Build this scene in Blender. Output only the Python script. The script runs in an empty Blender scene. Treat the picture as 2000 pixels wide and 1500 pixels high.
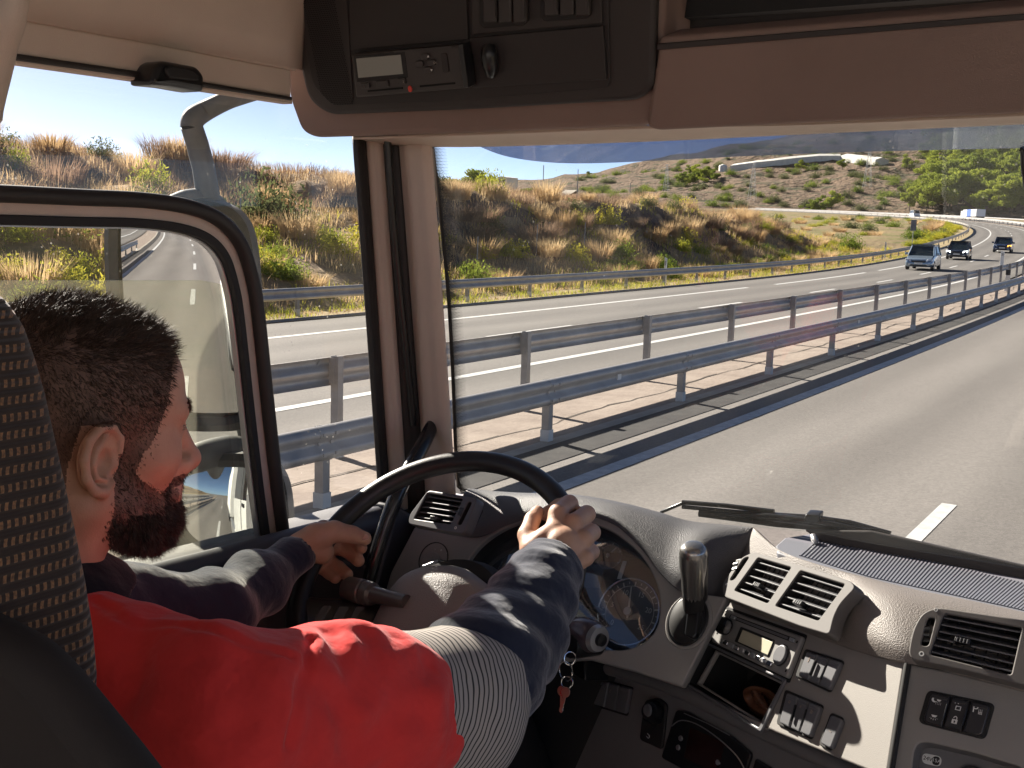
import bpy, bmesh, math, random
import numpy as np
from mathutils import Vector, Matrix

S = bpy.context.scene
COL = S.collection
random.seed(7)
RNG = np.random.default_rng(11)
PI = math.pi

# ------------------------------------------------------------------ camera
FPX, YAW, PITCH, ROLL = 2200.0, .56127, .14455, .03079
EYE = np.array([0., 0., 2.6])
_f = np.array([-math.sin(YAW) * math.cos(PITCH), math.cos(YAW) * math.cos(PITCH), -math.sin(PITCH)])
_r = np.array([math.cos(YAW), math.sin(YAW), 0.]); _u = np.cross(_r, _f)
RIGHT = math.cos(ROLL) * _r + math.sin(ROLL) * _u
UP = -math.sin(ROLL) * _r + math.cos(ROLL) * _u
FWD = _f
cam = bpy.data.cameras.new('camera'); cam_o = bpy.data.objects.new('camera', cam); COL.objects.link(cam_o)
cam.sensor_width = 36; cam.lens = FPX / 2000 * 36; cam.clip_start = .02; cam.clip_end = 9000
cam_o.matrix_world = Matrix(((RIGHT[0], UP[0], -FWD[0], EYE[0]), (RIGHT[1], UP[1], -FWD[1], EYE[1]), (RIGHT[2], UP[2], -FWD[2], EYE[2]), (0, 0, 0, 1)))
S.camera = cam_o

# ------------------------------------------------------------------ daylight
SUN = Vector((-1.0, .36, .57)).normalized()          # direction towards the sun
W = bpy.data.worlds.new('World'); S.world = W; W.use_nodes = True
nt = W.node_tree; bg = nt.nodes['Background']
sky = nt.nodes.new('ShaderNodeTexSky'); sky.sky_type = 'NISHITA'; sky.sun_disc = False
sky.sun_elevation = math.asin(SUN.z); sky.sun_rotation = math.atan2(SUN.x, SUN.y)
sky.air_density = .26; sky.dust_density = .22; sky.ozone_density = .3
nt.links.new(sky.outputs[0], bg.inputs[0]); bg.inputs[1].default_value = .05
sun = bpy.data.lights.new('sun', 'SUN'); sun.energy = 5.0; sun.angle = math.radians(.53); sun.color = (1, .89, .78)
sun_o = bpy.data.objects.new('sun', sun); COL.objects.link(sun_o)
sun_o.rotation_euler = SUN.to_track_quat('Z', 'Y').to_euler()
S.view_settings.view_transform = 'Standard'; S.view_settings.look = 'None'
S.view_settings.exposure = 1.66; S.view_settings.gamma = 1; S.view_settings.use_curve_mapping = False
S.render.engine = 'CYCLES'
S.cycles.max_bounces = 10; S.cycles.transparent_max_bounces = 24; S.cycles.glossy_bounces = 4
S.cycles.caustics_reflective = False; S.cycles.caustics_refractive = False

# ------------------------------------------------------------------ helpers
def ray(x, y):
    return FWD + RIGHT * ((x - 1000) / FPX) - UP * ((y - 750) / FPX)
def at(x, y, d):
    return EYE + ray(x, y) * d

class Plane:
    """a real flat surface: point, normal (towards the viewer side) and an upright frame on it"""
    def __init__(s, P, n, up=(0, 0, 1)):
        s.P = np.array(P, float); n = np.array(n, float); s.n = n / np.linalg.norm(n)
        u = np.cross(np.array(up, float), s.n); s.u = u / np.linalg.norm(u); s.v = np.cross(s.n, s.u)
    def on(s, x, y, h=0):
        d = ray(x, y); P = s.P + s.n * h
        return EYE + d * (np.dot(P - EYE, s.n) / np.dot(d, s.n))
    def uv(s, x, y, h=0):
        q = s.on(x, y, h) - s.P; return (float(q @ s.u), float(q @ s.v))
    def w(s, a, b, h=0):
        return s.P + s.u * a + s.v * b + s.n * h
    def mat(s, h=0):
        o = s.P + s.n * h
        return Matrix([[s.u[i], s.v[i], s.n[i], o[i]] for i in range(3)] + [[0, 0, 0, 1]])
    def shift(s, h, n=None):
        return Plane(s.P + s.n * h, s.n if n is None else n)

def plane3(a, b, c):
    n = np.cross(b - a, c - a); n /= np.linalg.norm(n)
    if n @ (EYE - a) < 0: n = -n
    return Plane(a, n)

def tag(o, label=None, cat=None, group=None, kind=None):
    if label: o['label'] = label
    if cat: o['category'] = cat
    if group: o['group'] = group
    if kind: o['kind'] = kind
    return o
def empty(name, loc=(0, 0, 0), rz=0, label=None, cat=None, group=None, parent=None):
    o = bpy.data.objects.new(name, None); COL.objects.link(o); o.empty_display_size = .2
    o.location = loc; o.rotation_euler = (0, 0, rz)
    if parent: setpar(o, parent)
    return tag(o, label, cat, group)
def setpar(o, p):
    """parent while the vertices stay in scene coordinates"""
    o.parent = p
    o.matrix_parent_inverse = mw(p).inverted()
def mw(o):
    m = o.matrix_basis.copy()
    if o.parent: m = mw(o.parent) @ o.matrix_parent_inverse @ m
    return m
def mesh(name, V, F, mat=None, parent=None, smooth=True, local=False, angle=40, mats=None, fmat=None):
    me = bpy.data.meshes.new(name)
    V = np.asarray(V, dtype=np.float32)
    if isinstance(F, np.ndarray):
        k = F.shape[1]; n = len(F)
        me.vertices.add(len(V)); me.vertices.foreach_set('co', V.ravel())
        me.loops.add(n * k); me.loops.foreach_set('vertex_index', F.ravel().astype(np.int32))
        me.polygons.add(n); me.polygons.foreach_set('loop_start', np.arange(0, n * k, k, dtype=np.int32))
        me.update(calc_edges=True)
    else:
        me.from_pydata([tuple(map(float, v)) for v in V], [], F)
    return obj_from(name, me, mat, parent, smooth, local, angle, mats, fmat)
def obj_from(name, me, mat=None, parent=None, smooth=True, local=False, angle=40, mats=None, fmat=None):
    if mats:
        for m in mats: me.materials.append(m)
        if fmat is not None: me.polygons.foreach_set('material_index', np.asarray(fmat, dtype=np.int32))
    elif mat: me.materials.append(mat)
    if smooth:
        me.polygons.foreach_set('use_smooth', np.ones(len(me.polygons), dtype=bool))
        if angle < 180:
            try: me.set_sharp_from_angle(angle=math.radians(angle))
            except Exception: pass
    o = bpy.data.objects.new(name, me); COL.objects.link(o)
    if parent:
        if local: o.parent = parent
        else: setpar(o, parent)
    return o
def copy_tree(o, parent=None, skip=()):
    c = o.copy(); COL.objects.link(c)
    if parent: c.parent = parent
    for ch in list(o.children): copy_tree(ch, c)
    return c

def fillet(pts, r, n=5):
    """round the corners of a 2-D loop"""
    out = []; m = len(pts)
    for i in range(m):
        rr = r[i] if isinstance(r, (list, tuple)) else r
        p = np.array(pts[i], float); a = np.array(pts[i - 1], float); b = np.array(pts[(i + 1) % m], float)
        da, db = a - p, b - p; la, lb = np.linalg.norm(da), np.linalg.norm(db)
        if rr <= 0 or la < 1e-9 or lb < 1e-9: out.append(tuple(p)); continue
        t = min(rr, la * .48, lb * .48); A = p + da / la * t; B = p + db / lb * t
        for k in range(n + 1):
            s = k / n; out.append(tuple((1 - s) ** 2 * A + 2 * s * (1 - s) * p + s * s * B))
    return out
def plate(name, pl, loops, h0, h1, mat, parent=None, bev=.0012, seg=2, smooth=True):
    """a solid plate (with holes) on plane pl between heights h0 and h1, with rounded edges"""
    cu = bpy.data.curves.new(name, 'CURVE'); cu.dimensions = '2D'; cu.fill_mode = 'BOTH'
    th = (h1 - h0) / 2; bev = min(bev, th * .9)
    cu.extrude = max(th - bev, 1e-5); cu.bevel_depth = bev; cu.bevel_resolution = seg; cu.offset = -bev
    for L in loops:
        sp = cu.splines.new('POLY'); sp.points.add(len(L) - 1)
        for i, p in enumerate(L): sp.points[i].co = (p[0], p[1], 0, 1)
        sp.use_cyclic_u = True
    t = bpy.data.objects.new('t', cu)
    me = bpy.data.meshes.new_from_object(t); me.name = name
    bpy.data.objects.remove(t); bpy.data.curves.remove(cu)
    me.transform(pl.mat((h0 + h1) / 2)); me.materials.clear()
    return obj_from(name, me, mat, parent, smooth, angle=35)
def ppx(name, pl, loops, h0, h1, mat, parent=None, r=0, bev=.0012, hh=None):
    """plate whose outline is read on the plane at the height of its front face"""
    L = [fillet([pl.uv(x, y, h1 if hh is None else hh) for x, y in l], rr) for l, rr in zip(loops, r if isinstance(r, list) else [r] * len(loops))]
    return plate(name, pl, L, h0, h1, mat, parent, bev)
def bil(q, s, t):
    """point inside a quad TL,TR,BR,BL"""
    q = np.array(q, float); return (1 - t) * ((1 - s) * q[0] + s * q[1]) + t * ((1 - s) * q[3] + s * q[2])
def sub(q, s0, s1, t0, t1):
    return [tuple(bil(q, s0, t0)), tuple(bil(q, s1, t0)), tuple(bil(q, s1, t1)), tuple(bil(q, s0, t1))]
def ell2(c, a, b, n=36, rot=0):
    return [(c[0] + a * math.cos(t) * math.cos(rot) - b * math.sin(t) * math.sin(rot), c[1] + a * math.cos(t) * math.sin(rot) + b * math.sin(t) * math.cos(rot)) for t in np.linspace(0, 2 * PI, n, endpoint=False)]

def catmull(P, n, closed=False):
    P = np.array(P, float); m = len(P); out = []
    segs = m if closed else m - 1
    for i in range(segs):
        if closed: a, b, c, d = P[(i - 1) % m], P[i], P[(i + 1) % m], P[(i + 2) % m]
        else: a, b, c, d = P[max(i - 1, 0)], P[i], P[i + 1], P[min(i + 2, m - 1)]
        for k in range(n):
            t = k / n
            out.append(.5 * ((2 * b) + (c - a) * t + (2 * a - 5 * b + 4 * c - d) * t * t + (3 * b - 3 * c + d - a) * t ** 3))
    if not closed: out.append(P[-1])
    return np.array(out)
def tube_vf(path, r, n=12, closed=False, prof=None, up=(0, 0, 1)):
    """sweep a circle (or profile) along a path"""
    P = np.array(path, float); m = len(P); V = []; F = []
    rr = np.full(m, r) if np.isscalar(r) else np.array(r)
    nrm = None
    for i in range(m):
        if closed: t = P[(i + 1) % m] - P[i - 1]
        else: t = P[min(i + 1, m - 1)] - P[max(i - 1, 0)]
        t = t / (np.linalg.norm(t) + 1e-12)
        if nrm is None:
            nrm = np.array(up, float); 
            if abs(nrm @ t) > .95: nrm = np.array([1., 0, 0])
        nrm = nrm - t * (nrm @ t); nrm /= np.linalg.norm(nrm); b = np.cross(t, nrm)
        if prof is None:
            for k in range(n):
                a = 2 * PI * k / n; V.append(P[i] + rr[i] * (math.cos(a) * nrm + math.sin(a) * b))
        else:
            for (x, y) in prof: V.append(P[i] + rr[i] * (x * nrm + y * b))
    n = n if prof is None else len(prof)
    for i in range(m if closed else m - 1):
        j = (i + 1) % m
        for k in range(n):
            F.append((i * n + k, i * n + (k + 1) % n, j * n + (k + 1) % n, j * n + k))
    if not closed:
        F.append(tuple(range(n - 1, -1, -1))); F.append(tuple((m - 1) * n + k for k in range(n)))
    return V, F
def tube(name, path, r, mat, parent=None, n=12, closed=False, smooth_n=0, prof=None, up=(0, 0, 1)):
    if smooth_n:
        path = catmull(path, smooth_n, closed)
        if not np.isscalar(r): r = np.interp(np.linspace(0, 1, len(path)), np.linspace(0, 1, len(r)), r)
    V, F = tube_vf(path, r, n, closed, prof, up)
    return mesh(name, V, F, mat, parent, angle=50)
def lathe_vf(prof, A, axis, n=24):
    """profile [(radius, distance along the axis)]"""
    ax = np.array(axis, float); ax /= np.linalg.norm(ax)
    e = np.cross(ax, [0, 0, 1.]) if abs(ax[2]) < .9 else np.cross(ax, [1., 0, 0]); e /= np.linalg.norm(e); g = np.cross(ax, e)
    V = []; F = []
    for r, z in prof:
        for k in range(n):
            a = 2 * PI * k / n; V.append(np.array(A) + ax * z + r * (math.cos(a) * e + math.sin(a) * g))
    for i in range(len(prof) - 1):
        for k in range(n): F.append((i * n + k, i * n + (k + 1) % n, (i + 1) * n + (k + 1) % n, (i + 1) * n + k))
    F.append(tuple(range(n - 1, -1, -1))); F.append(tuple((len(prof) - 1) * n + k for k in range(n)))
    return V, F
def lathe(name, prof, A, axis, mat, parent=None, n=24):
    V, F = lathe_vf(prof, A, axis, n); return mesh(name, V, F, mat, parent, angle=35)
def loft(name, rows, mat, parent=None, nu=6, nv=6, thick=0, angle=60):
    """smooth skin through a grid of points; thickness is added behind it"""
    R = [catmull(r, nu) for r in rows]; cols = np.array(R)
    G = np.array([catmull(cols[:, j], nv) for j in range(cols.shape[1])])      # [j][i]
    nj, ni = G.shape[:2]; V = G.reshape(-1, 3)
    F = [(j * ni + i, (j + 1) * ni + i, (j + 1) * ni + i + 1, j * ni + i + 1) for j in range(nj - 1) for i in range(ni - 1)]
    o = mesh(name, V, F, mat, parent, angle=angle)
    if thick:
        m = o.modifiers.new('solid', 'SOLIDIFY'); m.thickness = thick; m.offset = 0
    return o
class Acc:
    """collects shapes for one mesh"""
    def __init__(s): s.V = []; s.F = []
    def add(s, V, F):
        b = len(s.V); s.V += [tuple(v) for v in V]; s.F += [tuple(i + b for i in f) for f in F]; return s
    def box(s, x0, x1, y0, y1, z0, z1):
        return s.add([(x, y, z) for x in (x0, x1) for y in (y0, y1) for z in (z0, z1)],
                     [(0, 1, 3, 2), (4, 6, 7, 5), (0, 4, 5, 1), (2, 3, 7, 6), (0, 2, 6, 4), (1, 5, 7, 3)])
    def prism(s, q, n, d):
        """extrude 3-D polygon q by -n*d"""
        q = [np.array(p, float) for p in q]; n = np.array(n, float); k = len(q)
        V = q + [p - n * d for p in q]
        return s.add(V, [tuple(range(k)), tuple(range(2 * k - 1, k - 1, -1))] + [(i, i + k, (i + 1) % k + k, (i + 1) % k) for i in range(k)])
    def build(s, name, mat, parent=None, smooth=False, local=False, bev=0, angle=40):
        o = mesh(name, s.V, s.F, mat, parent, smooth, local, angle)
        if bev:
            m = o.modifiers.new('bevel', 'BEVEL'); m.width = bev; m.segments = 2; m.limit_method = 'ANGLE'
        return o

# ------------------------------------------------------------------ materials
def nodes(m): m.use_nodes = True; return m.node_tree.nodes, m.node_tree.links, m.node_tree.nodes['Principled BSDF']
def M(name, col, rough=.5, metal=0, var=None, bump=None, spec=.5, col2=None, sheen=0, coat=0, bump2=None):
    """var=(scale, amount): colour mottling; bump=(scale, strength, distance)"""
    m = bpy.data.materials.new(name); N, L, P = nodes(m)
    P.inputs['Base Color'].default_value = (*col, 1); P.inputs['Roughness'].default_value = rough
    P.inputs['Metallic'].default_value = metal; P.inputs['Specular IOR Level'].default_value = spec
    if sheen: P.inputs['Sheen Weight'].default_value = sheen; P.inputs['Sheen Roughness'].default_value = .4
    if coat: P.inputs['Coat Weight'].default_value = coat; P.inputs['Coat Roughness'].default_value = .05
    tc = N.new('ShaderNodeTexCoord')
    if var or col2:
        sc, am = var or (5, .3)
        n = N.new('ShaderNodeTexNoise'); n.inputs['Scale'].default_value = sc; n.inputs['Detail'].default_value = 6; n.inputs['Roughness'].default_value = .6
        L.new(tc.outputs['Object'], n.inputs['Vector'])
        mr = N.new('ShaderNodeMapRange'); mr.inputs[1].default_value = .3; mr.inputs[2].default_value = .7
        L.new(n.outputs[0], mr.inputs[0])
        mx = N.new('ShaderNodeMix'); mx.data_type = 'RGBA'
        c2 = col2 or tuple(c * (1 - am) for c in col)
        mx.inputs[6].default_value = (*col, 1); mx.inputs[7].default_value = (*c2, 1)
        L.new(mr.outputs[0], mx.inputs[0]); L.new(mx.outputs[2], P.inputs['Base Color'])
        r2 = N.new('ShaderNodeMapRange'); r2.inputs[3].default_value = max(.02, rough - .08); r2.inputs[4].default_value = min(1, rough + .1)
        L.new(n.outputs[0], r2.inputs[0]); L.new(r2.outputs[0], P.inputs['Roughness'])
    if bump:
        sc, st, di = bump[:3]
        if len(bump) > 3 and bump[3] == 'vor':
            t = N.new('ShaderNodeTexVoronoi'); t.inputs['Scale'].default_value = sc; out = t.outputs['Distance']
        else:
            t = N.new('ShaderNodeTexNoise'); t.inputs['Scale'].default_value = sc; t.inputs['Detail'].default_value = 4; out = t.outputs[0]
        L.new(tc.outputs['Object'], t.inputs['Vector'])
        b = N.new('ShaderNodeBump'); b.inputs['Strength'].default_value = st; b.inputs['Distance'].default_value = di
        L.new(out, b.inputs['Height']); L.new(b.outputs[0], P.inputs['Normal'])
        if bump2:
            t2 = N.new('ShaderNodeTexNoise'); t2.inputs['Scale'].default_value = bump2[0]; t2.inputs['Detail'].default_value = 3
            b2 = N.new('ShaderNodeBump'); b2.inputs['Strength'].default_value = bump2[1]; b2.inputs['Distance'].default_value = bump2[2]
            L.new(tc.outputs['Object'], t2.inputs['Vector']); L.new(t2.outputs[0], b2.inputs['Height']); L.new(b2.outputs[0], b.inputs['Normal'])
    return m
def glass(name, tint=(1, 1, 1), dust=.02, gloss=.06, dcol=(.75, .72, .65), speck=0, streak=0, body=None, bodyw=0):
    """thin pane: lets light through, mirrors a little, carries some dust"""
    m = bpy.data.materials.new(name); m.use_nodes = True; N = m.node_tree.nodes; L = m.node_tree.links; N.clear()
    out = N.new('ShaderNodeOutputMaterial'); tr = N.new('ShaderNodeBsdfTransparent'); tr.inputs[0].default_value = (*tint, 1)
    gl = N.new('ShaderNodeBsdfGlossy'); gl.inputs['Roughness'].default_value = .01
    lw = N.new('ShaderNodeLayerWeight'); lw.inputs[0].default_value = .5        # facing = 1 - |cos|, the same from both sides of the pane
    pw = N.new('ShaderNodeMath'); pw.operation = 'POWER'; pw.inputs[1].default_value = 5; L.new(lw.outputs['Facing'], pw.inputs[0])
    mg = N.new('ShaderNodeMath'); mg.operation = 'MULTIPLY_ADD'; mg.use_clamp = True; mg.inputs[1].default_value = min(1, gloss * 12); mg.inputs[2].default_value = gloss
    L.new(pw.outputs[0], mg.inputs[0])
    mx = N.new('ShaderNodeMixShader'); L.new(mg.outputs[0], mx.inputs[0]); L.new(tr.outputs[0], mx.inputs[1]); L.new(gl.outputs[0], mx.inputs[2])
    df = N.new('ShaderNodeBsdfDiffuse'); df.inputs[0].default_value = (*dcol, 1)
    tl = N.new('ShaderNodeBsdfTranslucent'); tl.inputs[0].default_value = (*dcol, 1)
    dm = N.new('ShaderNodeMixShader'); dm.inputs[0].default_value = .5; L.new(df.outputs[0], dm.inputs[1]); L.new(tl.outputs[0], dm.inputs[2])
    tc = N.new('ShaderNodeTexCoord'); n = N.new('ShaderNodeTexNoise'); n.inputs['Scale'].default_value = 7; n.inputs['Detail'].default_value = 5
    mp = N.new('ShaderNodeMapping'); L.new(tc.outputs['Object'], mp.inputs[0]); L.new(mp.outputs[0], n.inputs['Vector'])
    if streak: mp.inputs['Scale'].default_value = (1, 6, 1)
    r = N.new('ShaderNodeMapRange'); r.inputs[1].default_value = .35; r.inputs[2].default_value = .75; r.inputs[3].default_value = dust * .4; r.inputs[4].default_value = dust * 1.6
    L.new(n.outputs[0], r.inputs[0]); fac = r.outputs[0]
    if speck:
        v = N.new('ShaderNodeTexVoronoi'); v.inputs['Scale'].default_value = 60; L.new(tc.outputs['Object'], v.inputs['Vector'])
        s = N.new('ShaderNodeMapRange'); s.inputs[1].default_value = .10; s.inputs[2].default_value = .05; s.inputs[3].default_value = 0; s.inputs[4].default_value = speck
        L.new(v.outputs['Distance'], s.inputs[0])
        w = N.new('ShaderNodeTexNoise'); w.inputs['Scale'].default_value = 4; L.new(tc.outputs['Object'], w.inputs['Vector'])
        wm = N.new('ShaderNodeMapRange'); wm.inputs[1].default_value = .5; wm.inputs[2].default_value = .65
        L.new(w.outputs[0], wm.inputs[0])
        ml = N.new('ShaderNodeMath'); ml.operation = 'MULTIPLY'; L.new(s.outputs[0], ml.inputs[0]); L.new(wm.outputs[0], ml.inputs[1])
        ad = N.new('ShaderNodeMath'); ad.operation = 'ADD'; ad.use_clamp = True; L.new(fac, ad.inputs[0]); L.new(ml.outputs[0], ad.inputs[1]); fac = ad.outputs[0]
    m2 = N.new('ShaderNodeMixShader'); L.new(fac, m2.inputs[0]); L.new(mx.outputs[0], m2.inputs[1]); L.new(dm.outputs[0], m2.inputs[2])
    L.new(m2.outputs[0], out.inputs[0])
    return m
def ramp_mat(name, stops, scale=1.0, detail=8, rough=.95, bump=(6, .6, .05), coord='Object', stretch=(1, 1, 1), extra=None):
    m = bpy.data.materials.new(name); N, L, P = nodes(m)
    tc = N.new('ShaderNodeTexCoord'); mp = N.new('ShaderNodeMapping'); mp.inputs['Scale'].default_value = stretch
    L.new(tc.outputs[coord], mp.inputs[0])
    n = N.new('ShaderNodeTexNoise'); n.inputs['Scale'].default_value = scale; n.inputs['Detail'].default_value = detail; n.inputs['Roughness'].default_value = .65
    L.new(mp.outputs[0], n.inputs['Vector'])
    cr = N.new('ShaderNodeValToRGB'); e = cr.color_ramp.elements
    e[0].position = stops[0][0]; e[0].color = (*stops[0][1], 1); e[1].position = stops[-1][0]; e[1].color = (*stops[-1][1], 1)
    for p, c in stops[1:-1]:
        q = e.new(p); q.color = (*c, 1)
    L.new(n.outputs[0], cr.inputs[0]); L.new(cr.outputs[0], P.inputs['Base Color']); P.inputs['Roughness'].default_value = rough
    P.inputs['Specular IOR Level'].default_value = .2
    if bump:
        n2 = N.new('ShaderNodeTexNoise'); n2.inputs['Scale'].default_value = bump[0]; n2.inputs['Detail'].default_value = 8
        L.new(mp.outputs[0], n2.inputs['Vector'])
        b = N.new('ShaderNodeBump'); b.inputs['Strength'].default_value = bump[1]; b.inputs['Distance'].default_value = bump[2]
        L.new(n2.outputs[0], b.inputs['Height']); L.new(b.outputs[0], P.inputs['Normal'])
    return m
def leafmat(name, c1, c2, trans=.45):
    m = bpy.data.materials.new(name); m.use_nodes = True; N = m.node_tree.nodes; L = m.node_tree.links; N.clear()
    out = N.new('ShaderNodeOutputMaterial'); d = N.new('ShaderNodeBsdfDiffuse'); t = N.new('ShaderNodeBsdfTranslucent')
    tc = N.new('ShaderNodeTexCoord'); n = N.new('ShaderNodeTexNoise'); n.inputs['Scale'].default_value = 2.2; n.inputs['Detail'].default_value = 4
    L.new(tc.outputs['Object'], n.inputs['Vector'])
    oi = N.new('ShaderNodeObjectInfo'); a = N.new('ShaderNodeMath'); a.operation = 'ADD'; L.new(n.outputs[0], a.inputs[0])
    s = N.new('ShaderNodeMath'); s.operation = 'MULTIPLY_ADD'; s.inputs[1].default_value = .5; s.inputs[2].default_value = -.25
    L.new(oi.outputs['Random'], s.inputs[0]); L.new(s.outputs[0], a.inputs[1])
    r = N.new('ShaderNodeMapRange'); r.inputs[1].default_value = .3; r.inputs[2].default_value = .7; L.new(a.outputs[0], r.inputs[0])
    mx = N.new('ShaderNodeMix'); mx.data_type = 'RGBA'; mx.inputs[6].default_value = (*c1, 1); mx.inputs[7].default_value = (*c2, 1)
    L.new(r.outputs[0], mx.inputs[0]); L.new(mx.outputs[2], d.inputs[0]); L.new(mx.outputs[2], t.inputs[0])
    ms = N.new('ShaderNodeMixShader'); ms.inputs[0].default_value = trans
    L.new(d.outputs[0], ms.inputs[1]); L.new(t.outputs[0], ms.inputs[2]); L.new(ms.outputs[0], out.inputs[0])
    return m
# ================================================================== THE ROAD AND THE LAND
KC = .000425
def road_x(d, y):
    y = np.asarray(y, float); return -d - KC * y * y - 2e-6 * np.maximum(0, y - 170) ** 3
def road_z(y):
    y = np.asarray(y, float); return .00018 * np.clip(y - 50, 0, 70) ** 2 + .0252 * np.maximum(0, y - 120)
def tangent(y):
    e = .5; v = np.array([road_x(0, y + e) - road_x(0, y - e), 2 * e]); return v / np.linalg.norm(v)
_LT = RNG.random((256, 256))
def vnoise(x, y):
    x = np.asarray(x, float); y = np.asarray(y, float); xi = np.floor(x).astype(int); yi = np.floor(y).astype(int)
    fx = x - xi; fy = y - yi; fx = fx * fx * (3 - 2 * fx); fy = fy * fy * (3 - 2 * fy)
    g = lambda a, b: _LT[a & 255, b & 255]
    return (g(xi, yi) * (1 - fx) + g(xi + 1, yi) * fx) * (1 - fy) + (g(xi, yi + 1) * (1 - fx) + g(xi + 1, yi + 1) * fx) * fy
def fbm(x, y, o=4):
    s = 0; a = .5
    for i in range(o): s = s + a * (vnoise(x * 2 ** i + 17 * i, y * 2 ** i + 5 * i) - .5); a *= .5
    return s
def sst(a, b, x):
    t = np.clip((x - a) / (b - a), 0, 1); return t * t * (3 - 2 * t)
def land_z(d, y):
    d = np.asarray(d, float); y = np.asarray(y, float)
    h = np.interp(y, [-260, -40, 0, 12, 22, 30, 45, 70, 88, 105, 125, 620], [2.8, 4.0, 4.7, 4.7, 4.7, 4.5, 3.9, 3.6, 2.8, 1.2, .3, .2])
    cd = np.interp(y, [-260, 30, 42, 110, 620], [36, 36, 31, 26.5, 26]) + 3.2 * fbm(y / 9, y * 0 + 3, 3)
    low = 2.3 * np.minimum(1, h / 3.7); wid = np.interp(y, [30, 42], [13.0, 3.0])
    z = low * sst(21.0, 30.0, d) + (h - low) * sst(cd - wid, cd + .3, d)
    wl_ = sst(38, 30, y); z = z * (1 - wl_) + wl_ * h * np.clip((d - 21.0) / 15.0, 0, 1)
    rough = fbm(d / 2.2, y / 2.6, 5)
    z = z + rough * (.15 + 1.3 * sst(21, 26, d) * np.minimum(1, h / 2)) * sst(20.3, 23, d)
    z = z - .8 * sst(39, 60, d) * np.minimum(1, h / 3)
    return z + road_z(y) - .04
def strip(name, d0, d1, y0, y1, lift, mat, step=2.0, parent=None, z0=None, z1=None):
    ys = np.arange(y0, y1 + .01, step) if y1 - y0 > step else np.array([y0, y1])
    V = []; 
    for y in ys:
        z = road_z(y) + lift
        V += [(road_x(d0, y), y, z + (z0 or 0)), (road_x(d1, y), y, z + (z1 or 0))]
    F = [(2 * i, 2 * i + 1, 2 * i + 3, 2 * i + 2)[::-1] for i in range(len(ys) - 1)]
    o = mesh(name, V, F, mat, parent, smooth=False); uv = o.data.uv_layers.new(name='lane')
    for l in o.data.loops: vi = l.vertex_index; uv.data[l.index].uv = ((d0, d1)[vi % 2], ys[vi // 2])
    return o

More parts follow.
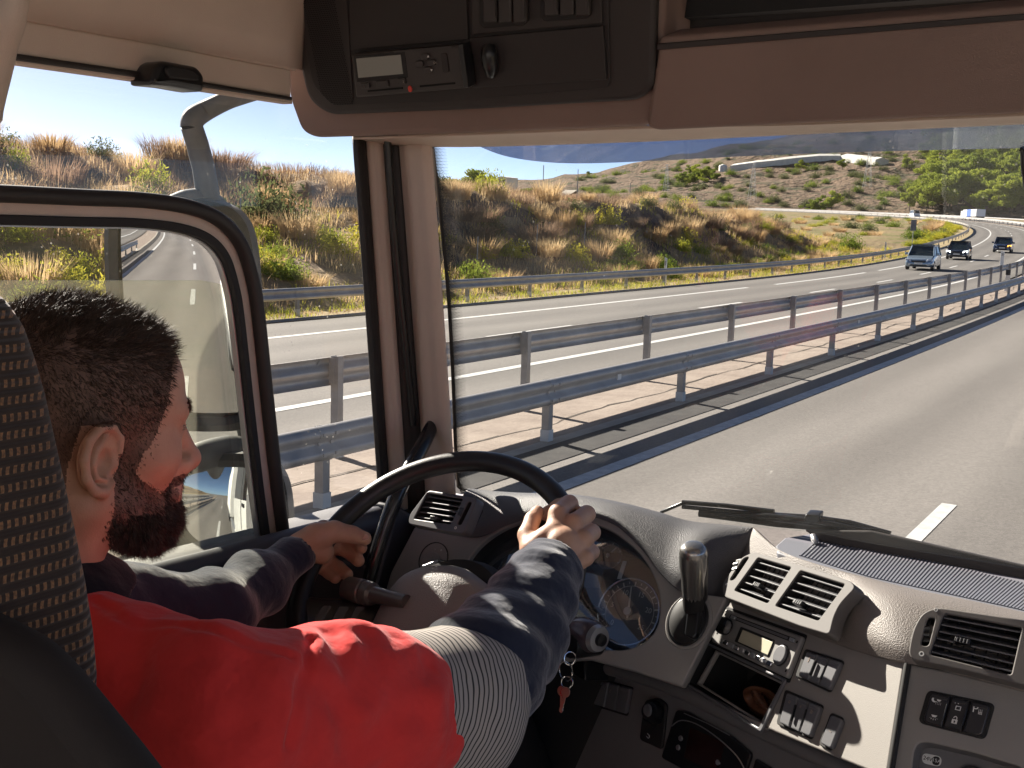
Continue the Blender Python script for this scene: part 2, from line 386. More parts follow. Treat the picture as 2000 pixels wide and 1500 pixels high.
def asphalt_mat(name, c1, c2):
    m = bpy.data.materials.new(name); N, L, P = nodes(m); tc = N.new('ShaderNodeTexCoord')
    mp = N.new('ShaderNodeMapping'); mp.inputs['Scale'].default_value = (1, .12, 1); L.new(tc.outputs['Object'], mp.inputs[0])
    a = N.new('ShaderNodeTexNoise'); a.inputs['Scale'].default_value = 1.1; a.inputs['Detail'].default_value = 8; L.new(mp.outputs[0], a.inputs['Vector'])
    f = N.new('ShaderNodeTexNoise'); f.inputs['Scale'].default_value = 90; f.inputs['Detail'].default_value = 5; L.new(tc.outputs['Object'], f.inputs['Vector'])
    ad = N.new('ShaderNodeMath'); ad.operation = 'MULTIPLY_ADD'; ad.inputs[1].default_value = .55; L.new(f.outputs[0], ad.inputs[0]); 
    h = N.new('ShaderNodeMath'); h.operation = 'MULTIPLY'; h.inputs[1].default_value = .5; L.new(a.outputs[0], h.inputs[0]); L.new(h.outputs[0], ad.inputs[2])
    r = N.new('ShaderNodeMapRange'); r.inputs[1].default_value = .35; r.inputs[2].default_value = .7; L.new(ad.outputs[0], r.inputs[0])
    mx = N.new('ShaderNodeMix'); mx.data_type = 'RGBA'; mx.inputs[6].default_value = (*c1, 1); mx.inputs[7].default_value = (*c2, 1)
    L.new(r.outputs[0], mx.inputs[0])
    # polished wheel tracks run along each lane
    uv = N.new('ShaderNodeUVMap'); uv.uv_map = 'lane'; sx = N.new('ShaderNodeSeparateXYZ'); L.new(uv.outputs[0], sx.inputs[0])
    tm = N.new('ShaderNodeMath'); tm.operation = 'MULTIPLY_ADD'; tm.inputs[1].default_value = 2 * PI / 1.75; tm.inputs[2].default_value = -.6; L.new(sx.outputs[0], tm.inputs[0])
    ts = N.new('ShaderNodeMath'); ts.operation = 'SINE'; L.new(tm.outputs[0], ts.inputs[0])
    tn = N.new('ShaderNodeTexNoise'); tn.inputs['Scale'].default_value = .35; tn.inputs['Detail'].default_value = 6; L.new(mp.outputs[0], tn.inputs['Vector'])
    tt = N.new('ShaderNodeMath'); tt.operation = 'MULTIPLY'; L.new(ts.outputs[0], tt.inputs[0]); L.new(tn.outputs[0], tt.inputs[1])
    tr = N.new('ShaderNodeMapRange'); tr.inputs[1].default_value = -.5; tr.inputs[2].default_value = .5; tr.inputs[3].default_value = .86; tr.inputs[4].default_value = 1.1; L.new(tt.outputs[0], tr.inputs[0])
    sc = N.new('ShaderNodeMix'); sc.data_type = 'RGBA'; sc.blend_type = 'MULTIPLY'; sc.inputs[0].default_value = 1; L.new(mx.outputs[2], sc.inputs[6]); L.new(tr.outputs[0], sc.inputs[7])
    ag = N.new('ShaderNodeTexVoronoi'); ag.inputs['Scale'].default_value = 38; L.new(tc.outputs['Object'], ag.inputs['Vector']); ar = N.new('ShaderNodeMapRange'); ar.inputs[3].default_value = .80; ar.inputs[4].default_value = 1.16; L.new(ag.outputs['Color'], ar.inputs[0])
    sd = N.new('ShaderNodeMix'); sd.data_type = 'RGBA'; sd.blend_type = 'MULTIPLY'; sd.inputs[0].default_value = 1; L.new(sc.outputs[2], sd.inputs[6]); L.new(ar.outputs[0], sd.inputs[7])
    L.new(sd.outputs[2], P.inputs['Base Color']); P.inputs['Roughness'].default_value = .85; P.inputs['Specular IOR Level'].default_value = .3
    b = N.new('ShaderNodeBump'); b.inputs['Strength'].default_value = .5; b.inputs['Distance'].default_value = .006
    L.new(f.outputs[0], b.inputs['Height']); L.new(b.outputs[0], P.inputs['Normal'])
    return m
m_asph = asphalt_mat('asphalt', (.150, .136, .126), (.215, .198, .183))
m_asph2 = asphalt_mat('asphalt_far', (.115, .106, .098), (.175, .162, .150))
m_paint = M('road_paint', (.66, .655, .64), .6, var=(7, .34), bump=(60, .3, .002))
m_conc = ramp_mat('median_concrete', [(.25, (.19, .15, .125)), (.5, (.27, .22, .185)), (.75, (.34, .285, .24))], 1.4, 9, .9, (14, .5, .02))
m_kerb = ramp_mat('kerb_concrete', [(.3, (.32, .28, .23)), (.7, (.44, .40, .34))], 3, 8, .9, (30, .4, .01))
m_crack_shade = M('crack_dirt_edge_shade', (.05, .035, .025), .95)
m_land = ramp_mat('dry_soil', [(.28, (.09, .065, .045)), (.40, (.21, .145, .09)), (.52, (.34, .245, .145)), (.62, (.27, .18, .10)), (.75, (.18, .17, .07))], .35, 12, .98, (3.5, .9, .12))
m_verge = ramp_mat('dry_verge', [(.3, (.20, .16, .09)), (.5, (.34, .26, .15)), (.7, (.26, .24, .10))], 1.6, 8, .98, (20, .7, .03))
m_hill = ramp_mat('scrub_hill', [(.30, (.045, .052, .025)), (.40, (.075, .068, .036)), (.48, (.14, .098, .065)), (.56, (.19, .13, .088)), (.64, (.12, .082, .058)), (.75, (.085, .082, .038))], .09, 15, 1, (.35, 1, 3.0))
m_mead = ramp_mat('dry_meadow', [(.30, (.075, .085, .025)), (.42, (.15, .145, .045)), (.52, (.24, .18, .095)), (.64, (.20, .135, .07)), (.75, (.12, .125, .035))], .16, 12, 1, (1.5, .9, .4))
m_rock = ramp_mat('bluff_rock', [(.3, (.065, .048, .040)), (.5, (.15, .108, .085)), (.7, (.24, .17, .13))], .8, 12, 1, (4, 1, .2))

dd = np.concatenate([[-400, -200, -90, -50, -30, -20, -12, -8, -5, 0, 5, 6.2], np.arange(8.9, 19.2, 3.4), np.arange(19.3, 40, .42), [42, 45, 50, 57, 66, 80, 110, 160, 230]])
yy = np.concatenate([np.arange(-300, -16, 12), np.arange(-16, 132, .7), np.arange(134, 640, 7)])
G = np.array([[(road_x(d, y), y, 0) for y in yy] for d in dd]); DDm, YYm = np.meshgrid(dd, yy, indexing='ij')
G[..., 2] = np.where(DDm > 19.2, land_z(DDm, YYm), road_z(YYm) - .05)
G[..., 2] = np.where((DDm > 6.1) & (DDm < 9.0), road_z(YYm) - .3, G[..., 2])
G[..., 2] = np.where(DDm < -12, road_z(YYm) - .05 - .5 * np.clip((-DDm - 12) / 20, 0, 3), G[..., 2])
na, nb = G.shape[:2]
ii, jj = np.meshgrid(np.arange(na - 1), np.arange(nb - 1), indexing='ij'); q = (ii * nb + jj).ravel()
Fg = np.stack([q, q + 1, q + nb + 1, q + nb], 1)
dmid = DDm[:-1, :-1].ravel(); ymid = YYm[:-1, :-1].ravel()
zz0 = G[:-1, :-1, 2].ravel(); zz1 = G[1:, :-1, 2].ravel()
steep = ((zz1 - zz0) > .28) & (dmid > 23) & (dmid < 40) & (vnoise(dmid * 1.3, ymid * .9) > .25)
fm = np.where(steep, 1, np.where((dmid > 19) & (dmid < 21.6), 2, np.where((dmid > 20) & (ymid > 104) | (dmid < -12), 3, 0)))
tag(mesh('ground', G.reshape(-1, 3), Fg, smooth=True, angle=180, mats=[m_land, m_rock, m_verge, m_mead], fmat=fm), 'dry embankment and verges on both sides of the motorway', kind='structure')
V = [(-2400, -1200, -3.5), (2400, -1200, -3.5), (2400, 2400, -3.5), (-2400, 2400, -3.5)]
tag(mesh('plain', V, [(0, 1, 2, 3)], m_hill, smooth=False), kind='structure')

tag(strip('asphalt_road', -8.6, 6.25, -300, 620, 0, m_asph), 'near carriageway of grey asphalt', kind='structure')
tag(strip('oncoming_asphalt_road', 8.62, 18.88, -300, 620, .0, m_asph2), 'oncoming carriageway of grey asphalt', kind='structure')
tag(strip('road_edge', 18.88, 19.4, -300, 620, .012, m_kerb), kind='structure')
m_shade = ramp_mat('asphalt_shade', [(.3, (.035, .033, .034)), (.7, (.065, .062, .060))], 2.5, 8, .85, (60, .5, .004))  # guardrail shadow band on the shoulder, put into the asphalt colour
tag(strip('shoulder_shade_strip', 5.93, 6.44, -300, 620, .008, m_shade), 'dark strip along the near guardrail, painted in for its shadow', kind='structure')
tag(strip('median_kerb', 6.42, 6.64, -300, 620, .004, m_kerb), kind='structure')
tag(strip('median_strip', 6.62, 8.62, -300, 620, .0, m_conc, z0=0, z1=-.06), 'pinkish concrete median between the two guardrails', kind='structure')
def mark(d0, d1, y0, y1, name='lane_marking', lift=.005): return tag(strip(name, d0, d1, y0, y1, lift, m_paint, 1.0), kind='structure')
mark(5.22, 5.42, -300, 620, 'edge_line'); mark(10.36, 10.56, -300, 620, 'edge_line'); mark(-5.6, -5.4, -300, 620, 'edge_line')
mark(16.56, 16.76, -300, 47, 'edge_line')
for y0, y1 in ((51, 70), (74, 92)): mark(16.56, 16.76, y0, y1)
mark(16.56, 16.76, 97, 620, 'edge_line')
y = -170.0
while y < 330:
    if y > 14 or y < 4: mark(1.93, 2.09, y, y + 4.2)
    y += 12.5
mark(1.93, 2.07, 7.3, 11.5)
for k in range(-12, 26): mark(13.55, 13.71, 33.5 + 12.6 * k, 33.5 + 12.6 * k + 4.8)
# cracks along the concrete median, and a painted shadow line at the pavement edge
a = Acc()
for d0, w, sd in ((7.30, .035, 1), (8.58, .05, 2)):
    ys = np.arange(-30, 130, .30); off = .75 * fbm(ys / 2.5, ys * 0 + sd * 9, 4) * (1 if sd == 1 else .05)
    for i in range(len(ys) - 1):
        if sd == 1 and vnoise(ys[i] / 5, sd) < .25: continue
        ww = w * (.5 + vnoise(ys[i] * 2, sd)); z = float(road_z(ys[i])) + .006 - .03 * (d0 - 6.62)
        p = [(road_x(d0 + off[i], ys[i]), ys[i], z), (road_x(d0 + off[i] + ww, ys[i]), ys[i], z), (road_x(d0 + off[i + 1] + ww, ys[i + 1]), ys[i + 1], z), (road_x(d0 + off[i + 1], ys[i + 1]), ys[i + 1], z)]
        a.add(p, [(3, 2, 1, 0)])
o = a.build('crack_and_edge_shade', m_crack_shade); tag(o, kind='stuff'); o['label'] = 'dark cracks along the concrete median and a painted pavement edge shadow'

# ------------------------------------------------------------------ guardrails
m_galv = M('galvanised_steel', (.46, .445, .43), .45, .35, var=(3, .25), bump=(20, .1, .003))
m_galv2 = M('weathered_steel', (.36, .36, .365), .55, .35, var=(4, .35))
m_white = M('white_plastic', (.78, .78, .76), .5)
m_black = M('black_plastic', (.02, .02, .022), .45)
m_postw = M('post_foot', (.62, .62, .60), .8)
WP = [(0, .31), (.035, .305), (.07, .275), (.08, .245), (.07, .215), (.012, .175), (.012, .135), (.07, .095), (.08, .065), (.07, .035), (.035, .005), (0, 0)]
def guardrail(name, d, top, post_top, side, y0, ny, label, y_far, post_in_front):
    root = empty(name, (road_x(d, y0), y0, 0), label=label, cat='guardrail', group='steel guardrails of the motorway')
    beam = None; post = None
    for k in range(ny):
        y = y0 + 4 * k; t = tangent(y + 2); ang = math.atan2(t[1], t[0]) - PI / 2
        z = float(road_z(y)); z2 = float(road_z(y + 4))
        if beam is None:
            prof = [(side * x, v - .31) for x, v in WP]; back = [(side * (x - .006), v - .31) for x, v in WP[::-1]]
            pr = prof + back; n = len(pr); V = [(x, 0, v) for x, v in pr] + [(x, 4.02, v) for x, v in pr]
            F = [(i, (i + 1) % n, (i + 1) % n + n, i + n) for i in range(n)]
            b0 = len(V); V += [(x + side * .005, 3.82, v) for x, v in prof] + [(x + side * .005, 4.06, v) for x, v in prof]; k_ = len(prof)
            F += [(b0 + i, b0 + i + 1, b0 + i + 1 + k_, b0 + i + k_) for i in range(k_ - 1)] + [tuple(b0 + i for i in (0, 1, 2, 3, 4)), tuple(b0 + k_ + i for i in (4, 3, 2, 1, 0))]
            for yb_ in (3.86, 4.02):
                for zb_, xb_ in ((-.065, .078), (-.245, .078), (-.155, .012)):
                    b0 = len(V); V += [(side * (xb_ + .004 + dx), yb_ + dy * .014, zb_ + dz * .014) for dx in (0, .012) for dy, dz in ((-1, -1), (1, -1), (1, 1), (-1, 1))]; F += [(b0 + 4, b0 + 5, b0 + 6, b0 + 7)] + [(b0 + i, b0 + (i + 1) % 4, b0 + 4 + (i + 1) % 4, b0 + 4 + i) for i in range(4)]
            beam = mesh('rail_panel', V, F, m_galv, None, True, angle=60); beam.parent = root
            bm = beam
            a = Acc(); s = side * -1
            a.box(-.05, .05, -.045, -.038, .12, post_top); a.box(-.05, -.043, -.038, .045, .12, post_top); a.box(.043, .05, -.038, .045, .12, post_top)
            post = a.build('post', m_galv2, None, local=True); post.parent = root
            a = Acc().box(-.058, .058, -.055, .055, -.3, .14); foot = a.build('post_foot', m_postw, None); foot.parent = post
            a = Acc().box(min(side * -.01, side * .065), max(side * -.01, side * .065), -.06, .06, post_top - .3, post_top - .02); blk = a.build('spacer', m_galv2, None); blk.parent = post
        else:
            bm = beam.copy(); COL.objects.link(bm)
        loc = Vector((float(road_x(d, y)) - root.location.x, y - root.location.y, z + top))
        bm.location = loc + Vector((side * .065, 0, 0)); bm.rotation_euler = (math.atan2(z2 - z, 4), 0, ang)
        if k == 0: p = post
        else: p = copy_tree(post, root)
        p.location = Vector((float(road_x(d, y)) - root.location.x, y - root.location.y, z)); p.rotation_euler = (0, 0, ang)
    if side == 1 and d > 0:
        for k in range(2, ny, 3):
            y = y0 + 4 * k + 1.7; p_ = (float(road_x(d, y)) + .085, y, float(road_z(y)) + top - .155)
            a = Acc().box(p_[0] - .03, p_[0] + .015, y - .05, y + .05, p_[2] - .04, p_[2] + .04); a.build('reflector', m_white, root)
    # the far stretch, too small to pick apart
    a = Acc(); ys = np.arange(y0 + 4 * ny, y_far, 6)
    for i in range(len(ys) - 1):
        q = [(road_x(d - side * .08, yv), yv, road_z(yv) + top - h) for yv, h in ((ys[i], .31), (ys[i + 1], .31), (ys[i + 1], 0), (ys[i], 0))]
        a.prism(q, (side, 0, 0), .06)
        a.box(road_x(d, ys[i]) - .05, road_x(d, ys[i]) + .05, ys[i] - .05, ys[i] + .05, road_z(ys[i]), road_z(ys[i]) + top)
    o = a.build('distant_rail', m_galv, root); o['kind'] = 'stuff'
    return root
guardrail('guardrail', 6.62, .764, .74, 1, -40.57 - 4, 44, 'nearest steel guardrail, beside the shaded shoulder, its posts mostly behind the beam', 500, 0)
guardrail('guardrail', 8.07, 1.06, 1.075, -1, -38.7 - 4, 44, 'taller median guardrail with its dark posts standing in front of the beam', 500, 1)
guardrail('guardrail', 20.1, .70, .68, 1, -42.3, 42, 'far guardrail along the foot of the overgrown embankment', 500, 0)
guardrail('guardrail', -9.2, .75, .72, -1, 130, 8, 'pale guardrail on the outside of the distant bend', 540, 0)

def delineator(px, d, y, z0, h, label, w=.11):
    x = float(road_x(d, y)); z = float(road_z(y)) + z0
    t = empty('marker_post', (x, y, z), label=label, cat='marker post', group='white marker posts on the guardrails')
    a = Acc(); 
    for s, zz in ((1, 0), (.8, h)): pass
    V = [(x + sx * w / 2, y + sy * .03, z + zz + (.05 if (zz and sx < 0) else 0)) for zz in (0, h) for sx, sy in ((-1, -1), (1, -1), (1, 1), (-1, 1))]
    a.add(V, [(0, 1, 5, 4), (1, 2, 6, 5), (2, 3, 7, 6), (3, 0, 4, 7), (4, 5, 6, 7), (3, 2, 1, 0)]); a.build('post', m_white, t, bev=.01)
    Acc().box(x - w * .3, x + w * .3, y - .036, y - .03, z + h * .72, z + h * .9).build('reflector', m_galv, t)
    return t
delineator(0, 20.3, 46.3, 0, 1.12, 'white marker post rising behind the far guardrail, left of the bluff')
delineator(0, 20.3, 96, 0, 1.3, 'white marker post behind the far guardrail, left of the grey car', .13)
delineator(0, 8.1, 61.5, 1.0, .75, 'white marker post on top of the median guardrail, right of the grey car', .17)
t = empty('reflector_post', (float(road_x(7.3, 57)), 57, 0), label='small white post with a black band inside the median, between the two rails', cat='marker post')
x = float(road_x(7.3, 57)); z = float(road_z(57)); Acc().box(x - .1, x + .1, 56.96, 57.04, z, z + .75).build('post', m_white, t, bev=.01); Acc().box(x - .104, x + .104, 56.95, 57.05, z + .75, z + 1.0).build('black_band', m_black, t, bev=.01)
x, y = float(road_x(22.5, 128)), 128.; z = float(land_z(22.5, 128))
t = empty('road_sign', (x, y, z), label='road sign seen edge-on from behind on a thin pole above the far guardrail', cat='road sign')
tube('pole', [(x, y, z - .2), (x, y, z + 2.9)], .045, m_galv2, t, 8)
m_sign = M('sign_back', (.12, .14, .19), .5); Acc().box(x - .3, x + .3, y - .06, y - .03, z + 1.7, z + 2.9).build('sign_panel', m_sign, t, bev=.02)

# ------------------------------------------------------------------ the hillside beyond
TOP = [(-500, 352), (500, 350), (900, 352), (1050, 354), (1075, 350), (1095, 341), (1160, 337), (1185, 326), (1230, 317), (1290, 306), (1400, 290), (1500, 276), (1560, 262), (1700, 236), (2000, 190), (2400, 130)]
R0, R1, R2 = 545., 900., 1500.
def hill_dir(px):
    r = ray(px, 470.); h = math.hypot(r[0], r[1]); return r[0] / h, r[1] / h
def hill_z(px, r):
    ty = np.interp(px, [a[0] for a in TOP], [a[1] for a in TOP])
    v = ray(px, ty); t = v[2] / math.hypot(v[0], v[1]); z0 = 9.5 if px > 1000 else 6
    zt = 2.6 + t * R1 * 1.0
    k = min(1, (r - R0) / (R1 - R0)); e = .75 * k + .25 * k * k
    z = z0 + (zt - z0) * e
    if r > R1: z = zt + (zt - 6) * .25 * (r - R1) / (R2 - R1)
    dx, dy = hill_dir(px)
    z += (22 * float(fbm(dx * r / 95, dy * r / 95, 5)) + 5 * float(fbm(dx * r / 16 + 9, dy * r / 16, 4))) * min(1, max(0, (zt - z0) / 55)) * min(1, k * 4) * (1 if r < R1 else .6)
    return z
def hill_at(px, r): dx, dy = hill_dir(px); return np.array([dx * r, dy * r, hill_z(px, r)])
pxs = np.concatenate([np.arange(-500, 900, 60), np.arange(900, 2400, 11)]); rs = np.concatenate([[300, 430, 520], np.linspace(R0, R1, 62), np.linspace(R1 + 30, R2, 12)])
G = np.array([[hill_at(p, max(r, R0)) if r >= R0 else (hill_dir(p)[0] * r, hill_dir(p)[1] * r, 2.0 if p < 1500 else -3.4) for r in rs] for p in pxs]); na, nb = G.shape[:2]
ii, jj = np.meshgrid(np.arange(na - 1), np.arange(nb - 1), indexing='ij'); q = (ii * nb + jj).ravel()
tag(mesh('hillside', G.reshape(-1, 3), np.stack([q, q + nb, q + nb + 1, q + 1], 1), m_hill, smooth=True, angle=180), 'scrub covered hillside beyond the bend', kind='structure')

def hill_r(px, y):
    lo, hi = R0, R1
    for _ in range(24):
        m = (lo + hi) / 2; p = hill_at(px, m) - EYE; yy_ = 750 - FPX * (p @ UP) / (p @ FWD)
        if yy_ > y: lo = m
        else: hi = m
    return lo
def dirt_track(pts, w):
    a = Acc(); P = catmull([hill_at(p, r) + np.array([0, 0, .9]) for p, r in pts], 14)
    L = []; 
    for i in range(len(P)):
        t = P[min(i + 1, len(P) - 1)] - P[max(i - 1, 0)]; s = np.cross(t, [0, 0, 1]); s /= np.linalg.norm(s); L += [P[i] - s * w, P[i] + s * w]
    a.add(L, [(2 * i, 2 * i + 1, 2 * i + 3, 2 * i + 2) for i in range(len(P) - 1)])
    tag(a.build('dirt_track', m_kerb), kind='structure')
dirt_track([(1085, 640), (1110, 700), (1145, 800)], 3.5); dirt_track([(1085, 640), (1180, 600), (1260, 575)], 2.2)

# ------------------------------------------------------------------ plants
def leaf_cloud(n, fn, size, seed, aspect=2.2, up=.35):
    g = np.random.default_rng(seed); V = np.zeros((n, 4, 3)); C = np.array([fn(g) for _ in range(n)])
    d = g.normal(size=(n, 3)); d[:, 2] = np.abs(d[:, 2]) * (1 + up * 2); d /= np.linalg.norm(d, axis=1)[:, None]
    e = np.cross(d, g.normal(size=(n, 3))); e /= np.linalg.norm(e, axis=1)[:, None]
    s = size * (.6 + .8 * g.random((n, 1)))
    V[:, 0] = C - e * s * .5; V[:, 1] = C + e * s * .5; V[:, 2] = C + d * s * aspect + e * s * .2; V[:, 3] = C + d * s * aspect - e * s * .2
    return V.reshape(-1, 3), np.arange(n * 4).reshape(n, 4)
def blades(P, h, w, lean, seed, droop=.3):
    """P: roots; two-segment blades"""
    g = np.random.default_rng(seed); n = len(P); a = g.random(n) * 2 * PI; d = np.stack([np.cos(a), np.sin(a), 0 * a], 1)
    e = np.stack([-np.sin(a), np.cos(a), 0 * a], 1); hh = (h * (.55 + .9 * g.random(n)))[:, None]; l = (lean * g.random(n))[:, None]
    U = np.array([0, 0, 1.]); m = P + U * hh * .55 + d * hh * l * .4; t = P + U * hh + d * hh * l * (1 + droop); ww = w * (.6 + .8 * g.random((n, 1)))
    V = np.stack([P - e * ww, P + e * ww, m + e * ww * .7, m - e * ww * .7, t], 1).reshape(-1, 3)
    k = np.arange(n) * 5; F = np.concatenate([np.stack([k, k + 1, k + 2], 1), np.stack([k, k + 2, k + 3], 1), np.stack([k + 3, k + 2, k + 4], 1)])
    return V, F
m_green = leafmat('green_leaves', (.22, .27, .04), (.12, .17, .025)); m_yel = leafmat('yellow_green_leaves', (.52, .46, .06), (.30, .33, .04))
m_dry = leafmat('dry_grass', (.62, .46, .26), (.43, .29, .15)); m_dry2 = leafmat('brown_twigs', (.33, .215, .14), (.21, .145, .10)); m_olive = leafmat('olive_leaves', (.15, .165, .07), (.085, .10, .04))
m_pine = leafmat('pine_needles', (.38, .42, .07), (.19, .235, .045), .3); m_bark = M('bark', (.10, .07, .05), .9, var=(8, .4))
def dome(rx, rz, hollow=.25):
    def f(g):
        while True:
            p = g.uniform(-1, 1, 3); p[2] = abs(p[2]); r = np.linalg.norm(p)
            if r < 1 and r > hollow * g.random():
                k = .8 + .35 * math.sin(5 * math.atan2(p[1], p[0]) + 3 * p[2] + rx * 9)
                return np.array([p[0] * rx * k, p[1] * rx * k, p[2] * rz * k])
    return f
BUSH = []
def proto(name, parts, label, cat, group):
    r = empty(name, label=label, cat=cat, group=group)
    for nm, (V, F), mt in parts:
        o = mesh(nm, V, F, mt, None, smooth=False); o.parent = r
    return r
def bush_parts(kind, seed):
    g = np.random.default_rng(seed)
    if kind in ('green', 'yellow', 'olive'):
        mt = {'green': m_green, 'yellow': m_yel, 'olive': m_olive}[kind]
        st = tube_vf([(0, 0, -.1), (.02, .01, .25), (-.03, .04, .5)], [.03, .02, .01], 5)
        return [('foliage', leaf_cloud(1500, dome(.72 + .1 * (seed % 3), 1.0), .042, seed), mt), ('stem', (st[0], st[1]), m_bark)]
    n = 560; a = g.random(n) * 2 * PI; r = .62 * np.sqrt(g.random(n)); P = np.stack([r * np.cos(a), r * np.sin(a), 0 * a - .05], 1)
    if kind == 'dry': return [('stalks', blades(P, .78, .011, .5, seed), m_dry)]
    return [('twigs', blades(P * 1.3, .62, .010, .7, seed), m_dry2)]
KINDS = {'green': ('green_bush', 'low green bush on the embankment above the far guardrail', 'bush', 'green bushes on the embankment'),
         'yellow': ('broom_bush', 'yellow-green broom bush on the sunny embankment', 'bush', 'yellow-green bushes on the embankment'),
         'olive': ('scrub_bush', 'dull olive scrub bush on the bank', 'bush', 'olive scrub bushes'),
         'dry': ('dry_grass_tuft', 'tall tuft of straw coloured dry grass on the bank', 'grass tuft', 'dry grass tufts on the embankment'),
         'twig': ('thorn_bush', 'brown leafless thorny bush near the crest of the bank', 'bush', 'brown bushes along the crest')}
PRO = {}
used_p = set()
def place(kind, var, loc, s, sz=1.0, label=None, group=None):
    key = (kind, var)
    if key not in PRO:
        nm, lb, ct, gr = KINDS[kind]; PRO[key] = proto(nm, bush_parts(kind, 31 * var + len(kind)), lb, ct, gr); o = PRO[key]
    else: o = copy_tree(PRO[key])
    o.location = loc; o.rotation_euler = (0, 0, random.random() * 6.28); o.scale = (s, s, s * sz)
    if label: o['label'] = label
    if group: o['group'] = group
    return o
g = np.random.default_rng(5)
def on_land(d, y): return Vector((float(road_x(d, y)), y, float(land_z(d, y)) - .04))
for _ in range(60):
    y = g.uniform(7, 26); d = g.uniform(22, 30); place(g.choice(['yellow', 'yellow', 'green', 'dry']), int(g.integers(0, 4)), on_land(d, y), g.uniform(.6, 1.1), g.uniform(.6, .9))
# green belt at the foot of the bank
for _ in range(150):
    y = g.uniform(4, 108); d = 21.9 + g.random() ** 1.5 * (4.6 if y > 40 else 6)
    k = g.choice(['green', 'yellow', 'green', 'yellow', 'dry']); s = g.uniform(.5, 1.05) * (.85 if y > 60 else 1)
    place(k, int(g.integers(0, 4)), on_land(d, y), s * (1.0 if k != 'dry' else 1.1), g.uniform(.6, .95))
for _ in range(110):
    y = g.uniform(4, 95); d = g.uniform(25.5, 30.5) if y > 36 else g.uniform(26, 36)
    k = g.choice(['dry', 'dry', 'dry', 'olive', 'twig', 'yellow']); place(k, int(g.integers(0, 4)), on_land(d, y), g.uniform(.7, 1.25), g.uniform(.7, 1.1))
for _ in range(72):
    y = g.uniform(2, 92) if _ % 3 else g.uniform(4, 34); d = g.uniform(29.5, 34.5) + (5 if y < 34 else 0)
    k = g.choice(['twig', 'dry', 'twig', 'dry', 'olive']); place(k, int(g.integers(0, 4)), on_land(d, y), g.uniform(.8, 1.3) * (1.1 if y < 34 else .7), g.uniform(.6, .9))
place('olive', 3, on_land(28.6, 29.5), 1.75, 1.1, 'large feathery grey-green bush standing alone right of the mirror arm', None)
place('green', 1, on_land(24.2, 101), 1.7, .8, 'dark green bush at the low end of the bluff, left of the sign pole')
for _ in range(110):
    y = g.uniform(108, 330); d = 23 + 60 * g.random() ** 1.4; k = g.choice(['yellow', 'green', 'dry', 'olive', 'dry'])
    place(k, int(g.integers(0, 4)), on_land(d, y), g.uniform(1.0, 2.2), g.uniform(.45, .7), None, None)
for _ in range(45):
    y = g.uniform(114, 300); d = 21.6 + 2.5 * g.random(); place('yellow', int(g.integers(0, 4)), on_land(d, y), g.uniform(.8, 1.5), .6)
# grass that nobody could count
def scatter(n, d0, d1, y0, y1, seed, keep=lambda d, y: d > -99):
    gg = np.random.default_rng(seed); d = gg.uniform(d0, d1, n); y = y0 + (y1 - y0) * gg.random(n) ** 1.25
    k = keep(d, y); d, y = d[k], y[k]
    return np.stack([road_x(d, y), y, land_z(d, y) - .02], 1)
V, F = blades(scatter(90000, 21.3, 40, 2, 112, 3, lambda d, y: vnoise(d * .8, y * .5) > .34), .34, .012, .8, 3); tag(mesh('dry_grass', V, F, m_dry, smooth=False), 'straw coloured grass covering the embankment', kind='stuff')
V, F = blades(scatter(24000, 21.2, 29, 2, 112, 4, lambda d, y: vnoise(d * .7 + 40, y * .4) > .5), .30, .014, .8, 4); tag(mesh('green_grass', V, F, m_yel, smooth=False), 'yellow-green weeds on the lower bank', kind='stuff')
V, F = blades(scatter(26000, 30, 40, 2, 100, 8), .62, .010, .9, 8); tag(mesh('crest_grass', V, F, m_dry2, smooth=False), 'brown stalks along the crest of the bank', kind='stuff')
V, F = blades(scatter(14000, 19.45, 21.4, 0, 118, 6, lambda d, y: vnoise(d * 1.7, y * .8) > .42), .16, .012, .9, 6); tag(mesh('verge_grass', V, F, m_yel, smooth=False), 'weeds on the verge under the far guardrail', kind='stuff')
V, F = blades(scatter(9000, 19.45, 21.6, 0, 118, 7), .13, .010, .9, 7); tag(mesh('verge_straw', V, F, m_dry, smooth=False), 'dry grass on the verge under the far guardrail', kind='stuff')
# thin fence stakes on the bank
for i, (d, y) in enumerate(((24.5, 37), (25.2, 43), (25.6, 48.5), (31, 58), (30.5, 64.5), (27.5, 27))):
    p = on_land(d, y); t = tube('fence_stake', [(p.x, p.y, p.z - .1), (p.x + .03, p.y, p.z + 1.35)], .025, m_galv2, None, 6)
    tag(t, 'thin grey fence stake standing in the scrub of the bank', 'stake', 'fence stakes on the embankment')

# pine wood and single trees on the hillside
def pine(seed):
    g = np.random.default_rng(seed); C = [np.array([g.normal() * 1.9, g.normal() * 1.9, g.uniform(3.2, 9.5)]) for _ in range(15)]
    C = [c * np.array([1 - .07 * max(0, c[2] - 6), 1 - .07 * max(0, c[2] - 6), 1]) for c in C]
    def f(gg):
        c = C[gg.integers(len(C))]; v = gg.normal(size=3); v /= np.linalg.norm(v); return c + v * np.array([1.5, 1.5, 1.0]) * gg.uniform(.55, 1.05)
    V, F = leaf_cloud(3000, f, .36, seed, 1.2, .2)
    tr = tube_vf([(0, 0, -.5), (.1, 0, 3), (-.1, .1, 7.5)], [.22, .17, .06], 6)
    V2, F2 = list(tr[0]), list(tr[1])
    for c in C[:6]:
        b = len(V2); l = tube_vf([(0, 0, max(1.5, c[2] - 2)), tuple(c)], [.09, .03], 4); V2 += list(l[0]); F2 += [tuple(i + b for i in ff) for ff in l[1]]
    return (V, F), (V2, F2)
PIN = []
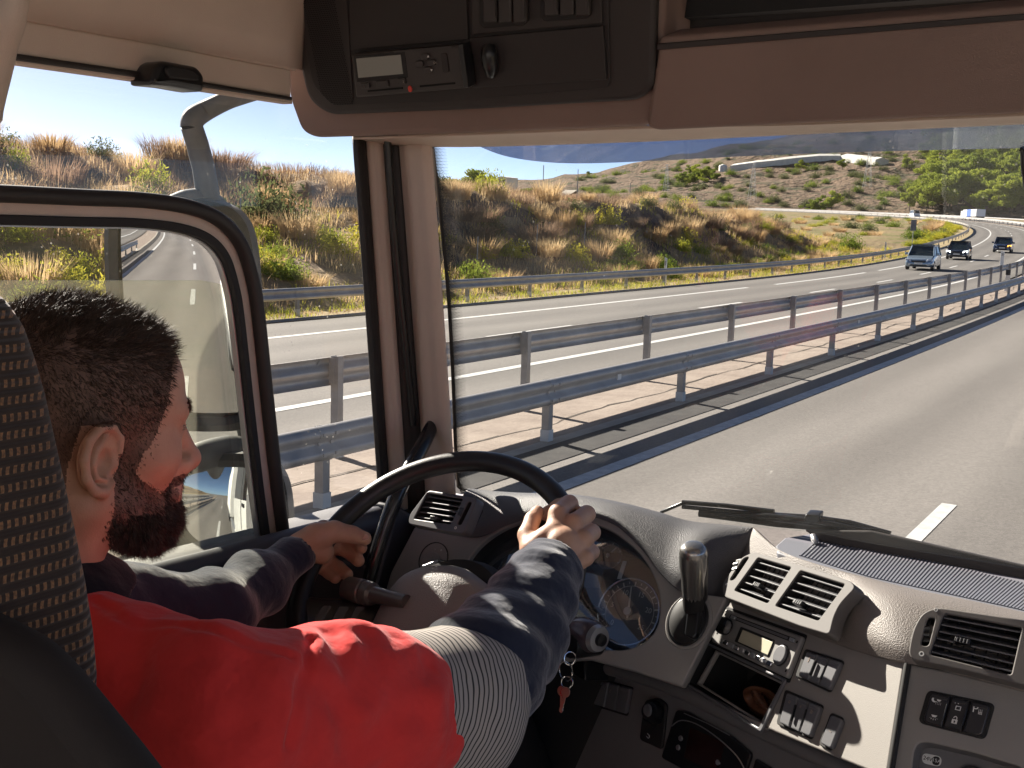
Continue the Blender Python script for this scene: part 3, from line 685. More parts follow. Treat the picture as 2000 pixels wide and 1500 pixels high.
def tree(px, r, s, label, group, var):
    while len(PIN) <= var:
        cr, tr = pine(50 + len(PIN)); root = empty('pine_tree', label=label, cat='tree', group=group)
        a = mesh('crown', cr[0], cr[1], m_pine, None, smooth=False); a.parent = root; b = mesh('trunk', tr[0], tr[1], m_bark, None); b.parent = root
        PIN.append(root); root['fresh'] = 1
    o = PIN[var]
    if 'fresh' in o: del o['fresh']
    else: o = copy_tree(o)
    o['label'] = label
    if group: o['group'] = group
    elif 'group' in o: del o['group']
    p = hill_at(px, r); o.location = (p[0], p[1], p[2] - .6); o.rotation_euler = (0, 0, random.random() * 6.28); o.scale = (s, s, s * g.uniform(.85, 1.1))
for i in range(300):
    u = g.random(); r = R0 + 8 + u * 330; lo = 1775 + 45 * g.random() - 25 * (u < .12) + 10 * (u > .3)
    px = lo + (2080 - lo) * g.random()
    tree(px, r, g.uniform(1.0, 1.7), 'sunlit pine of the dense wood on the right of the hillside', 'pines of the wood on the hillside', i % 5)
for i, (px, r) in enumerate(((1325, 690), (1337, 700), (1348, 685), (1358, 705), (1368, 690), (1378, 712), (1388, 700), (1352, 722), (1340, 735))):
    tree(px, r, .85, 'pine in the small clump at the left of the hillside', 'small pine clump on the hillside', i % 5)
SC = [(1145, 870, .5, 'single round tree on the skyline beside the dirt track'), (1555, hill_r(1555, 334), .75, 'left one of two trees in front of the long white greenhouse'), (1635, hill_r(1635, 332), .75, 'right one of two trees in front of the long white greenhouse'), (1760, hill_r(1760, 335), .95, 'broad tree left of the pine wood near the upper pylon'), (1752, 600, .55, 'small dark tree on the bare slope below the right pylon'), (1790, 575, .75, 'tree at the foot of the slope left of the pine wood'), (1598, 548, .9, 'dark tree where the distant road vanishes behind the bluff'), (1620, 552, 1.0, 'dark tree just right of where the distant road vanishes'), (1583, 546, .8, 'yellowish tree at the left end of the distant road'), (1880, 553, .5, 'small bright tree behind the distant lorry')]
for i, (px, r, s, lb) in enumerate(SC): tree(px, r, s, lb, None, i % 5)
for _ in range(210):
    px = g.uniform(1120, 1830); r = g.uniform(560, 860); p = hill_at(px, r)
    o = place('olive' if g.random() < .6 else 'green', int(g.integers(0, 4)), Vector(p), g.uniform(3.0, 5.5), .7, 'dark shrub dotted on the distant hillside', 'shrubs dotted over the hillside')
for i, (px, r) in enumerate(((880, 330), (935, 420), (955, 430), (1015, 430), (1030, 425), (925, 300))):
    dx, dy = hill_dir(px); o = copy_tree(PIN[i % 5]); o['label'] = 'distant tree on the skyline behind the dry bank'; o['group'] = 'distant trees on the skyline'; o.location = (dx * r, dy * r, 5 if r > 310 else 6.5); o.scale = (1.1, 1.1, .9)

# ------------------------------------------------------------------ buildings and masts on the hill
m_gh = M('greenhouse_film', (.72, .70, .64), .6, var=(.4, .2)); m_wall = M('white_wall', (.72, .70, .66), .8); m_roof = M('tiled_roof', (.25, .12, .08), .9)
ghp = [(1418, 792), (1462, 790), (1503, 792), (1545, 797), (1588, 806), (1630, 812), (1672, 812), (1698, 806)]
ghp = [(px, hill_r(px, y)) for px, y in ((1418, 334), (1462, 328), (1503, 324), (1545, 319), (1588, 315), (1630, 315), (1672, 320), (1698, 323))]
for i in range(len(ghp) - 1):
    a0, a1 = hill_at(*ghp[i]), hill_at(*ghp[i + 1]); z = 3.4
    t = empty('greenhouse', tuple(a0), label='white film greenhouse of the long row across the hillside', cat='greenhouse', group='row of white greenhouses on the hillside')
    n = np.cross(a1 - a0, [0, 0, 1]); n /= np.linalg.norm(n); b = n * 9; U = np.array([0, 0, 1.])
    V = [a0 - U * 4, a1 - U * 4, a1 - U * 4 - b, a0 - U * 4 - b]; V += [v + U * (4 + z) for v in V]; V += [(V[4] + V[7]) / 2 + U * 1.4, (V[5] + V[6]) / 2 + U * 1.4]
    mesh('wall', V[:8], [(0, 1, 5, 4), (1, 2, 6, 5), (2, 3, 7, 6), (3, 0, 4, 7)], m_gh, t, False)
    mesh('roof', V[4:], [(0, 1, 5, 4), (2, 3, 4, 5), (1, 2, 5), (3, 0, 4)], m_gh, t, False)
def house(px, r, z, w, h, label, roof=True):
    dx, dy = hill_dir(px); c = np.array([dx * r, dy * r, z]); t = empty('house', tuple(c), label=label, cat='house')
    Acc().box(c[0] - w / 2, c[0] + w / 2, c[1] - 3, c[1] + 3, c[2] - 5, c[2] + h).build('wall', m_wall, t)
    a = Acc(); a.prism([(c[0] - w / 2 - .3, c[1] - 3.3, c[2] + h + .01), (c[0] + w / 2 + .3, c[1] - 3.3, c[2] + h + .01), (c[0], c[1] - 3.3, c[2] + h + (1.2 if roof else .25))], (0, -1, 0), 6.6); a.build('roof', m_roof if roof else m_wall, t)
    m_win = M('dark_window', (.03, .04, .05), .2)
    for k in (-.25, .2): Acc().box(c[0] + w * k - .4, c[0] + w * k + .4, c[1] - 3.04, c[1] - 3.005, c[2] + h * .35, c[2] + h * .75).build('window', m_win, t)
house(988, 330, 12, 3.2, 2.6, 'small white box-shaped building on the skyline behind the dry bank', False)
house(948, 480, 14, 7, 3.2, 'low white house half hidden in trees on the skyline')
p = hill_at(1404, hill_r(1404, 334)); 
t = empty('water_tank', tuple(p), label='small white round tank at the left end of the greenhouses', cat='tank'); lathe('drum', [(2.6, -2), (2.6, 3.2), (2.4, 3.5), (.2, 4.4)], p, (0, 0, 1), m_wall, t, 16)
m_mast = M('mast_steel', (.40, .40, .40), .5, .3)
def pylon(base, H, w, label):
    base = np.array(base); t = empty('power_pylon', tuple(base), label=label, cat='pylon'); a = Acc(); nlev = 9
    def ring(k): s = w * (1 - .82 * k / nlev) / 2; z = H * k / nlev; return [base + np.array([sx * s, sy * s, z - (1 if k == 0 else 0)]) for sx, sy in ((-1, -1), (1, -1), (1, 1), (-1, 1))]
    for i in range(4): V, F = tube_vf([ring(0)[i], ring(nlev)[i]], .07, 4); a.add(V, F)
    a.build('leg', m_mast, t); a = Acc()
    for k in range(nlev):
        A, B = ring(k), ring(k + 1)
        for i in range(4):
            for p, q in ((A[i], B[(i + 1) % 4]), (A[(i + 1) % 4], B[i])): V, F = tube_vf([p, q], .03, 3); a.add(V, F)
    a.build('brace', m_mast, t); a = Acc()
    for k, s in ((.78, .17), (.88, .14), (.97, .10)):
        V, F = tube_vf([base + np.array([-H * s, 0, H * k]), base + np.array([H * s, 0, H * k])], .12, 4); a.add(V, F)
    a.build('cross_arm', m_mast, t)
    return t
pylon(hill_at(1464, hill_r(1464, 392)), 19, 3.6, 'slender lattice pylon standing in front of the hill, middle of the three'); pylon(hill_at(1686, hill_r(1686, 366)), 20, 4, 'taller lattice pylon on the slope below the greenhouses'); pylon(hill_at(1296, 640), 15, 3, 'lattice pylon left of the small pine clump')
for px, r, h in ((1057, 300, 11), (1124, 360, 13), (937, 260, 6)):
    dx, dy = hill_dir(px); tag(tube('mast', [(dx * r, dy * r, 4), (dx * r, dy * r, 6 + h)], .12, m_mast, None, 5), {1057: 'thin mast on the skyline left of the dirt track', 1124: 'thin mast above the dirt track', 937: 'short thin mast behind the bank at the left edge of the windscreen'}[px], 'mast')

# ------------------------------------------------------------------ vehicles
m_tyre = M('tyre', (.015, .015, .016), .8); m_rim = M('alloy', (.45, .45, .47), .3, .8); m_cwin = M('car_glass', (.02, .03, .035), .05, 0, spec=.8)
m_lamp = M('headlight', (.75, .78, .8), .08, .3); m_orange = M('indicator', (.9, .35, .05), .25); m_orange.node_tree.nodes['Principled BSDF'].inputs['Emission Color'].default_value = (1, .35, .05, 1); m_orange.node_tree.nodes['Principled BSDF'].inputs['Emission Strength'].default_value = 1.5; m_litl = M('headlight_lit', (.8, .8, .8), .2); m_litl.node_tree.nodes['Principled BSDF'].inputs['Emission Color'].default_value = (1, .97, .9, 1); m_litl.node_tree.nodes['Principled BSDF'].inputs['Emission Strength'].default_value = 1.6; m_plate = M('number_plate', (.75, .75, .72), .5); m_trim = M('car_trim', (.02, .02, .022), .5)
def car(name, label, cat, x, y, z, paint, L=4.2, Wd=1.76, H=1.5, hood=.95, van=False, orange=False, glint=True, lit=False):
    """front faces -Y in local space"""
    root = empty(name, (x, y, z)); tag(root, label, cat)
    tg = tangent(y); root.rotation_euler = (0, 0, math.atan2(tg[1], tg[0]) - PI / 2)
    def lp(o): o.parent = root; return o
    def body(sec, nmv, mt, bev=.05):
        # sections: (y, half width bottom, half width top, z bottom, z top)
        V = []; F = []
        for yy_, wb, wt, zb, zt in sec:
            zm = (zb + zt) / 2
            V += [(-wb * .92, yy_, zb), (-wb, yy_, zb + .12), (-wb, yy_, zm), (-wt, yy_, zt), (wt, yy_, zt), (wb, yy_, zm), (wb, yy_, zb + .12), (wb * .92, yy_, zb)]
        for i in range(len(sec) - 1):
            for k in range(8): F.append((i * 8 + k, i * 8 + (k + 1) % 8, (i + 1) * 8 + (k + 1) % 8, (i + 1) * 8 + k))
        F += [tuple(range(7, -1, -1)), tuple((len(sec) - 1) * 8 + k for k in range(8))]
        o = lp(mesh(nmv, V, F, mt, None, True, angle=50)); m = o.modifiers.new('b', 'BEVEL'); m.width = bev; m.segments = 2; m.limit_method = 'ANGLE'; m.angle_limit = .5
        return o
    w = Wd / 2; b = .22; belt = H * .60
    body([(-L / 2, w * .80, w * .7, b + .08, .55), (-L / 2 + .08, w * .93, w * .84, b, .70), (-L / 2 + .45, w, w * .9, b, .80), (-L / 2 + hood, w, w * .93, b, belt), (0, w, w * .95, b, belt + .03), (L / 2 - .5, w, w * .93, b, belt + .05), (L / 2 - .1, w * .95, w * .88, b, belt), (L / 2, w * .85, w * .8, b + .1, belt - .15)], 'body', paint)
    f0, f1, r1, r0 = -L / 2 + hood - .05, -L / 2 + hood + .62, L / 2 - (.35 if van else .55), L / 2 - .12
    body([(f1, w * .78, w * .72, H - .10, H), (f1 + .3, w * .80, w * .74, H - .08, H + .02), (r1, w * .78, w * .7, H - .10, H - .02)], 'roof', paint, .03)
    # glass house
    zb = belt - .02; V = [(-w * .90, f0, zb), (w * .90, f0, zb), (w * .76, f1, H - .04), (-w * .76, f1, H - .04), (-w * .88, r0, zb + .02), (w * .88, r0, zb + .02), (w * .74, r1, H - .05), (-w * .74, r1, H - .05)]
    lp(mesh('windscreen', V[:4], [(0, 1, 2, 3)], m_cwin, None, False)); lp(mesh('side_window', V, [(1, 5, 6, 2)], m_cwin, None, False)); lp(mesh('side_window', V, [(4, 0, 3, 7)], m_cwin, None, False)); lp(mesh('rear_window', V, [(5, 4, 7, 6)], m_cwin, None, False))
    for s in (-1, 1):
        Vp, Fp = tube_vf([(s * w * .905, f0, zb), (s * w * .765, f1, H - .03)], .045, 6); lp(mesh('pillar', Vp, Fp, paint, None)); Vp, Fp = tube_vf([(s * w * .89, .25, zb), (s * w * .76, .22, H - .05)], .04, 6); lp(mesh('pillar', Vp, Fp, paint, None))
        V2, F2 = tube_vf([(s * w * .88, r0, zb), (s * w * .745, r1, H - .04)], .06, 6); lp(mesh('pillar', V2, F2, paint, None))
        # mirror
        a = Acc().box(min(s * w * .97, s * (w + .2)), max(s * w * .97, s * (w + .2)), f0 + .28, f0 + .42, belt + .02, belt + .17); lp(a.build('door_mirror', paint if glint else m_trim, None, True, bev=.03))
        # headlight
        a = Acc().prism([(s * w * .52, -L / 2 - .015, .56), (s * w * .95, -L / 2 + .10, .60), (s * w * .97, -L / 2 + .14, .76), (s * w * .58, -L / 2 + .03, .72)][::s], (0, -1, 0), .12)
        lp(a.build('headlight', m_orange if (orange and s > 0) else (m_litl if lit else m_lamp), None, True, bev=.02))
        a = Acc().box(s * w * .62 - .09, s * w * .62 + .09, -L / 2 - .01, -L / 2 + .1, .33, .41); lp(a.build('fog_light', m_lamp, None, True, bev=.02))
        for yy_ in (-L / 2 + .78, L / 2 - .78):
            V, F = lathe_vf([(.20, 0), (.30, 0), (.32, .03), (.32, .17), (.29, .2)], (s * (w - .2), yy_, .32), (s, 0, 0), 22)
            wh = lp(mesh('wheel', V, F, m_tyre, None)); V, F = lathe_vf([(.03, .20), (.19, .205), (.20, .17)], (s * (w - .2), yy_, .32), (s, 0, 0), 18); r = mesh('rim', V, F, m_rim, None); r.parent = wh
    lp(Acc().box(-w * .5, w * .5, -L / 2 - .02, -L / 2 + .1, .50, .62).build('grille', m_trim, None, True, bev=.02))
    lp(Acc().box(-w * .6, w * .6, -L / 2 - .025, -L / 2 + .1, .27, .36).build('air_intake', m_trim, None, True, bev=.02))
    lp(Acc().box(-.26, .26, -L / 2 - .04, -L / 2 - .02, .40, .51).build('number_plate', m_plate, None))
    return root
m_blue = M('silver_blue_paint', (.30, .38, .47), .22, .55, coat=.6); m_dark = M('black_paint', (.018, .022, .035), .12, .2, coat=.8); m_navy = M('navy_paint', (.02, .035, .08), .15, .2, coat=.8); m_wp = M('white_paint', (.78, .78, .78), .3, 0, coat=.4)
car('parked_car'.replace('parked_', ''), 'silver-blue family car driving towards us, nearest of the oncoming cars', 'car', -17.35, 79, float(road_z(79)), m_blue, 4.3, 1.78, 1.60, .90)
car('car', 'black hatchback with bright headlights right behind the silver-blue car', 'car', -19.35, 101, float(road_z(101)), m_dark, 4.0, 1.74, 1.46, .95, lit=True)
car('car', 'dark blue car with an orange glowing left indicator, furthest of the three oncoming cars', 'car', -19.1, 121, float(road_z(121)), m_navy, 4.0, 1.7, 1.44, .95, orange=True)
yv = 366.; car('van', 'tiny white van far away on the bend above the road sign', 'van', float(road_x(12.2, yv)), yv, float(road_z(yv)), m_wp, 5.2, 2.0, 2.3, .6, van=True)
# lorry on the distant near-side carriageway
yv = 343.; x = float(road_x(2.5, yv)); z = float(road_z(yv)); t = empty('lorry', (x, yv, z), label='distant white lorry with a blue middle section on its trailer, behind the pale barrier', cat='lorry')
tg = tangent(yv); t.rotation_euler = (0, 0, math.atan2(tg[1], tg[0]) - PI / 2); m_bl = M('blue_tarp', (.05, .12, .42), .5)
for nm, bx, mt in (('trailer', (-1.25, 1.25, -7.5, -2.2, 1.0, 3.0), m_wp), ('blue_panel', (-1.26, 1.26, -2.2, 2.2, 1.0, 3.0), m_bl), ('trailer', (-1.25, 1.25, 2.2, 6.2, 1.0, 3.0), m_wp), ('cab', (-1.22, 1.22, 6.6, 8.7, .6, 2.7), m_wp), ('chassis', (-1.1, 1.1, -7.4, 8.2, .55, .98), m_trim)):
    o = Acc().box(*bx).build(nm, mt, None, True, bev=.06); o.parent = t
for yy_ in (-6, -4.8, 3.4, 7.4):
    for s in (-1, 1):
        V, F = lathe_vf([(.3, 0), (.5, .02), (.5, .26), (.3, .28)], (s * .95, yy_, .5), (s, 0, 0), 16); o = mesh('wheel', V, F, m_tyre, None); o.parent = t
# ================================================================== THE TRUCK WE SIT IN
TR = empty('truck', (-.15, 0, 0), label='white lorry cab seen from inside, grey-beige dashboard and dark overhead console around the windscreen', cat='truck')
m_beige = M('beige_trim', (.60, .485, .40), .62, var=(6, .12), bump=(900, .35, .0006, 'vor'))
m_liner = M('roof_liner', (.66, .60, .54), .9, var=(3, .15), bump=(700, .5, .0008))
m_head_shaded = M('header_beige_shaded', (.25, .17, .14), .65, var=(6, .12), bump=(900, .35, .0006, 'vor'))  # beige trim darkened: the header's low light is put into its colour
m_hdark = M('overhead_black', (.032, .026, .024), .55, bump=(1200, .35, .0005, 'vor'))
m_hpan = M('overhead_panel', (.024, .019, .018), .6, bump=(1400, .3, .0004))
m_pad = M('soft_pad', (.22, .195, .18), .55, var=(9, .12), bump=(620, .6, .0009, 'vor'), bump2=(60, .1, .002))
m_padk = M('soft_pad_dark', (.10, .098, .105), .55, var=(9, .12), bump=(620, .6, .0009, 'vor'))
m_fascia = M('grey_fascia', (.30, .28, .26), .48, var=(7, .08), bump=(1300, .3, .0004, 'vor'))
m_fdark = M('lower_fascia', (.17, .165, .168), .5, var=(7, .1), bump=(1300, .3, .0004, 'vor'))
m_sw = M('switch_plastic', (.13, .13, .14), .42, bump=(1500, .2, .0003))
m_blk = M('gloss_black', (.012, .012, .013), .28); m_mblk = M('matt_black', (.014, .013, .013), .7); m_rub = M('rubber_seal', (.022, .018, .016), .55, bump=(300, .2, .0006))
m_rim_w = M('wheel_leather', (.020, .019, .020), .36, bump=(700, .25, .0006, 'vor'), var=(14, .25))
m_hub = M('wheel_hub', (.27, .26, .25), .5, bump=(520, .7, .0009, 'vor'))
m_chrome = M('chrome', (.62, .62, .63), .12, 1.0); m_silver = M('silver_paint', (.45, .45, .46), .3, .7); m_symbol = M('white_symbol', (.75, .75, .72), .6)
m_lcd = M('lcd_cream', (.52, .49, .36), .35, coat=.3); m_lcd2 = M('lcd_grey', (.27, .28, .25), .35, coat=.3); m_red = M('red_dot', (.65, .06, .04), .4)
m_grip = M('grab_handle_black', (.018, .018, .02), .25, coat=.3)
m_wglass = glass('windscreen_glass', (.97, .99, .985), .012, .018, speck=.25); m_dglass = glass('door_glass', (.97, .985, .98), .005, .03, speck=.5)
m_half = glass('lowered_glass', (.86, .87, .83), .065, .05, dcol=(.72, .68, .55)); m_visor = glass('visor_tint', (.42, .46, .56), .20, .10, dcol=(.42, .50, .62), streak=1, speck=.1)
m_lens = glass('cluster_lens', (.86, .90, .94), .09, .22, dcol=(.6, .72, .85)); m_mirr = M('mirror_glass', (.88, .90, .91), .0, 1.0);  # bluish veil colour in the lens stands in for reflected sky
m_house = M('mirror_housing', (.13, .13, .132), .6, var=(30, .3), bump=(200, .2, .001)); m_cabw = M('white_truck_paint', (.74, .74, .73), .3, var=(2, .05), coat=.3)

# main surfaces the cab is laid out on
WS = Plane((-1.065, 1.525, 2.152), (0, -.9886, -.1509))                 # windscreen
DO = Plane((-1.20, 1.0, 2.5), (1, 0, 0)); 
HD = Plane((-1.006, 1.295, 2.802), (.027, -.95, -.31))                  # overhead console face
_k = EYE + (np.array([-.512, 1.475, 2.024]) - EYE) * .96
KP = Plane(_k, (-.542, -.712, .446))                                    # centre console, turned to the driver
IP = Plane(at(1300, 1200, 1.585), (-.06, -.87, .48))                    # instrument fascia
RP = Plane(KP.on(1772, 1295), (0, -.87, .50))                           # passenger side fascia
LP = Plane(KP.on(1338, 1345), (-.47, -.86, .18))                        # lower fascia
HZ = Plane((0, 1.5, 2.163), (0, 0, 1), up=(0, 1, 0))                    # dash top

# ---- shell around the cab (roof, floor, back and passenger side)
a = Acc(); a.box(-1.24, 1.3, .30, 1.32, 3.28, 3.33); a.box(-1.24, 1.3, -.75, -.60, 3.28, 3.33); a.box(-1.24, -.55, -.60, .30, 3.28, 3.33); a.box(.75, 1.3, -.60, .30, 3.28, 3.33); a.build('roof', m_liner, TR)  # hatch opening added out of view to let extra daylight in
a = Acc(); a.box(-1.24, 1.3, -.80, -.75, .9, 1.95); a.box(-1.24, 1.3, -.80, -.75, 2.95, 3.3); a.box(-1.24, -1.0, -.80, -.75, 1.95, 2.95); a.box(1.05, 1.3, -.80, -.75, 1.95, 2.95); a.build('rear_wall', m_liner, TR)  # opening in the back added for fill light on the driver
Acc().box(-1.24, 1.3, -.75, 1.56, .86, .92).build('cab_floor', m_liner, TR)
m_bounce = M('bounce_box_pale', (.52, .47, .42), .9, var=(5, .1)); Acc().box(-.42, 1.22, -.70, 1.10, .93, 1.72).build('bounce_box', m_bounce, TR, True, bev=.05)  # added pale block, out of view, bouncing sunlight up onto the driver
a = Acc(); a.box(1.25, 1.3, -.75, 1.5, .9, 1.85); a.box(1.25, 1.3, -.75, -.45, 1.85, 3.3); a.box(1.25, 1.3, -.45, 1.5, 2.95, 3.3); a.build('passenger_side', m_liner, TR)
Acc().box(-1.24, 1.3, 1.50, 1.56, .9, 2.10).build('firewall', m_mblk, TR)
Acc().box(-1.24, 1.3, 1.36, 1.45, 2.86, 3.33).build('front_panel', m_mblk, TR)

# ---- driver's side: rail over the door, pillars, sill
def dp(name, pts, h0, h1, mat, r=0, bev=.003, parent=None): return ppx(name, DO, [pts], h0, h1, mat, parent or TR, r, bev)
dp('door_rail', [(-120, 4), (28, 28), (300, 78), (572, 130), (572, 196), (300, 150), (-120, 88)], -.04, .012, m_beige, 0, .008)
# roof side panel leaning inwards
c0, c1 = DO.on(-150, -4, .01), DO.on(590, 134, .01); c2, c3 = c1 + np.array([.16, 0, .34]), c0 + np.array([.16, -.1, .34])
loft('roof_side_panel', [[c0, (c0 + c1) / 2, c1], [c0 + (c3 - c0) * .5 + [.0, 0, .03], (c0 + c1 + c2 + c3) / 4 + [0, 0, .03], c1 + (c2 - c1) * .5 + [0, 0, .03]], [c3, (c2 + c3) / 2, c2]], m_beige, TR, 4, 4, .02)
tube('trim_roll', [DO.on(-150, -4, .014), DO.on(28, 27, .014), DO.on(300, 77, .014), DO.on(575, 131, .014)], .006, m_beige, TR, 8, smooth_n=4)
dp('rail_seal', [(-120, 82), (300, 143), (572, 189), (572, 196), (300, 155), (-120, 96)], .0, .017, m_rub, 0, .003)
dp('rail_lip', [(-120, 93), (300, 152), (572, 194), (572, 203), (300, 162), (-120, 103)], -.01, .012, m_beige, 0, .002)
tube('rear_pillar', [at(28, -40, 1.0), at(22, 20, 1.0), at(-6, 85, 1.02), at(-60, 210, 1.05)], [.012, .014, .018, .03], m_beige, TR, 12, smooth_n=5)
h = dp('coat_hook', [(296, 157), (306, 126), (322, 118), (388, 130), (402, 148), (401, 180), (385, 178), (340, 170), (298, 166)], .0, .045, m_blk, .006, .008)
dp('hook_pad', [(322, 133), (335, 128), (378, 136), (390, 147), (390, 158), (330, 152)], .045, .050, m_mblk, .008, .002, parent=h)
# A-pillar in vertical strips
def strip_px(name, top, bot, d0, d1, mat, bulge=.006, par=None):
    """vertical trim strip: (xl, xr, y) at top and bottom with depths left and right"""
    rows = []
    for k in range(9):
        t = k / 8; y = top[2] + (bot[2] - top[2]) * t; xl = top[0] + (bot[0] - top[0]) * t; xr = top[1] + (bot[1] - top[1]) * t
        bow = 4 * math.sin(PI * t) * .6
        L_, R_ = d0.on(xl + bow * .4, y), d1.on(xr + bow * .4, y); m = (L_ + R_) / 2; m = m + (EYE - m) / np.linalg.norm(EYE - m) * bulge
        rows.append([L_, L_ * .5 + m * .5 + (EYE - m) * bulge * .3, m, R_ * .5 + m * .5 + (EYE - m) * bulge * .3, R_])
    return loft(name, rows, mat, par or TR, 3, 2, .006)
D1 = Plane((-1.185, 0, 0), (1, 0, 0)); D2 = Plane((-1.16, 0, 0), (1, 0, 0)); D3 = Plane((-1.135, 0, 0), (1, 0, 0)); D4 = Plane((-1.115, 0, 0), (1, 0, 0)); W9 = WS.shift(.006)
strip_px('door_seal', (690, 714, 262), (744, 764, 1010), D1, D1, m_rub, .010)
strip_px('pillar_trim', (712, 748, 262), (762, 800, 1010), D1, D2, m_beige, .010)
strip_px('pillar_seal', (746, 782, 262), (797, 838, 1010), D2, D3, m_rub, .006)
strip_px('windscreen_pillar_trim', (779, 842, 262), (834, 892, 990), D3, W9, m_beige, .012)
tube('cable_cover', [D3.on(757, 270), D3.on(765, 400), D3.on(780, 560), D3.on(799, 740), D3.on(808, 830)], .006, m_blk, TR, 8, smooth_n=4)
# grab handle
gh = tube('grab_handle', [D3.on(853, 818, .025), D3.on(843, 834, .035), D3.on(826, 868, .045), D3.on(795, 925, .055), D3.on(768, 985, .055), D3.on(742, 1060, .05), D3.on(722, 1130, .045), D3.on(712, 1190, .04)], [.0095, .0115, .0125, .013, .0125, .0115, .011, .011], m_grip, TR, 16, smooth_n=6)
tube('handle_cup', [D3.on(858, 812, .012), D3.on(852, 822, .026)], .0145, m_beige, gh, 16)
lathe('handle_bracket', [(.006, 0), (.013, .003), (.014, .014), (.010, .022), (.004, .024)], D3.on(838, 795, .0), (1, -.5, .3), m_blk, gh, 14)
# door panel and sill
SILL = [(-160, 1240), (300, 1126), (570, 1052), (760, 1000)]
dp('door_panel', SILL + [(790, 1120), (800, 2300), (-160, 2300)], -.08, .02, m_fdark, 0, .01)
m_sill = M('door_sill_trim', (.07, .07, .085), .5, bump=(900, .3, .0005, 'vor'))
a = [DO.on(x, y, .03) for x, y in ((-160, 1248), (300, 1133), (570, 1060), (765, 1006))]
tube('door_sill', a, .022, m_sill, TR, 14, smooth_n=4)
m_brownp = M('dark_brown_door', (.05, .038, .036), .7); ppx('door_pocket', Plane((-1.165, 0, 0), (1, 0, 0)), [[(520, 1150), (700, 1085), (770, 1160), (760, 1500), (480, 1500)]], -.02, .015, m_brownp, TR, .03, .01)
dp('dash_side', [(778, 985), (812, 1010), (775, 1180), (760, 1400), (690, 1400), (720, 1200)], .0, .07, M('dash_side_plastic', (.045, .045, .055), .5), .01, .006)
# window frame that crosses the opening
fr = [(-140, 374), (0, 378), (150, 385), (280, 391), (370, 405), (430, 432), (470, 480), (492, 550), (503, 620), (520, 780), (538, 940), (556, 1075)]
frs = catmull([DO.uv(x, y, -.012) for x, y in fr], 7)
def off(path, o):
    P = np.array(path); T = np.gradient(P, axis=0); T /= np.linalg.norm(T, axis=1)[:, None]; Nn = np.stack([T[:, 1], -T[:, 0]], 1); return P + Nn * o
P1 = [DO.w(x, y, -.010) for x, y in frs]; wf = tube('window_frame', P1, .0105, m_rub, TR, 14)
def ribbon(name, o0, o1, h0, h1, mat, parent):
    A, B = off(frs, o0), off(frs, o1); L = [tuple(p) for p in A] + [tuple(p) for p in B[::-1]]
    return plate(name, DO, [L], h0, h1, mat, parent, .002)
ribbon('frame_inner_strip', -.006, .028, -.030, -.016, m_beige, wf); ribbon('frame_gasket', .024, .036, -.032, -.012, m_mblk, wf); ribbon('frame_gasket', .036, .0385, -.034, -.022, m_silver, wf)
# panes
ppx('door_window', DO, [[(-140, 80), (300, 130), (572, 180), (705, 215), (760, 1010), (570, 1065), (300, 1140), (-140, 1250)]], -.052, -.048, m_dglass, TR, 0, .0005)
hp = ppx('lowered_window', DO, [[(-140, 548), (395, 547), (440, 556), (470, 590), (486, 640), (500, 720), (535, 1060), (300, 1140), (-140, 1250)]], -.044, -.040, m_half, TR, [[0, 0, .02, .02, .02, 0, 0, 0, 0]], .0012)

# ---- overhead console
def hpx(name, pts, h0, h1, mat, r=.004, bev=.003, parent=None, holes=()): return ppx(name, HD, [pts] + list(holes), h0, h1, mat, parent or TR, [r] * (1 + len(holes)), bev)
oc = hpx('overhead_console', [(548, -140), (553, 120), (562, 195), (585, 258), (612, 272), (900, 264), (1262, 250), (1290, 225), (1300, -140)], -.16, .0, m_head_shaded, .014, .012)
di = hpx('console_insert', [(580, -140), (582, 120), (600, 196), (640, 226), (900, 216), (1245, 197), (1276, 172), (1284, -140)], .0, .016, m_hdark, .022, .007)
hpx('insert_panel', [(598, -140), (598, 100), (613, 172), (650, 207), (900, 197), (1192, 172), (1185, -140)], .016, .019, m_hpan, .012, .002, di)
# loudspeaker mesh
ga = Acc(); sp = [(590, -60), (674, -60), (690, 203), (652, 206), (612, 168), (597, 100)]
hpx('speaker_grille', sp, .019, .021, m_hpan, .01, .001, di)
u0, v1 = HD.uv(590, -10, .021); u1, v0 = HD.uv(692, 206, .021); poly = [HD.uv(x, y, .021) for x, y in sp]
def inside(p, poly):
    c = False
    for i in range(len(poly)):
        (x1, y1), (x2, y2) = poly[i - 1], poly[i]
        if (y1 > p[1]) != (y2 > p[1]) and p[0] < (x2 - x1) * (p[1] - y1) / (y2 - y1) + x1: c = not c
    return c
st = .0031; j = 0; yv = v0
while yv < v1:
    xv = u0 + (j % 2) * st / 2
    while xv < u1:
        if inside((xv, yv), poly):
            q = [HD.w(xv + .0011 * math.cos(t), yv + .0011 * math.sin(t), .0214) for t in np.linspace(0, 2 * PI, 6, endpoint=False)]; ga.add(q, [tuple(range(6))])
        xv += st
    yv += st * .87; j += 1
m_hole = M('speaker_hole', (.0015, .0015, .0015), .9); o = ga.build('speaker_hole', m_hole, di); o['kind'] = 'stuff'
hpx('cover_flap', [(680, -60), (908, -60), (914, 78), (684, 98)], .019, .024, m_hpan, .002, .0015, di)
hpx('switch_plate', [(918, -60), (1172, -60), (1176, 46), (922, 68)], .019, .023, m_hdark, .002, .0015, di)
hpx('lower_flap', [(917, 74), (1177, 50), (1184, 156), (924, 172)], .019, .025, m_hpan, .002, .0015, di)
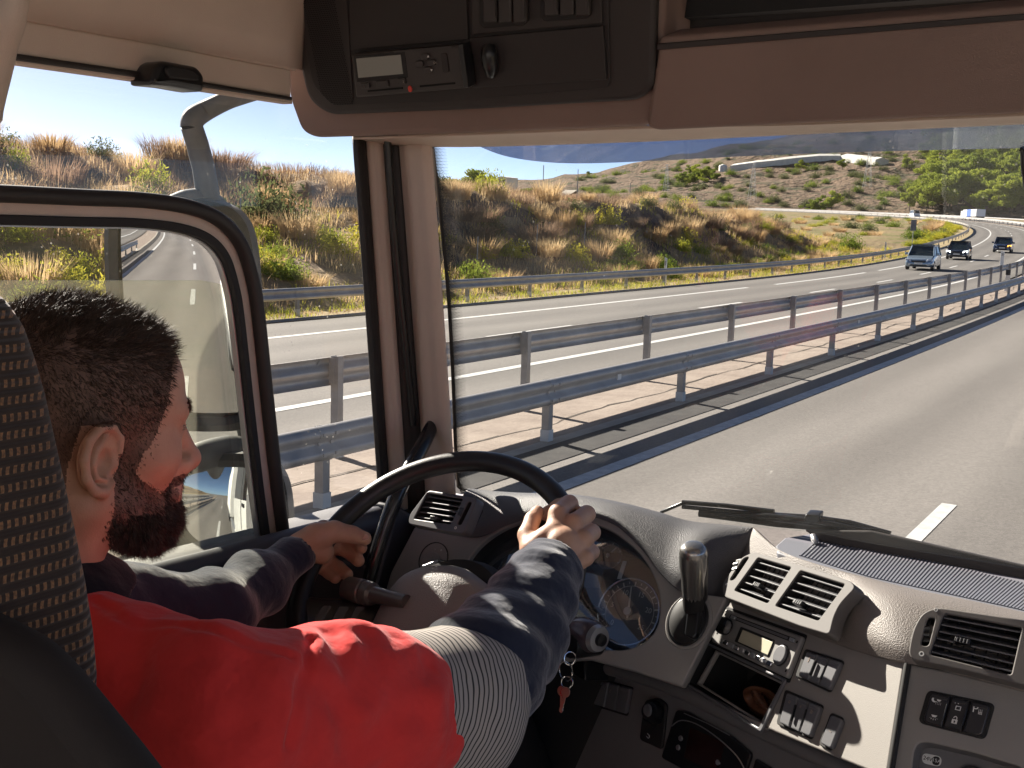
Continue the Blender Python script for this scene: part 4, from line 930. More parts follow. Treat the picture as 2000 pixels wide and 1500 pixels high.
for q in ([(934, -60), (1028, -60), (1030, 40), (1024, 50), (945, 55), (937, 48)], [(1053, -60), (1152, -60), (1154, 26), (1148, 36), (1065, 42), (1056, 36)]):
    g0 = hpx('switch_block', q, .023, .026, m_mblk, .004, .001, di)
m_osw = M('overhead_switch', (.038, .032, .030), .45)
for (x0, x1, y0) in ((940, 1027, 46), (1059, 1150, 32)):
    for k in range(3):
        a0 = x0 + (x1 - x0) * k / 3 + 1.5; a1 = x0 + (x1 - x0) * (k + 1) / 3 - 1.5
        hpx('rocker_switch', [(a0, -60), (a1, -60), (a1 + 2, y0 - 2), (a0 + 2, y0)], .026, .034, m_osw, .002, .002, di)
        if k != 1: hpx('switch_ridge', [(a1 - 6, -60), (a1 - 3, -60), (a1 - 1, y0 - 12), (a1 - 5, y0 - 12)], .034, .037, m_osw, .0005, .0006, di)
tube('microphone', [HD.on(955, 90, .030), HD.on(955, 105, .034), HD.on(958, 130, .034), HD.on(960, 148, .030)], [.008, .011, .0105, .006], m_blk, di, 14, smooth_n=4)
# tachograph
TQ = [(685, 106), (904, 87), (915, 172), (695, 191)]
tg_ = hpx('tachograph', TQ, .019, .034, M('tachograph_body', (.040, .033, .031), .45, bump=(900, .15, .0003)), .003, .003, TR)
def tq(name, s0, s1, t0, t1, h0, h1, mat, r=.0012, bev=.0006): return hpx(name, sub([(686, 107), (893, 89), (904, 170), (696, 189)], s0, s1, t0, t1), h0, h1, mat, r, bev, tg_)
tq('side_bracket', 1.005, 1.05, -.02, 1.02, .030, .050, m_blk); tq('display', .04, .46, .10, .56, .034, .0352, m_lcd2, .0005, .0002)
tq('display_frame', .02, .50, .03, .66, .033, .0346, m_mblk); tq('key', .05, .13, .70, .82, .034, .0375, m_osw); tq('button', .20, .31, .68, .83, .034, .0365, m_osw); tq('key', .40, .47, .66, .80, .034, .0375, m_osw)
tq('card_slot', .11, .44, .875, .915, .034, .0350, m_hole, .0002, .0002); tq('card_slot', .60, .93, .87, .915, .034, .0350, m_hole, .0002, .0002); tq('paper_slot', .40, .95, .0, .04, .034, .0356, m_osw, .0003, .0002)
for (s, t) in ((.68, .20), (.62, .36), (.735, .36), (.69, .52)): tq('key', s - .035, s + .035, t - .075, t + .075, .034, .0378, m_osw, .003, .001)
for (s, t, d) in ((.68, .20, 1), (.695, .52, -1)): 
    c = bil(TQ, s, t); hpx('key_symbol', [(c[0] - 2.2, c[1] + 2 * d), (c[0] + 2.2, c[1] + 2 * d), (c[0], c[1] - 3 * d)], .0378, .0381, m_symbol, 0, .0001, tg_)
tq('eject_slot', .83, .89, .16, .62, .034, .0358, m_hpan, .003); 
c = bil(TQ, .49, .90); u, v = HD.uv(*c, .034); plate('lock_button', HD, [ell2((u, v), .0032, .0044)], .034, .0362, m_red, tg_, .0006)
def text(name, s, pl, px, py, h, size, mat, parent, rot=0, depth=.0002):
    fc = bpy.data.curves.new(name, 'FONT'); fc.body = s; fc.size = size; fc.align_x = 'CENTER'; fc.align_y = 'CENTER'; fc.extrude = depth
    t = bpy.data.objects.new('t', fc); me = bpy.data.meshes.new_from_object(t); bpy.data.objects.remove(t); bpy.data.curves.remove(fc)
    u, v = pl.uv(px, py, h); me.transform(pl.mat(h) @ Matrix.Translation((u, v, 0)) @ Matrix.Rotation(rot, 4, 'Z')); me.materials.clear()
    return obj_from(name, me, mat, parent, False)
m_dim = M('dim_symbol', (.28, .22, .19), .6)
for px_, py_, s in ((*bil(TQ, .735, .36), 'OK'), (*bil(TQ, .085, .76), '1'), (*bil(TQ, .435, .73), '2')): text('key_symbol', s, HD, px_, py_, .038, .0042, m_dim, tg_, -.0)
# right hand part of the header
hpx('header_panel', [(1285, 96), (1287, 73), (1600, 47), (2160, -2), (2160, 216), (1700, 236), (1285, 256), (1266, 250), (1262, 240)], -.05, .012, m_head_shaded, .006, .006)
hpx('header_step', [(1283, 100), (1284, 86), (2160, 14), (2160, 26), (1284, 98)], .010, .016, m_hdark, 0, .001)
hpx('header_shelf', [(1288, 74), (1288, -160), (2160, -200), (2160, -2)], -.14, -.09, m_hdark, 0, .003)
# underside between console face and windscreen
T = [HD.on(x, y, -.02) for x, y in ((690, 270), (760, 268), (900, 262), (1262, 248), (1600, 240), (2160, 216))]
B = [DO.on(560, 200, .0), WS.on(735, 279, .004), WS.on(900, 285, .004), WS.on(1262, 274, .004), WS.on(1600, 258, .004), WS.on(2160, 232, .004)]
B[0] = WS.on(690, 276, .004)
loft('header_underside', [T, [(p + q) / 2 + np.array([0, 0, .004]) for p, q in zip(T, B)], B], m_beige, TR, 5, 4, .004)

# ---- windscreen, printed edge and sun visor outside
L = [(846, 288), (1000, 290), (1262, 283), (1600, 268), (2300, 238), (2300, 1160), (1700, 1062), (1590, 1040), (1300, 1016), (1000, 975), (905, 962), (892, 945)]
ppx('windscreen', WS, [L], -.006, -.001, m_wglass, TR, 0, .0005)
m_frit = M('frit_print', (.012, .012, .013), .4)
fr_ = [(841, 284), (868, 520), (880, 700), (888, 900), (893, 948)]
Fp = catmull([WS.uv(x, y, .0) for x, y in fr_], 12)
L1 = [tuple(p) for p in Fp]; L2 = [tuple(p + np.array([.0062 - .0 * i, 0])) for i, p in enumerate(Fp[::-1])]
plate('windscreen_edge', WS, [L1 + L2], -.001, .001, m_frit, TR, .0002)
ga = Acc(); dist = 0; row = 0; yv = Fp[:, 1].max()
while yv > Fp[:, 1].min() - .012:
    xe = np.interp(-yv, -Fp[:, 1], Fp[:, 0]) + .0062
    for c in range(9):
        r = .00135 * (1 - .085 * c); x = xe + (c + (.5 if row % 2 else 0)) * .0026
        ga.add([WS.w(x + r * math.cos(t), yv + r * math.sin(t), .0006) for t in np.linspace(0, 2 * PI, 7, endpoint=False)], [tuple(range(7))])
    yv -= .00225; row += 1
for i, (x, y) in enumerate(catmull([WS.uv(a_, b_) for a_, b_ in ((893, 950), (905, 958), (960, 966), (1100, 978))], 30)):
    for c in range(5 if i < 30 else 2): r = .0013 * (1 - .12 * c); ga.add([WS.w(x + r * math.cos(t), y + .001 + c * .0024 + r * math.sin(t), .0006) for t in np.linspace(0, 2 * PI, 7, endpoint=False)], [tuple(range(7))])
o = ga.build('frit_dots', m_frit, TR); o['kind'] = 'stuff'
VS = Plane((-1.0, 1.60, 2.7), (0, -.99, -.12)); vz = []
for x, y in ((930, 283), (985, 304), (1060, 316), (1150, 319), (1300, 313), (1500, 303), (1780, 294), (2300, 284), (2300, 120), (930, 170)): vz.append(VS.uv(x, y))
plate('sun_visor', VS, [[tuple(p) for p in catmull(vz[:8], 5)] + vz[8:]], -.002, .002, m_visor, TR, .0008)
# wipers
WO = WS.shift(-.035); 
wp = tube('wiper', [WO.on(1262, 1040), WO.on(1292, 1000), WO.on(1333, 983), WO.on(1345, 982)], .0028, m_blk, TR, 8)
tube('wiper_blade', [WO.on(1333, 981), WO.on(1420, 988), WO.on(1512, 999)], .0036, m_blk, wp, 8); tube('wiper_arm', [WO.on(1333, 990), WO.on(1450, 1001), WO.on(1590, 1010), WO.on(1660, 1020), WO.on(1740, 1042)], .0034, m_grip, wp, 8)
tube('wiper_blade', [WO.on(1366, 1003), WO.on(1440, 1012), WO.on(1520, 1024), WO.on(1640, 1036)], [.0055, .0060, .005, .003], m_blk, wp, 8)
tube('wiper_arm', [WO.on(1420, 1007, .004), WO.on(1500, 1008, .004), WO.on(1600, 1020, .004), WO.on(1700, 1038, .004)], [.003, .006, .006, .005], m_grip, wp, 8)
ppx('wiper_joint', WO, [[(1572, 1005), (1600, 1007), (1598, 1024), (1570, 1020)]], -.01, .012, m_blk, wp, .003, .002)
for k in range(3): ppx('wiper_link', WO, [[(1436 + 26 * k, 1008 + k), (1444 + 26 * k, 1009 + k), (1444 + 26 * k, 1018 + k), (1436 + 26 * k, 1017 + k)]], -.004, .006, m_blk, wp, 0, .001)
lathe('washer_nozzle', [(.004, 0), (.005, .004), (.005, .014), (.003, .018)], WO.on(1588, 1046, .028), (.5, -.8, -.3), m_silver, wp, 12)

# ---- dash: soft top, tray and fascias
def B_(x, y, pl, h=.004): return pl.on(x, y, h)
cols = [((914, 958, WS), (906, 1046, IP)), ((960, 963, WS), (940, 1046, IP)), ((1020, 967, WS), (985, 1026, IP)), ((1100, 969, WS), (1060, 1003, IP)), ((1160, 976, WS), (1130, 1003, IP)), ((1225, 989, WS), (1200, 1022, IP)),
        ((1290, 1006, WS), (1256, 1072, IP)), ((1345, 1022, WS), (1297, 1125, IP)), ((1410, 1029, WS), (1350, 1164, IP)), ((1475, 1033, WS), (1424, 1170, KP)), ((1516, 1070, HZ), (1475, 1196, KP)), ((1562, 1092, HZ), (1545, 1222, KP)),
        ((1640, 1117, HZ), (1615, 1250, KP)), ((1695, 1134, HZ), (1690, 1273, KP)), ((1745, 1147, HZ), (1768, 1293, KP)), ((1800, 1160, HZ), (1850, 1310, RP)), ((1900, 1180, HZ), (1960, 1338, RP)), ((2010, 1204, HZ), (2060, 1366, RP)), ((2160, 1236, HZ), (2200, 1400, RP))]
rt, r1, r2, r3, rb = [], [], [], [], []
for (a0, b0, p0), (a1, b1, p1) in cols:
    t = p0.on(a0, b0, .004 if p0 is WS else .002); b = p1.on(a1, b1, .008); up = np.array([0, 0, 1.]); L_ = np.linalg.norm(t - b)
    kb_ = 1.0 if (p1 is IP or a0 > 1650) else .15
    q1 = t * .72 + b * .28 + (p1.n * L_ * .10 + up * L_ * .06) * kb_; q2 = t * .45 + b * .55 + (p1.n * L_ * .13 + up * L_ * .03) * kb_; q3 = t * .18 + b * .82 + p1.n * L_ * .09 * kb_
    rt.append(t); r1.append(q1) ; r2.append(q2); r3.append(q3); rb.append(b - p1.n * .004)
i0 = 10
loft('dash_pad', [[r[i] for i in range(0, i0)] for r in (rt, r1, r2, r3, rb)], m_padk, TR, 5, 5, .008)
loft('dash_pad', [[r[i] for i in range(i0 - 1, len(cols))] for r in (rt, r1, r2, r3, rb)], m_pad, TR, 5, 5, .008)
m_tray = M('tray_blue_grey', (.20, .205, .235), .5, bump=(900, .2, .0004)); tray = ppx('dash_tray', HZ, [[(1514, 1066), (1532, 1050), (1584, 1042), (1800, 1075), (2200, 1170), (2200, 1250), (1960, 1194), (1695, 1136), (1562, 1094), (1518, 1078)]], -.02, .002, m_tray, TR, .004, .003)
a = Acc()
for k in range(92):
    s = k / 91; b = np.array([1562 + s * 610, 0]); yb = np.interp(b[0], [1562, 1695, 1960, 2200], [1086, 1127, 1184, 1240]); yt_x = b[0] + 32 + 30 * s; yt = np.interp(yt_x, [1560, 1600, 1800, 2200], [1056, 1058, 1092, 1185])
    if yt >= yb - 3: continue
    p, q = HZ.on(b[0], yb, .002), HZ.on(yt_x, yt, .002); d = q - p; d /= np.linalg.norm(d); w = np.cross(d, [0, 0, 1]) * .0011
    a.add([p - w, p + w, q + w, q - w, p - w + [0, 0, .0013], p + w + [0, 0, .0013], q + w + [0, 0, .0013], q - w + [0, 0, .0013]], [(4, 5, 6, 7), (0, 1, 5, 4), (1, 2, 6, 5), (2, 3, 7, 6), (3, 0, 4, 7)])
o = a.build('tray_rib', m_tray, TR); o['kind'] = 'stuff'
CW = Plane((0, 1.535, 2.16), (0, -.98, .2)); ppx('windscreen_cowl', CW, [[(1570, 1034), (1700, 1036), (2200, 1150), (2200, 1225), (1800, 1104), (1600, 1058)]], -.02, .0, m_hdark, TR, .004, .003)

lens = [(903, 1140), (915, 1100), (945, 1062), (995, 1030), (1055, 1014), (1120, 1016), (1185, 1034), (1240, 1072), (1275, 1120), (1291, 1172), (1286, 1222), (1262, 1254), (1220, 1270), (1160, 1268), (1100, 1262), (1000, 1265), (930, 1240), (905, 1190)]
lu = [tuple(p) for p in catmull([IP.uv(x, y) for x, y in lens], 4, True)]
fo = fillet([IP.uv(x, y) for x, y in [(812, 1030), (905, 1042), (985, 1020), (1060, 998), (1130, 998), (1200, 1016), (1256, 1066), (1297, 1118), (1350, 1158), (1422, 1168), (1334, 1343), (1240, 1312), (1150, 1288), (1000, 1296), (760, 1296), (742, 1200), (765, 1120)]], .004)
plate('instrument_fascia', IP, [fo, lu], -.012, .004, m_fascia, TR, .003)
cl = empty('instrument_cluster', tuple(IP.on(1110, 1140)), parent=TR)
lb = [tuple(p) for p in catmull([IP.uv(x, y, -.05) for x, y in lens], 4, True)]
plate('cluster_dial_plate', IP, [lu], -.064, -.060, m_mblk, cl, .001)
def wall(name, pl, loop, h0, h1, mat, parent, k=1.0):
    c = np.mean(loop, axis=0); n = len(loop); V = [pl.w(p[0], p[1], h1) for p in loop] + [pl.w(c[0] + (p[0] - c[0]) * k, c[1] + (p[1] - c[1]) * k, h0) for p in loop]
    return mesh(name, V, [(i, (i + 1) % n, (i + 1) % n + n, i + n) for i in range(n)], mat, parent, angle=60)
wall('cluster_hood', IP, lu, -.060, -.006, M('hood_black', (.022, .02, .02), .5), cl, .93)
# domed lens
cc = np.mean(lu, axis=0); V = [IP.w(*(cc + (np.array(p) - cc) * s), -.014 + .04 * (p[0] - cc[0]) * s - .13 * (p[1] - cc[1]) * s + .010 * (1 - s * s)) for s in (1, .8, .6, .4, .2) for p in lu] + [IP.w(*cc, -.004)]; n = len(lu)
F = [(r * n + i, r * n + (i + 1) % n, (r + 1) * n + (i + 1) % n, (r + 1) * n + i) for r in range(4) for i in range(n)] + [(4 * n + i, 4 * n + (i + 1) % n, 5 * n) for i in range(n)]
mesh('cluster_lens', V, F, m_lens, cl, angle=180)
m_dial = M('dial_print', (.62, .62, .60), .6); m_dface = M('dial_face', (.10, .11, .125), .5)
def gauge(px, py, rad, a0, a1, nt_, needle, nums):
    u, v = IP.uv(px, py, -.055); r = rad
    g_ = plate('gauge', IP, [ell2((u, v), r, r, 48)], -.060, -.0575, m_dface, cl, .0005)
    plate('gauge_ring', IP, [ell2((u, v), r * 1.03, r * 1.03, 48), ell2((u, v), r * .97, r * .97, 48)], -.060, -.052, m_chrome, g_, .0008)
    a = Acc()
    for k in range(nt_):
        t = a0 + (a1 - a0) * k / (nt_ - 1); big = k % 2 == 0; r0, r1_ = r * (.80 if big else .86), r * .93; w = .0011 if big else .0006
        d = np.array([math.cos(t), math.sin(t)]); e = np.array([-d[1], d[0]]); c = np.array([u, v])
        a.add([IP.w(*(c + d * r0 - e * w), -.0570), IP.w(*(c + d * r0 + e * w), -.0570), IP.w(*(c + d * r1_ + e * w), -.0570), IP.w(*(c + d * r1_ - e * w), -.0570)], [(3, 2, 1, 0)])
    o = a.build('gauge_ticks', m_dial, g_); o['kind'] = 'stuff'
    plate('gauge_arc', IP, [[(u + r * .80 * math.cos(t), v + r * .80 * math.sin(t)) for t in np.linspace(a0, a1, 40)] + [(u + r * .785 * math.cos(t), v + r * .785 * math.sin(t)) for t in np.linspace(a1, a0, 40)]], -.0575, -.0568, m_dial, g_, .0001)
    d = np.array([math.cos(needle), math.sin(needle)]); e = np.array([-d[1], d[0]]); c = np.array([u, v])
    plate('needle', IP, [[tuple(c - d * r * .2 - e * .0016), tuple(c + d * r * .75 - e * .0006), tuple(c + d * r * .75 + e * .0006), tuple(c - d * r * .2 + e * .0016)]], -.054, -.052, m_symbol, g_, .0003)
    plate('needle_cap', IP, [ell2((u, v), r * .13, r * .13, 20)], -.055, -.049, m_silver, g_, .001)
    for t, s in nums:
        fc = bpy.data.curves.new('n', 'FONT'); fc.body = s; fc.size = r * .22; fc.align_x = 'CENTER'; fc.align_y = 'CENTER'; fc.extrude = .0001
        tt = bpy.data.objects.new('t', fc); me = bpy.data.meshes.new_from_object(tt); bpy.data.objects.remove(tt)
        me.transform(IP.mat(-.0566) @ Matrix.Translation((u + r * .62 * math.cos(t), v + r * .62 * math.sin(t), 0))); me.materials.clear(); obj_from('gauge_number', me, m_dial, g_, False)
gauge(1228, 1195, .050, 3.9, -.6, 21, 1.75, ((3.9, '0'), (3.0, '5'), (2.1, '10'), (1.2, '15'), (.3, '20'), (-.6, '25')))
gauge(1018, 1160, .058, 3.9, -.7, 25, 2.6, ((3.9, '0'), (3.1, '20'), (2.3, '40'), (1.5, '60'), (.7, '80'), (-.1, '100')))
gauge(1190, 1085, .022, 3.6, -.4, 9, 1.0, ())
q = [(1219, 1088), (1225, 1093), (1213, 1131), (1205, 1130)]; ppx('cluster_label', IP, [q], -.0575, -.0560, M('label_print', (.55, .62, .66), .5), cl, 0, .0001)
ppx('cluster_screen', IP, [[(1120, 1100), (1180, 1104), (1172, 1150), (1112, 1146)]], -.0595, -.0570, M('cluster_screen', (.05, .075, .10), .15, coat=.5), cl, .002, .0005)
lathe('trip_button', [(.004, -.03), (.005, .0), (.0045, .012), (.002, .014)], IP.on(1158, 1187, -.03), IP.n, m_blk, cl, 14)
# lamp switch
u, v = IP.uv(850, 1094); ls = plate('light_switch', IP, [ell2((u, v), .0275, .0275, 40)], .0, .0055, m_fascia, TR, .001); plate('switch_groove', IP, [ell2((u, v), .0285, .0285, 40), ell2((u, v), .0272, .0272, 40)], .003, .0065, m_mblk, ls, .0003)
plate('switch_collar', IP, [ell2((u, v - .006), .0175, .0175, 30)], .005, .010, m_fascia, ls, .002)
ppx('switch_grip', IP, [[(824, 1103), (856, 1091), (872, 1094), (872, 1103), (856, 1104), (826, 1116), (821, 1112)]], .008, .026, m_blk, ls, .002, .003); ppx('switch_grip_top', IP, [[(824, 1105), (855, 1093), (855, 1099), (826, 1111)]], .026, .0275, m_silver, ls, .001, .0008)
for x, y, s in ((862, 1074, 'o'), (850, 1072, '-'), (873, 1081, '=')): text('switch_symbol', s, IP, x, y, .0057, .006, m_symbol, ls)

# ---- centre console
so = [(1386, 1262), (1536, 1334), (1490, 1424), (1349, 1336)]
ko = fillet([KP.uv(x, y) for x, y in [(1426, 1168), (1444, 1085), (1560, 1120), (1655, 1245), (1771, 1294), (1736, 1520), (1700, 1506), (1520, 1432), (1338, 1345)]], .003)
plate('centre_console', KP, [ko, fillet([KP.uv(x, y) for x, y in so], .003)], -.012, .004, m_fascia, TR, .0022)
tube('console_seam', [KP.on(x, y, .0045) for x, y in ((1425, 1172), (1380, 1254), (1336, 1342))], .0016, m_mblk, TR, 6)
tube('console_seam', [KP.on(x, y, .0040) for x, y in ((1773, 1296), (1757, 1395), (1737, 1520))], .0042, m_mblk, TR, 8)
# storage box
sb = empty('storage_box', tuple(KP.on(1440, 1340)), parent=TR)
lo = fillet([KP.uv(x, y) for x, y in so], .003); wall('box_wall', KP, lo, -.085, .003, m_mblk, sb, .97); plate('box_floor', KP, [lo], -.088, -.084, m_mblk, sb, .001)
plate('box_frame', KP, [fillet([KP.uv(x, y) for x, y in [(1380, 1254), (1544, 1330), (1494, 1434), (1340, 1338)]], .004), lo], .003, .0075, m_sw, sb, .0015)
sl = [(1394, 1268), (1528, 1332), (1484, 1414), (1357, 1334)]; plate('box_lip', KP, [[KP.uv(x, y) for x, y in sl], [KP.uv(x, y) for x, y in sub(sl, .03, .97, .05, .95)]], -.01, -.003, m_fascia, sb, .001)
# radio
RQ = [(1416, 1188), (1567, 1243), (1536, 1324), (1388, 1252)]
ppx('radio_recess', KP, [[(1413, 1182), (1576, 1240), (1541, 1334), (1380, 1256)]], .0035, .0055, m_mblk, TR, .003, .001)
ra = ppx('car_radio', KP, [RQ], .004, .012, M('radio_face', (.27, .262, .25), .42, bump=(1000, .2, .0003)), TR, .004, .0025)
def rq(name, s0, s1, t0, t1, h0, h1, mat, r=.001, bev=.0006, par=None): return ppx(name, KP, [sub(RQ, s0, s1, t0, t1)], h0, h1, mat, par or ra, r, bev)
rq('cassette_slot', .09, .93, .10, .21, .012, .0128, m_mblk, .0015); rq('slot_door', .17, .84, .125, .185, .0128, .0136, m_sw, .0008); rq('slot_button', .10, .15, .11, .20, .0128, .0165, m_silver); rq('slot_button', .86, .92, .11, .20, .0128, .0165, m_silver)
rq('display_frame', .26, .70, .31, .74, .012, .0135, m_blk, .002); rq('display', .30, .69, .37, .70, .0135, .0141, m_lcd, .0006, .0002)
for k in range(9): rq('radio_button', .13 + .072 * k, .13 + .072 * k + .060, .80, .93, .012, .0165, m_chrome if k % 2 == 0 else m_silver, .0025, .0012)
for s, t in ((.035, .16), (.035, .72), (.965, .16), (.965, .86)): u, v = KP.uv(*bil(RQ, s, t), .012); plate('key_hole', KP, [ell2((u, v), .0013, .0018, 12)], .012, .0125, m_hole, ra, .0001)
lathe('volume_knob', [(.0125, 0), (.0125, .010), (.0105, .014), (.0, .0145)], KP.on(*bil(RQ, .115, .47), .011), KP.n, m_blk, ra, 24); lathe('knob_cap', [(.009, 0), (.0095, .0015), (.0, .003)], KP.on(*bil(RQ, .115, .47), .0252), KP.n, m_chrome, ra, 20)
u, v = KP.uv(*bil(RQ, .845, .58), .013); plate('tuning_dial', KP, [ell2((u, v), .0115, .0135, 30)], .012, .017, m_sw, ra, .002); plate('dial_ring', KP, [ell2((u, v), .0125, .0145, 30), ell2((u, v), .0112, .0132, 30)], .012, .0145, m_blk, ra, .0006)
# switches on the console
def rocker_group(name, pl, quad, n, h, parent, ridges, r=.005, base=.004, mat=m_sw, gap=.012, inset=.05):
    c = np.mean(np.array(quad, float), axis=0); big = [tuple(c + (np.array(p) - c) * 1.09) for p in quad]
    g_ = ppx(name, pl, [big], base, base + .003, m_mblk, parent, r, .001)
    q2 = sub(quad, inset / 2, 1 - inset / 2, inset / 2, 1 - inset / 2); bt = []
    for k in range(n):
        q = sub(q2, k / n + (gap if k else 0), (k + 1) / n - (gap if k < n - 1 else 0), 0, 1)
        rr = [(r * .8 if (k == 0) else .0006), (r * .8 if k == n - 1 else .0006), (r * .8 if k == n - 1 else .0006), (r * .8 if k == 0 else .0006)]
        hgt = h + (.0008 if k % 2 == 0 else -.0012)
        L = fillet([pl.uv(x, y, hgt + base) for x, y in q], rr); b = plate('rocker_switch', pl, [L], base, base + hgt, mat, g_, .0018); bt.append((q, hgt + base, b))
        if n > 1:
            qq = sub(q, .10, .90, .03, .15); plate('switch_step', pl, [fillet([pl.uv(x, y, hgt + base) for x, y in qq], .001)], base + hgt - .001, base + hgt + .0012, mat, b, .0006)
        if k in ridges: ppx('switch_ridge', pl, [sub(q, .90, .99, .25, .80)], base + hgt - .001, base + hgt + .003, m_blk, b, .0008, .001)
    return g_, bt
g1, b1 = rocker_group('switch_block', KP, [(1574, 1270), (1644, 1292), (1619, 1349), (1556, 1320)], 3, .007, TR, (0, 1))
g2, b2 = rocker_group('switch_block', KP, [(1535, 1350), (1604, 1379), (1582, 1441), (1519, 1412)], 3, .007, TR, (0, 1))
g3, b3 = rocker_group('switch_block', KP, [(1622, 1394), (1645, 1404), (1622, 1464), (1600, 1452)], 1, .007, TR, ())
for (q, h_, b), s in zip(b1 + b2 + b3, ('§', '·', '', '¤', '×', '#', '~')):
    if s: c = bil(q, .45, .25 if len(b1) == 3 and b is not b3[0][2] else .5); text('switch_symbol', s, KP, c[0], c[1], h_ + .0003, .008, m_dim, b)
gr, br = rocker_group('switch_block', RP, [(1816, 1351), (1938, 1376), (1920, 1441), (1799, 1410)], 3, .008, TR, (0, 1), .007, .001, M('key_dark', (.028, .025, .026), .35))
def glyph(name, pl, loops, h, parent, mat=m_symbol): return plate(name, pl, loops, h, h + .0003, mat, parent, .00005, 1)
def gl(q, h_): 
    o = bil(q, .5, .5); u, v = RP.uv(*o, h_); X = np.array(RP.uv(*bil(q, 1, .5), h_)) - np.array(RP.uv(*bil(q, 0, .5), h_)); Y = np.array(RP.uv(*bil(q, .5, 0), h_)) - np.array(RP.uv(*bil(q, .5, 1), h_))
    return lambda a_, b_: tuple(np.array([u, v]) + X * a_ + Y * b_)
f = gl(br[0][0], br[0][1]); h_ = br[0][1] + .0002; b = br[0][2]
glyph('switch_symbol', RP, [[f(-.22 + .16 * math.cos(t), .30 + .09 * math.sin(t)) for t in np.linspace(1.2, 5.6, 16)] + [f(-.15 + .13 * math.cos(t), .32 + .07 * math.sin(t)) for t in np.linspace(5.2, 1.5, 12)]], h_, b)
glyph('switch_symbol', RP, [[f(-.12, .33), f(.12, .33), f(.06, .27), f(-.06, .27)]], h_, b)
for k in range(8): glyph('switch_symbol', RP, [[f(-.12 + .08 * (k % 4) - .01, .235 - .05 * (k // 4)), f(-.12 + .08 * (k % 4) + .025, .235 - .05 * (k // 4)), f(-.12 + .08 * (k % 4) + .008, .205 - .05 * (k // 4))]], h_, b)
glyph('switch_symbol', RP, [[f(-.18, -.20), f(.14, -.20), f(.06, -.27), f(-.10, -.27)]], h_, b)
for t in (-2.7, -2.2, -1.6, -1.0, -.4): glyph('switch_symbol', RP, [[f(-.02 + .15 * math.cos(t) - .008, -.27 + .05 * math.sin(t)), f(-.02 + .15 * math.cos(t) + .02, -.27 + .05 * math.sin(t)), f(-.02 + .24 * math.cos(t) + .02, -.27 + .10 * math.sin(t)), f(-.02 + .24 * math.cos(t) - .008, -.27 + .10 * math.sin(t))]], h_, b)
f = gl(br[1][0], br[1][1]); h_ = br[1][1] + .0002; b = br[1][2]
def lockg(cx, cy, op, solid):
    body = [f(cx - .15, cy + .04), f(cx + .15, cy + .04), f(cx + .15, cy - .10), f(cx - .15, cy - .10)]
    hole = [f(cx - .04, cy - .0), f(cx + .04, cy - .0), f(cx + .04, cy - .07), f(cx - .04, cy - .07)] if solid else [f(cx - .10, cy + .015), f(cx + .10, cy + .015), f(cx + .10, cy - .075), f(cx - .10, cy - .075)]
    glyph('switch_symbol', RP, [body, hole], h_, b); sx = -.14 if op else 0
    glyph('switch_symbol', RP, [[f(cx + sx + .11 * math.cos(t), cy + .07 + (.03 if op else 0) + .08 * math.sin(t)) for t in np.linspace(0, PI, 12)] + [f(cx + sx + .065 * math.cos(t), cy + .07 + (.03 if op else 0) + .05 * math.sin(t)) for t in np.linspace(PI, 0, 12)]], h_, b)
    glyph('switch_symbol', RP, [[f(cx + .065, cy + .04), f(cx + .11, cy + .04), f(cx + .11, cy + .07), f(cx + .065, cy + .07)]], h_, b) if not op else None
lockg(0, .22, True, False); lockg(0, -.22, False, True)
q, h_, b = br[2]; c = bil(q, .30, .22); text('switch_symbol', 'P', RP, c[0], c[1], h_ + .0003, .012, m_symbol, b); c = bil(q, .58, .25)
for k in range(3): text('switch_symbol', '|', RP, c[0] - 3 + 3 * k, c[1] + k * .8, h_ + .0003, .006, m_symbol, b)
text('switch_symbol', '=', RP, c[0], c[1] + 5, h_ + .0003, .007, m_symbol, b)
# passenger fascia with socket recess
rec = [(1786, 1466), (1794, 1452), (1812, 1450), (1900, 1470), (2000, 1500), (2000, 1720), (1760, 1720)]
plate('passenger_fascia', RP, [fillet([RP.uv(x, y) for x, y in [(1777, 1298), (1850, 1312), (2250, 1412), (2250, 1800), (1725, 1800), (1742, 1520)]], .003), fillet([RP.uv(x, y) for x, y in rec], .008)], -.012, .002, m_fascia, TR, .002)
so_ = ppx('power_socket', RP, [[(1760, 1440), (2020, 1495), (2020, 1800), (1740, 1800)]], -.045, -.030, m_fdark, TR, 0, .002)
wall('socket_wall', RP, fillet([RP.uv(x, y) for x, y in rec], .008), -.032, .001, m_fdark, so_, .97)
lq = [(1803, 1472), (1836, 1478), (1838, 1488), (1834, 1496), (1802, 1490), (1800, 1480)]
ppx('socket_label', RP, [[(1802, 1470), (1840, 1478), (1837, 1498), (1800, 1490)]], -.030, -.0290, m_symbol, so_, .006, .0001); text('label_text', '24V', RP, 1812, 1482, -.0287, .0062, m_mblk, so_, -.0); ppx('label_box', RP, [[(1822, 1476), (1837, 1479), (1834, 1496), (1820, 1493)]], -.0290, -.0287, m_mblk, so_, .004, .0001); text('label_text', '15A', RP, 1829, 1486, -.0284, .0056, m_symbol, so_)
lathe('socket_ring', [(.014, -.02), (.018, 0), (.018, .006), (.014, .006)], RP.on(1900, 1530, -.03), RP.n, m_blk, so_, 24)

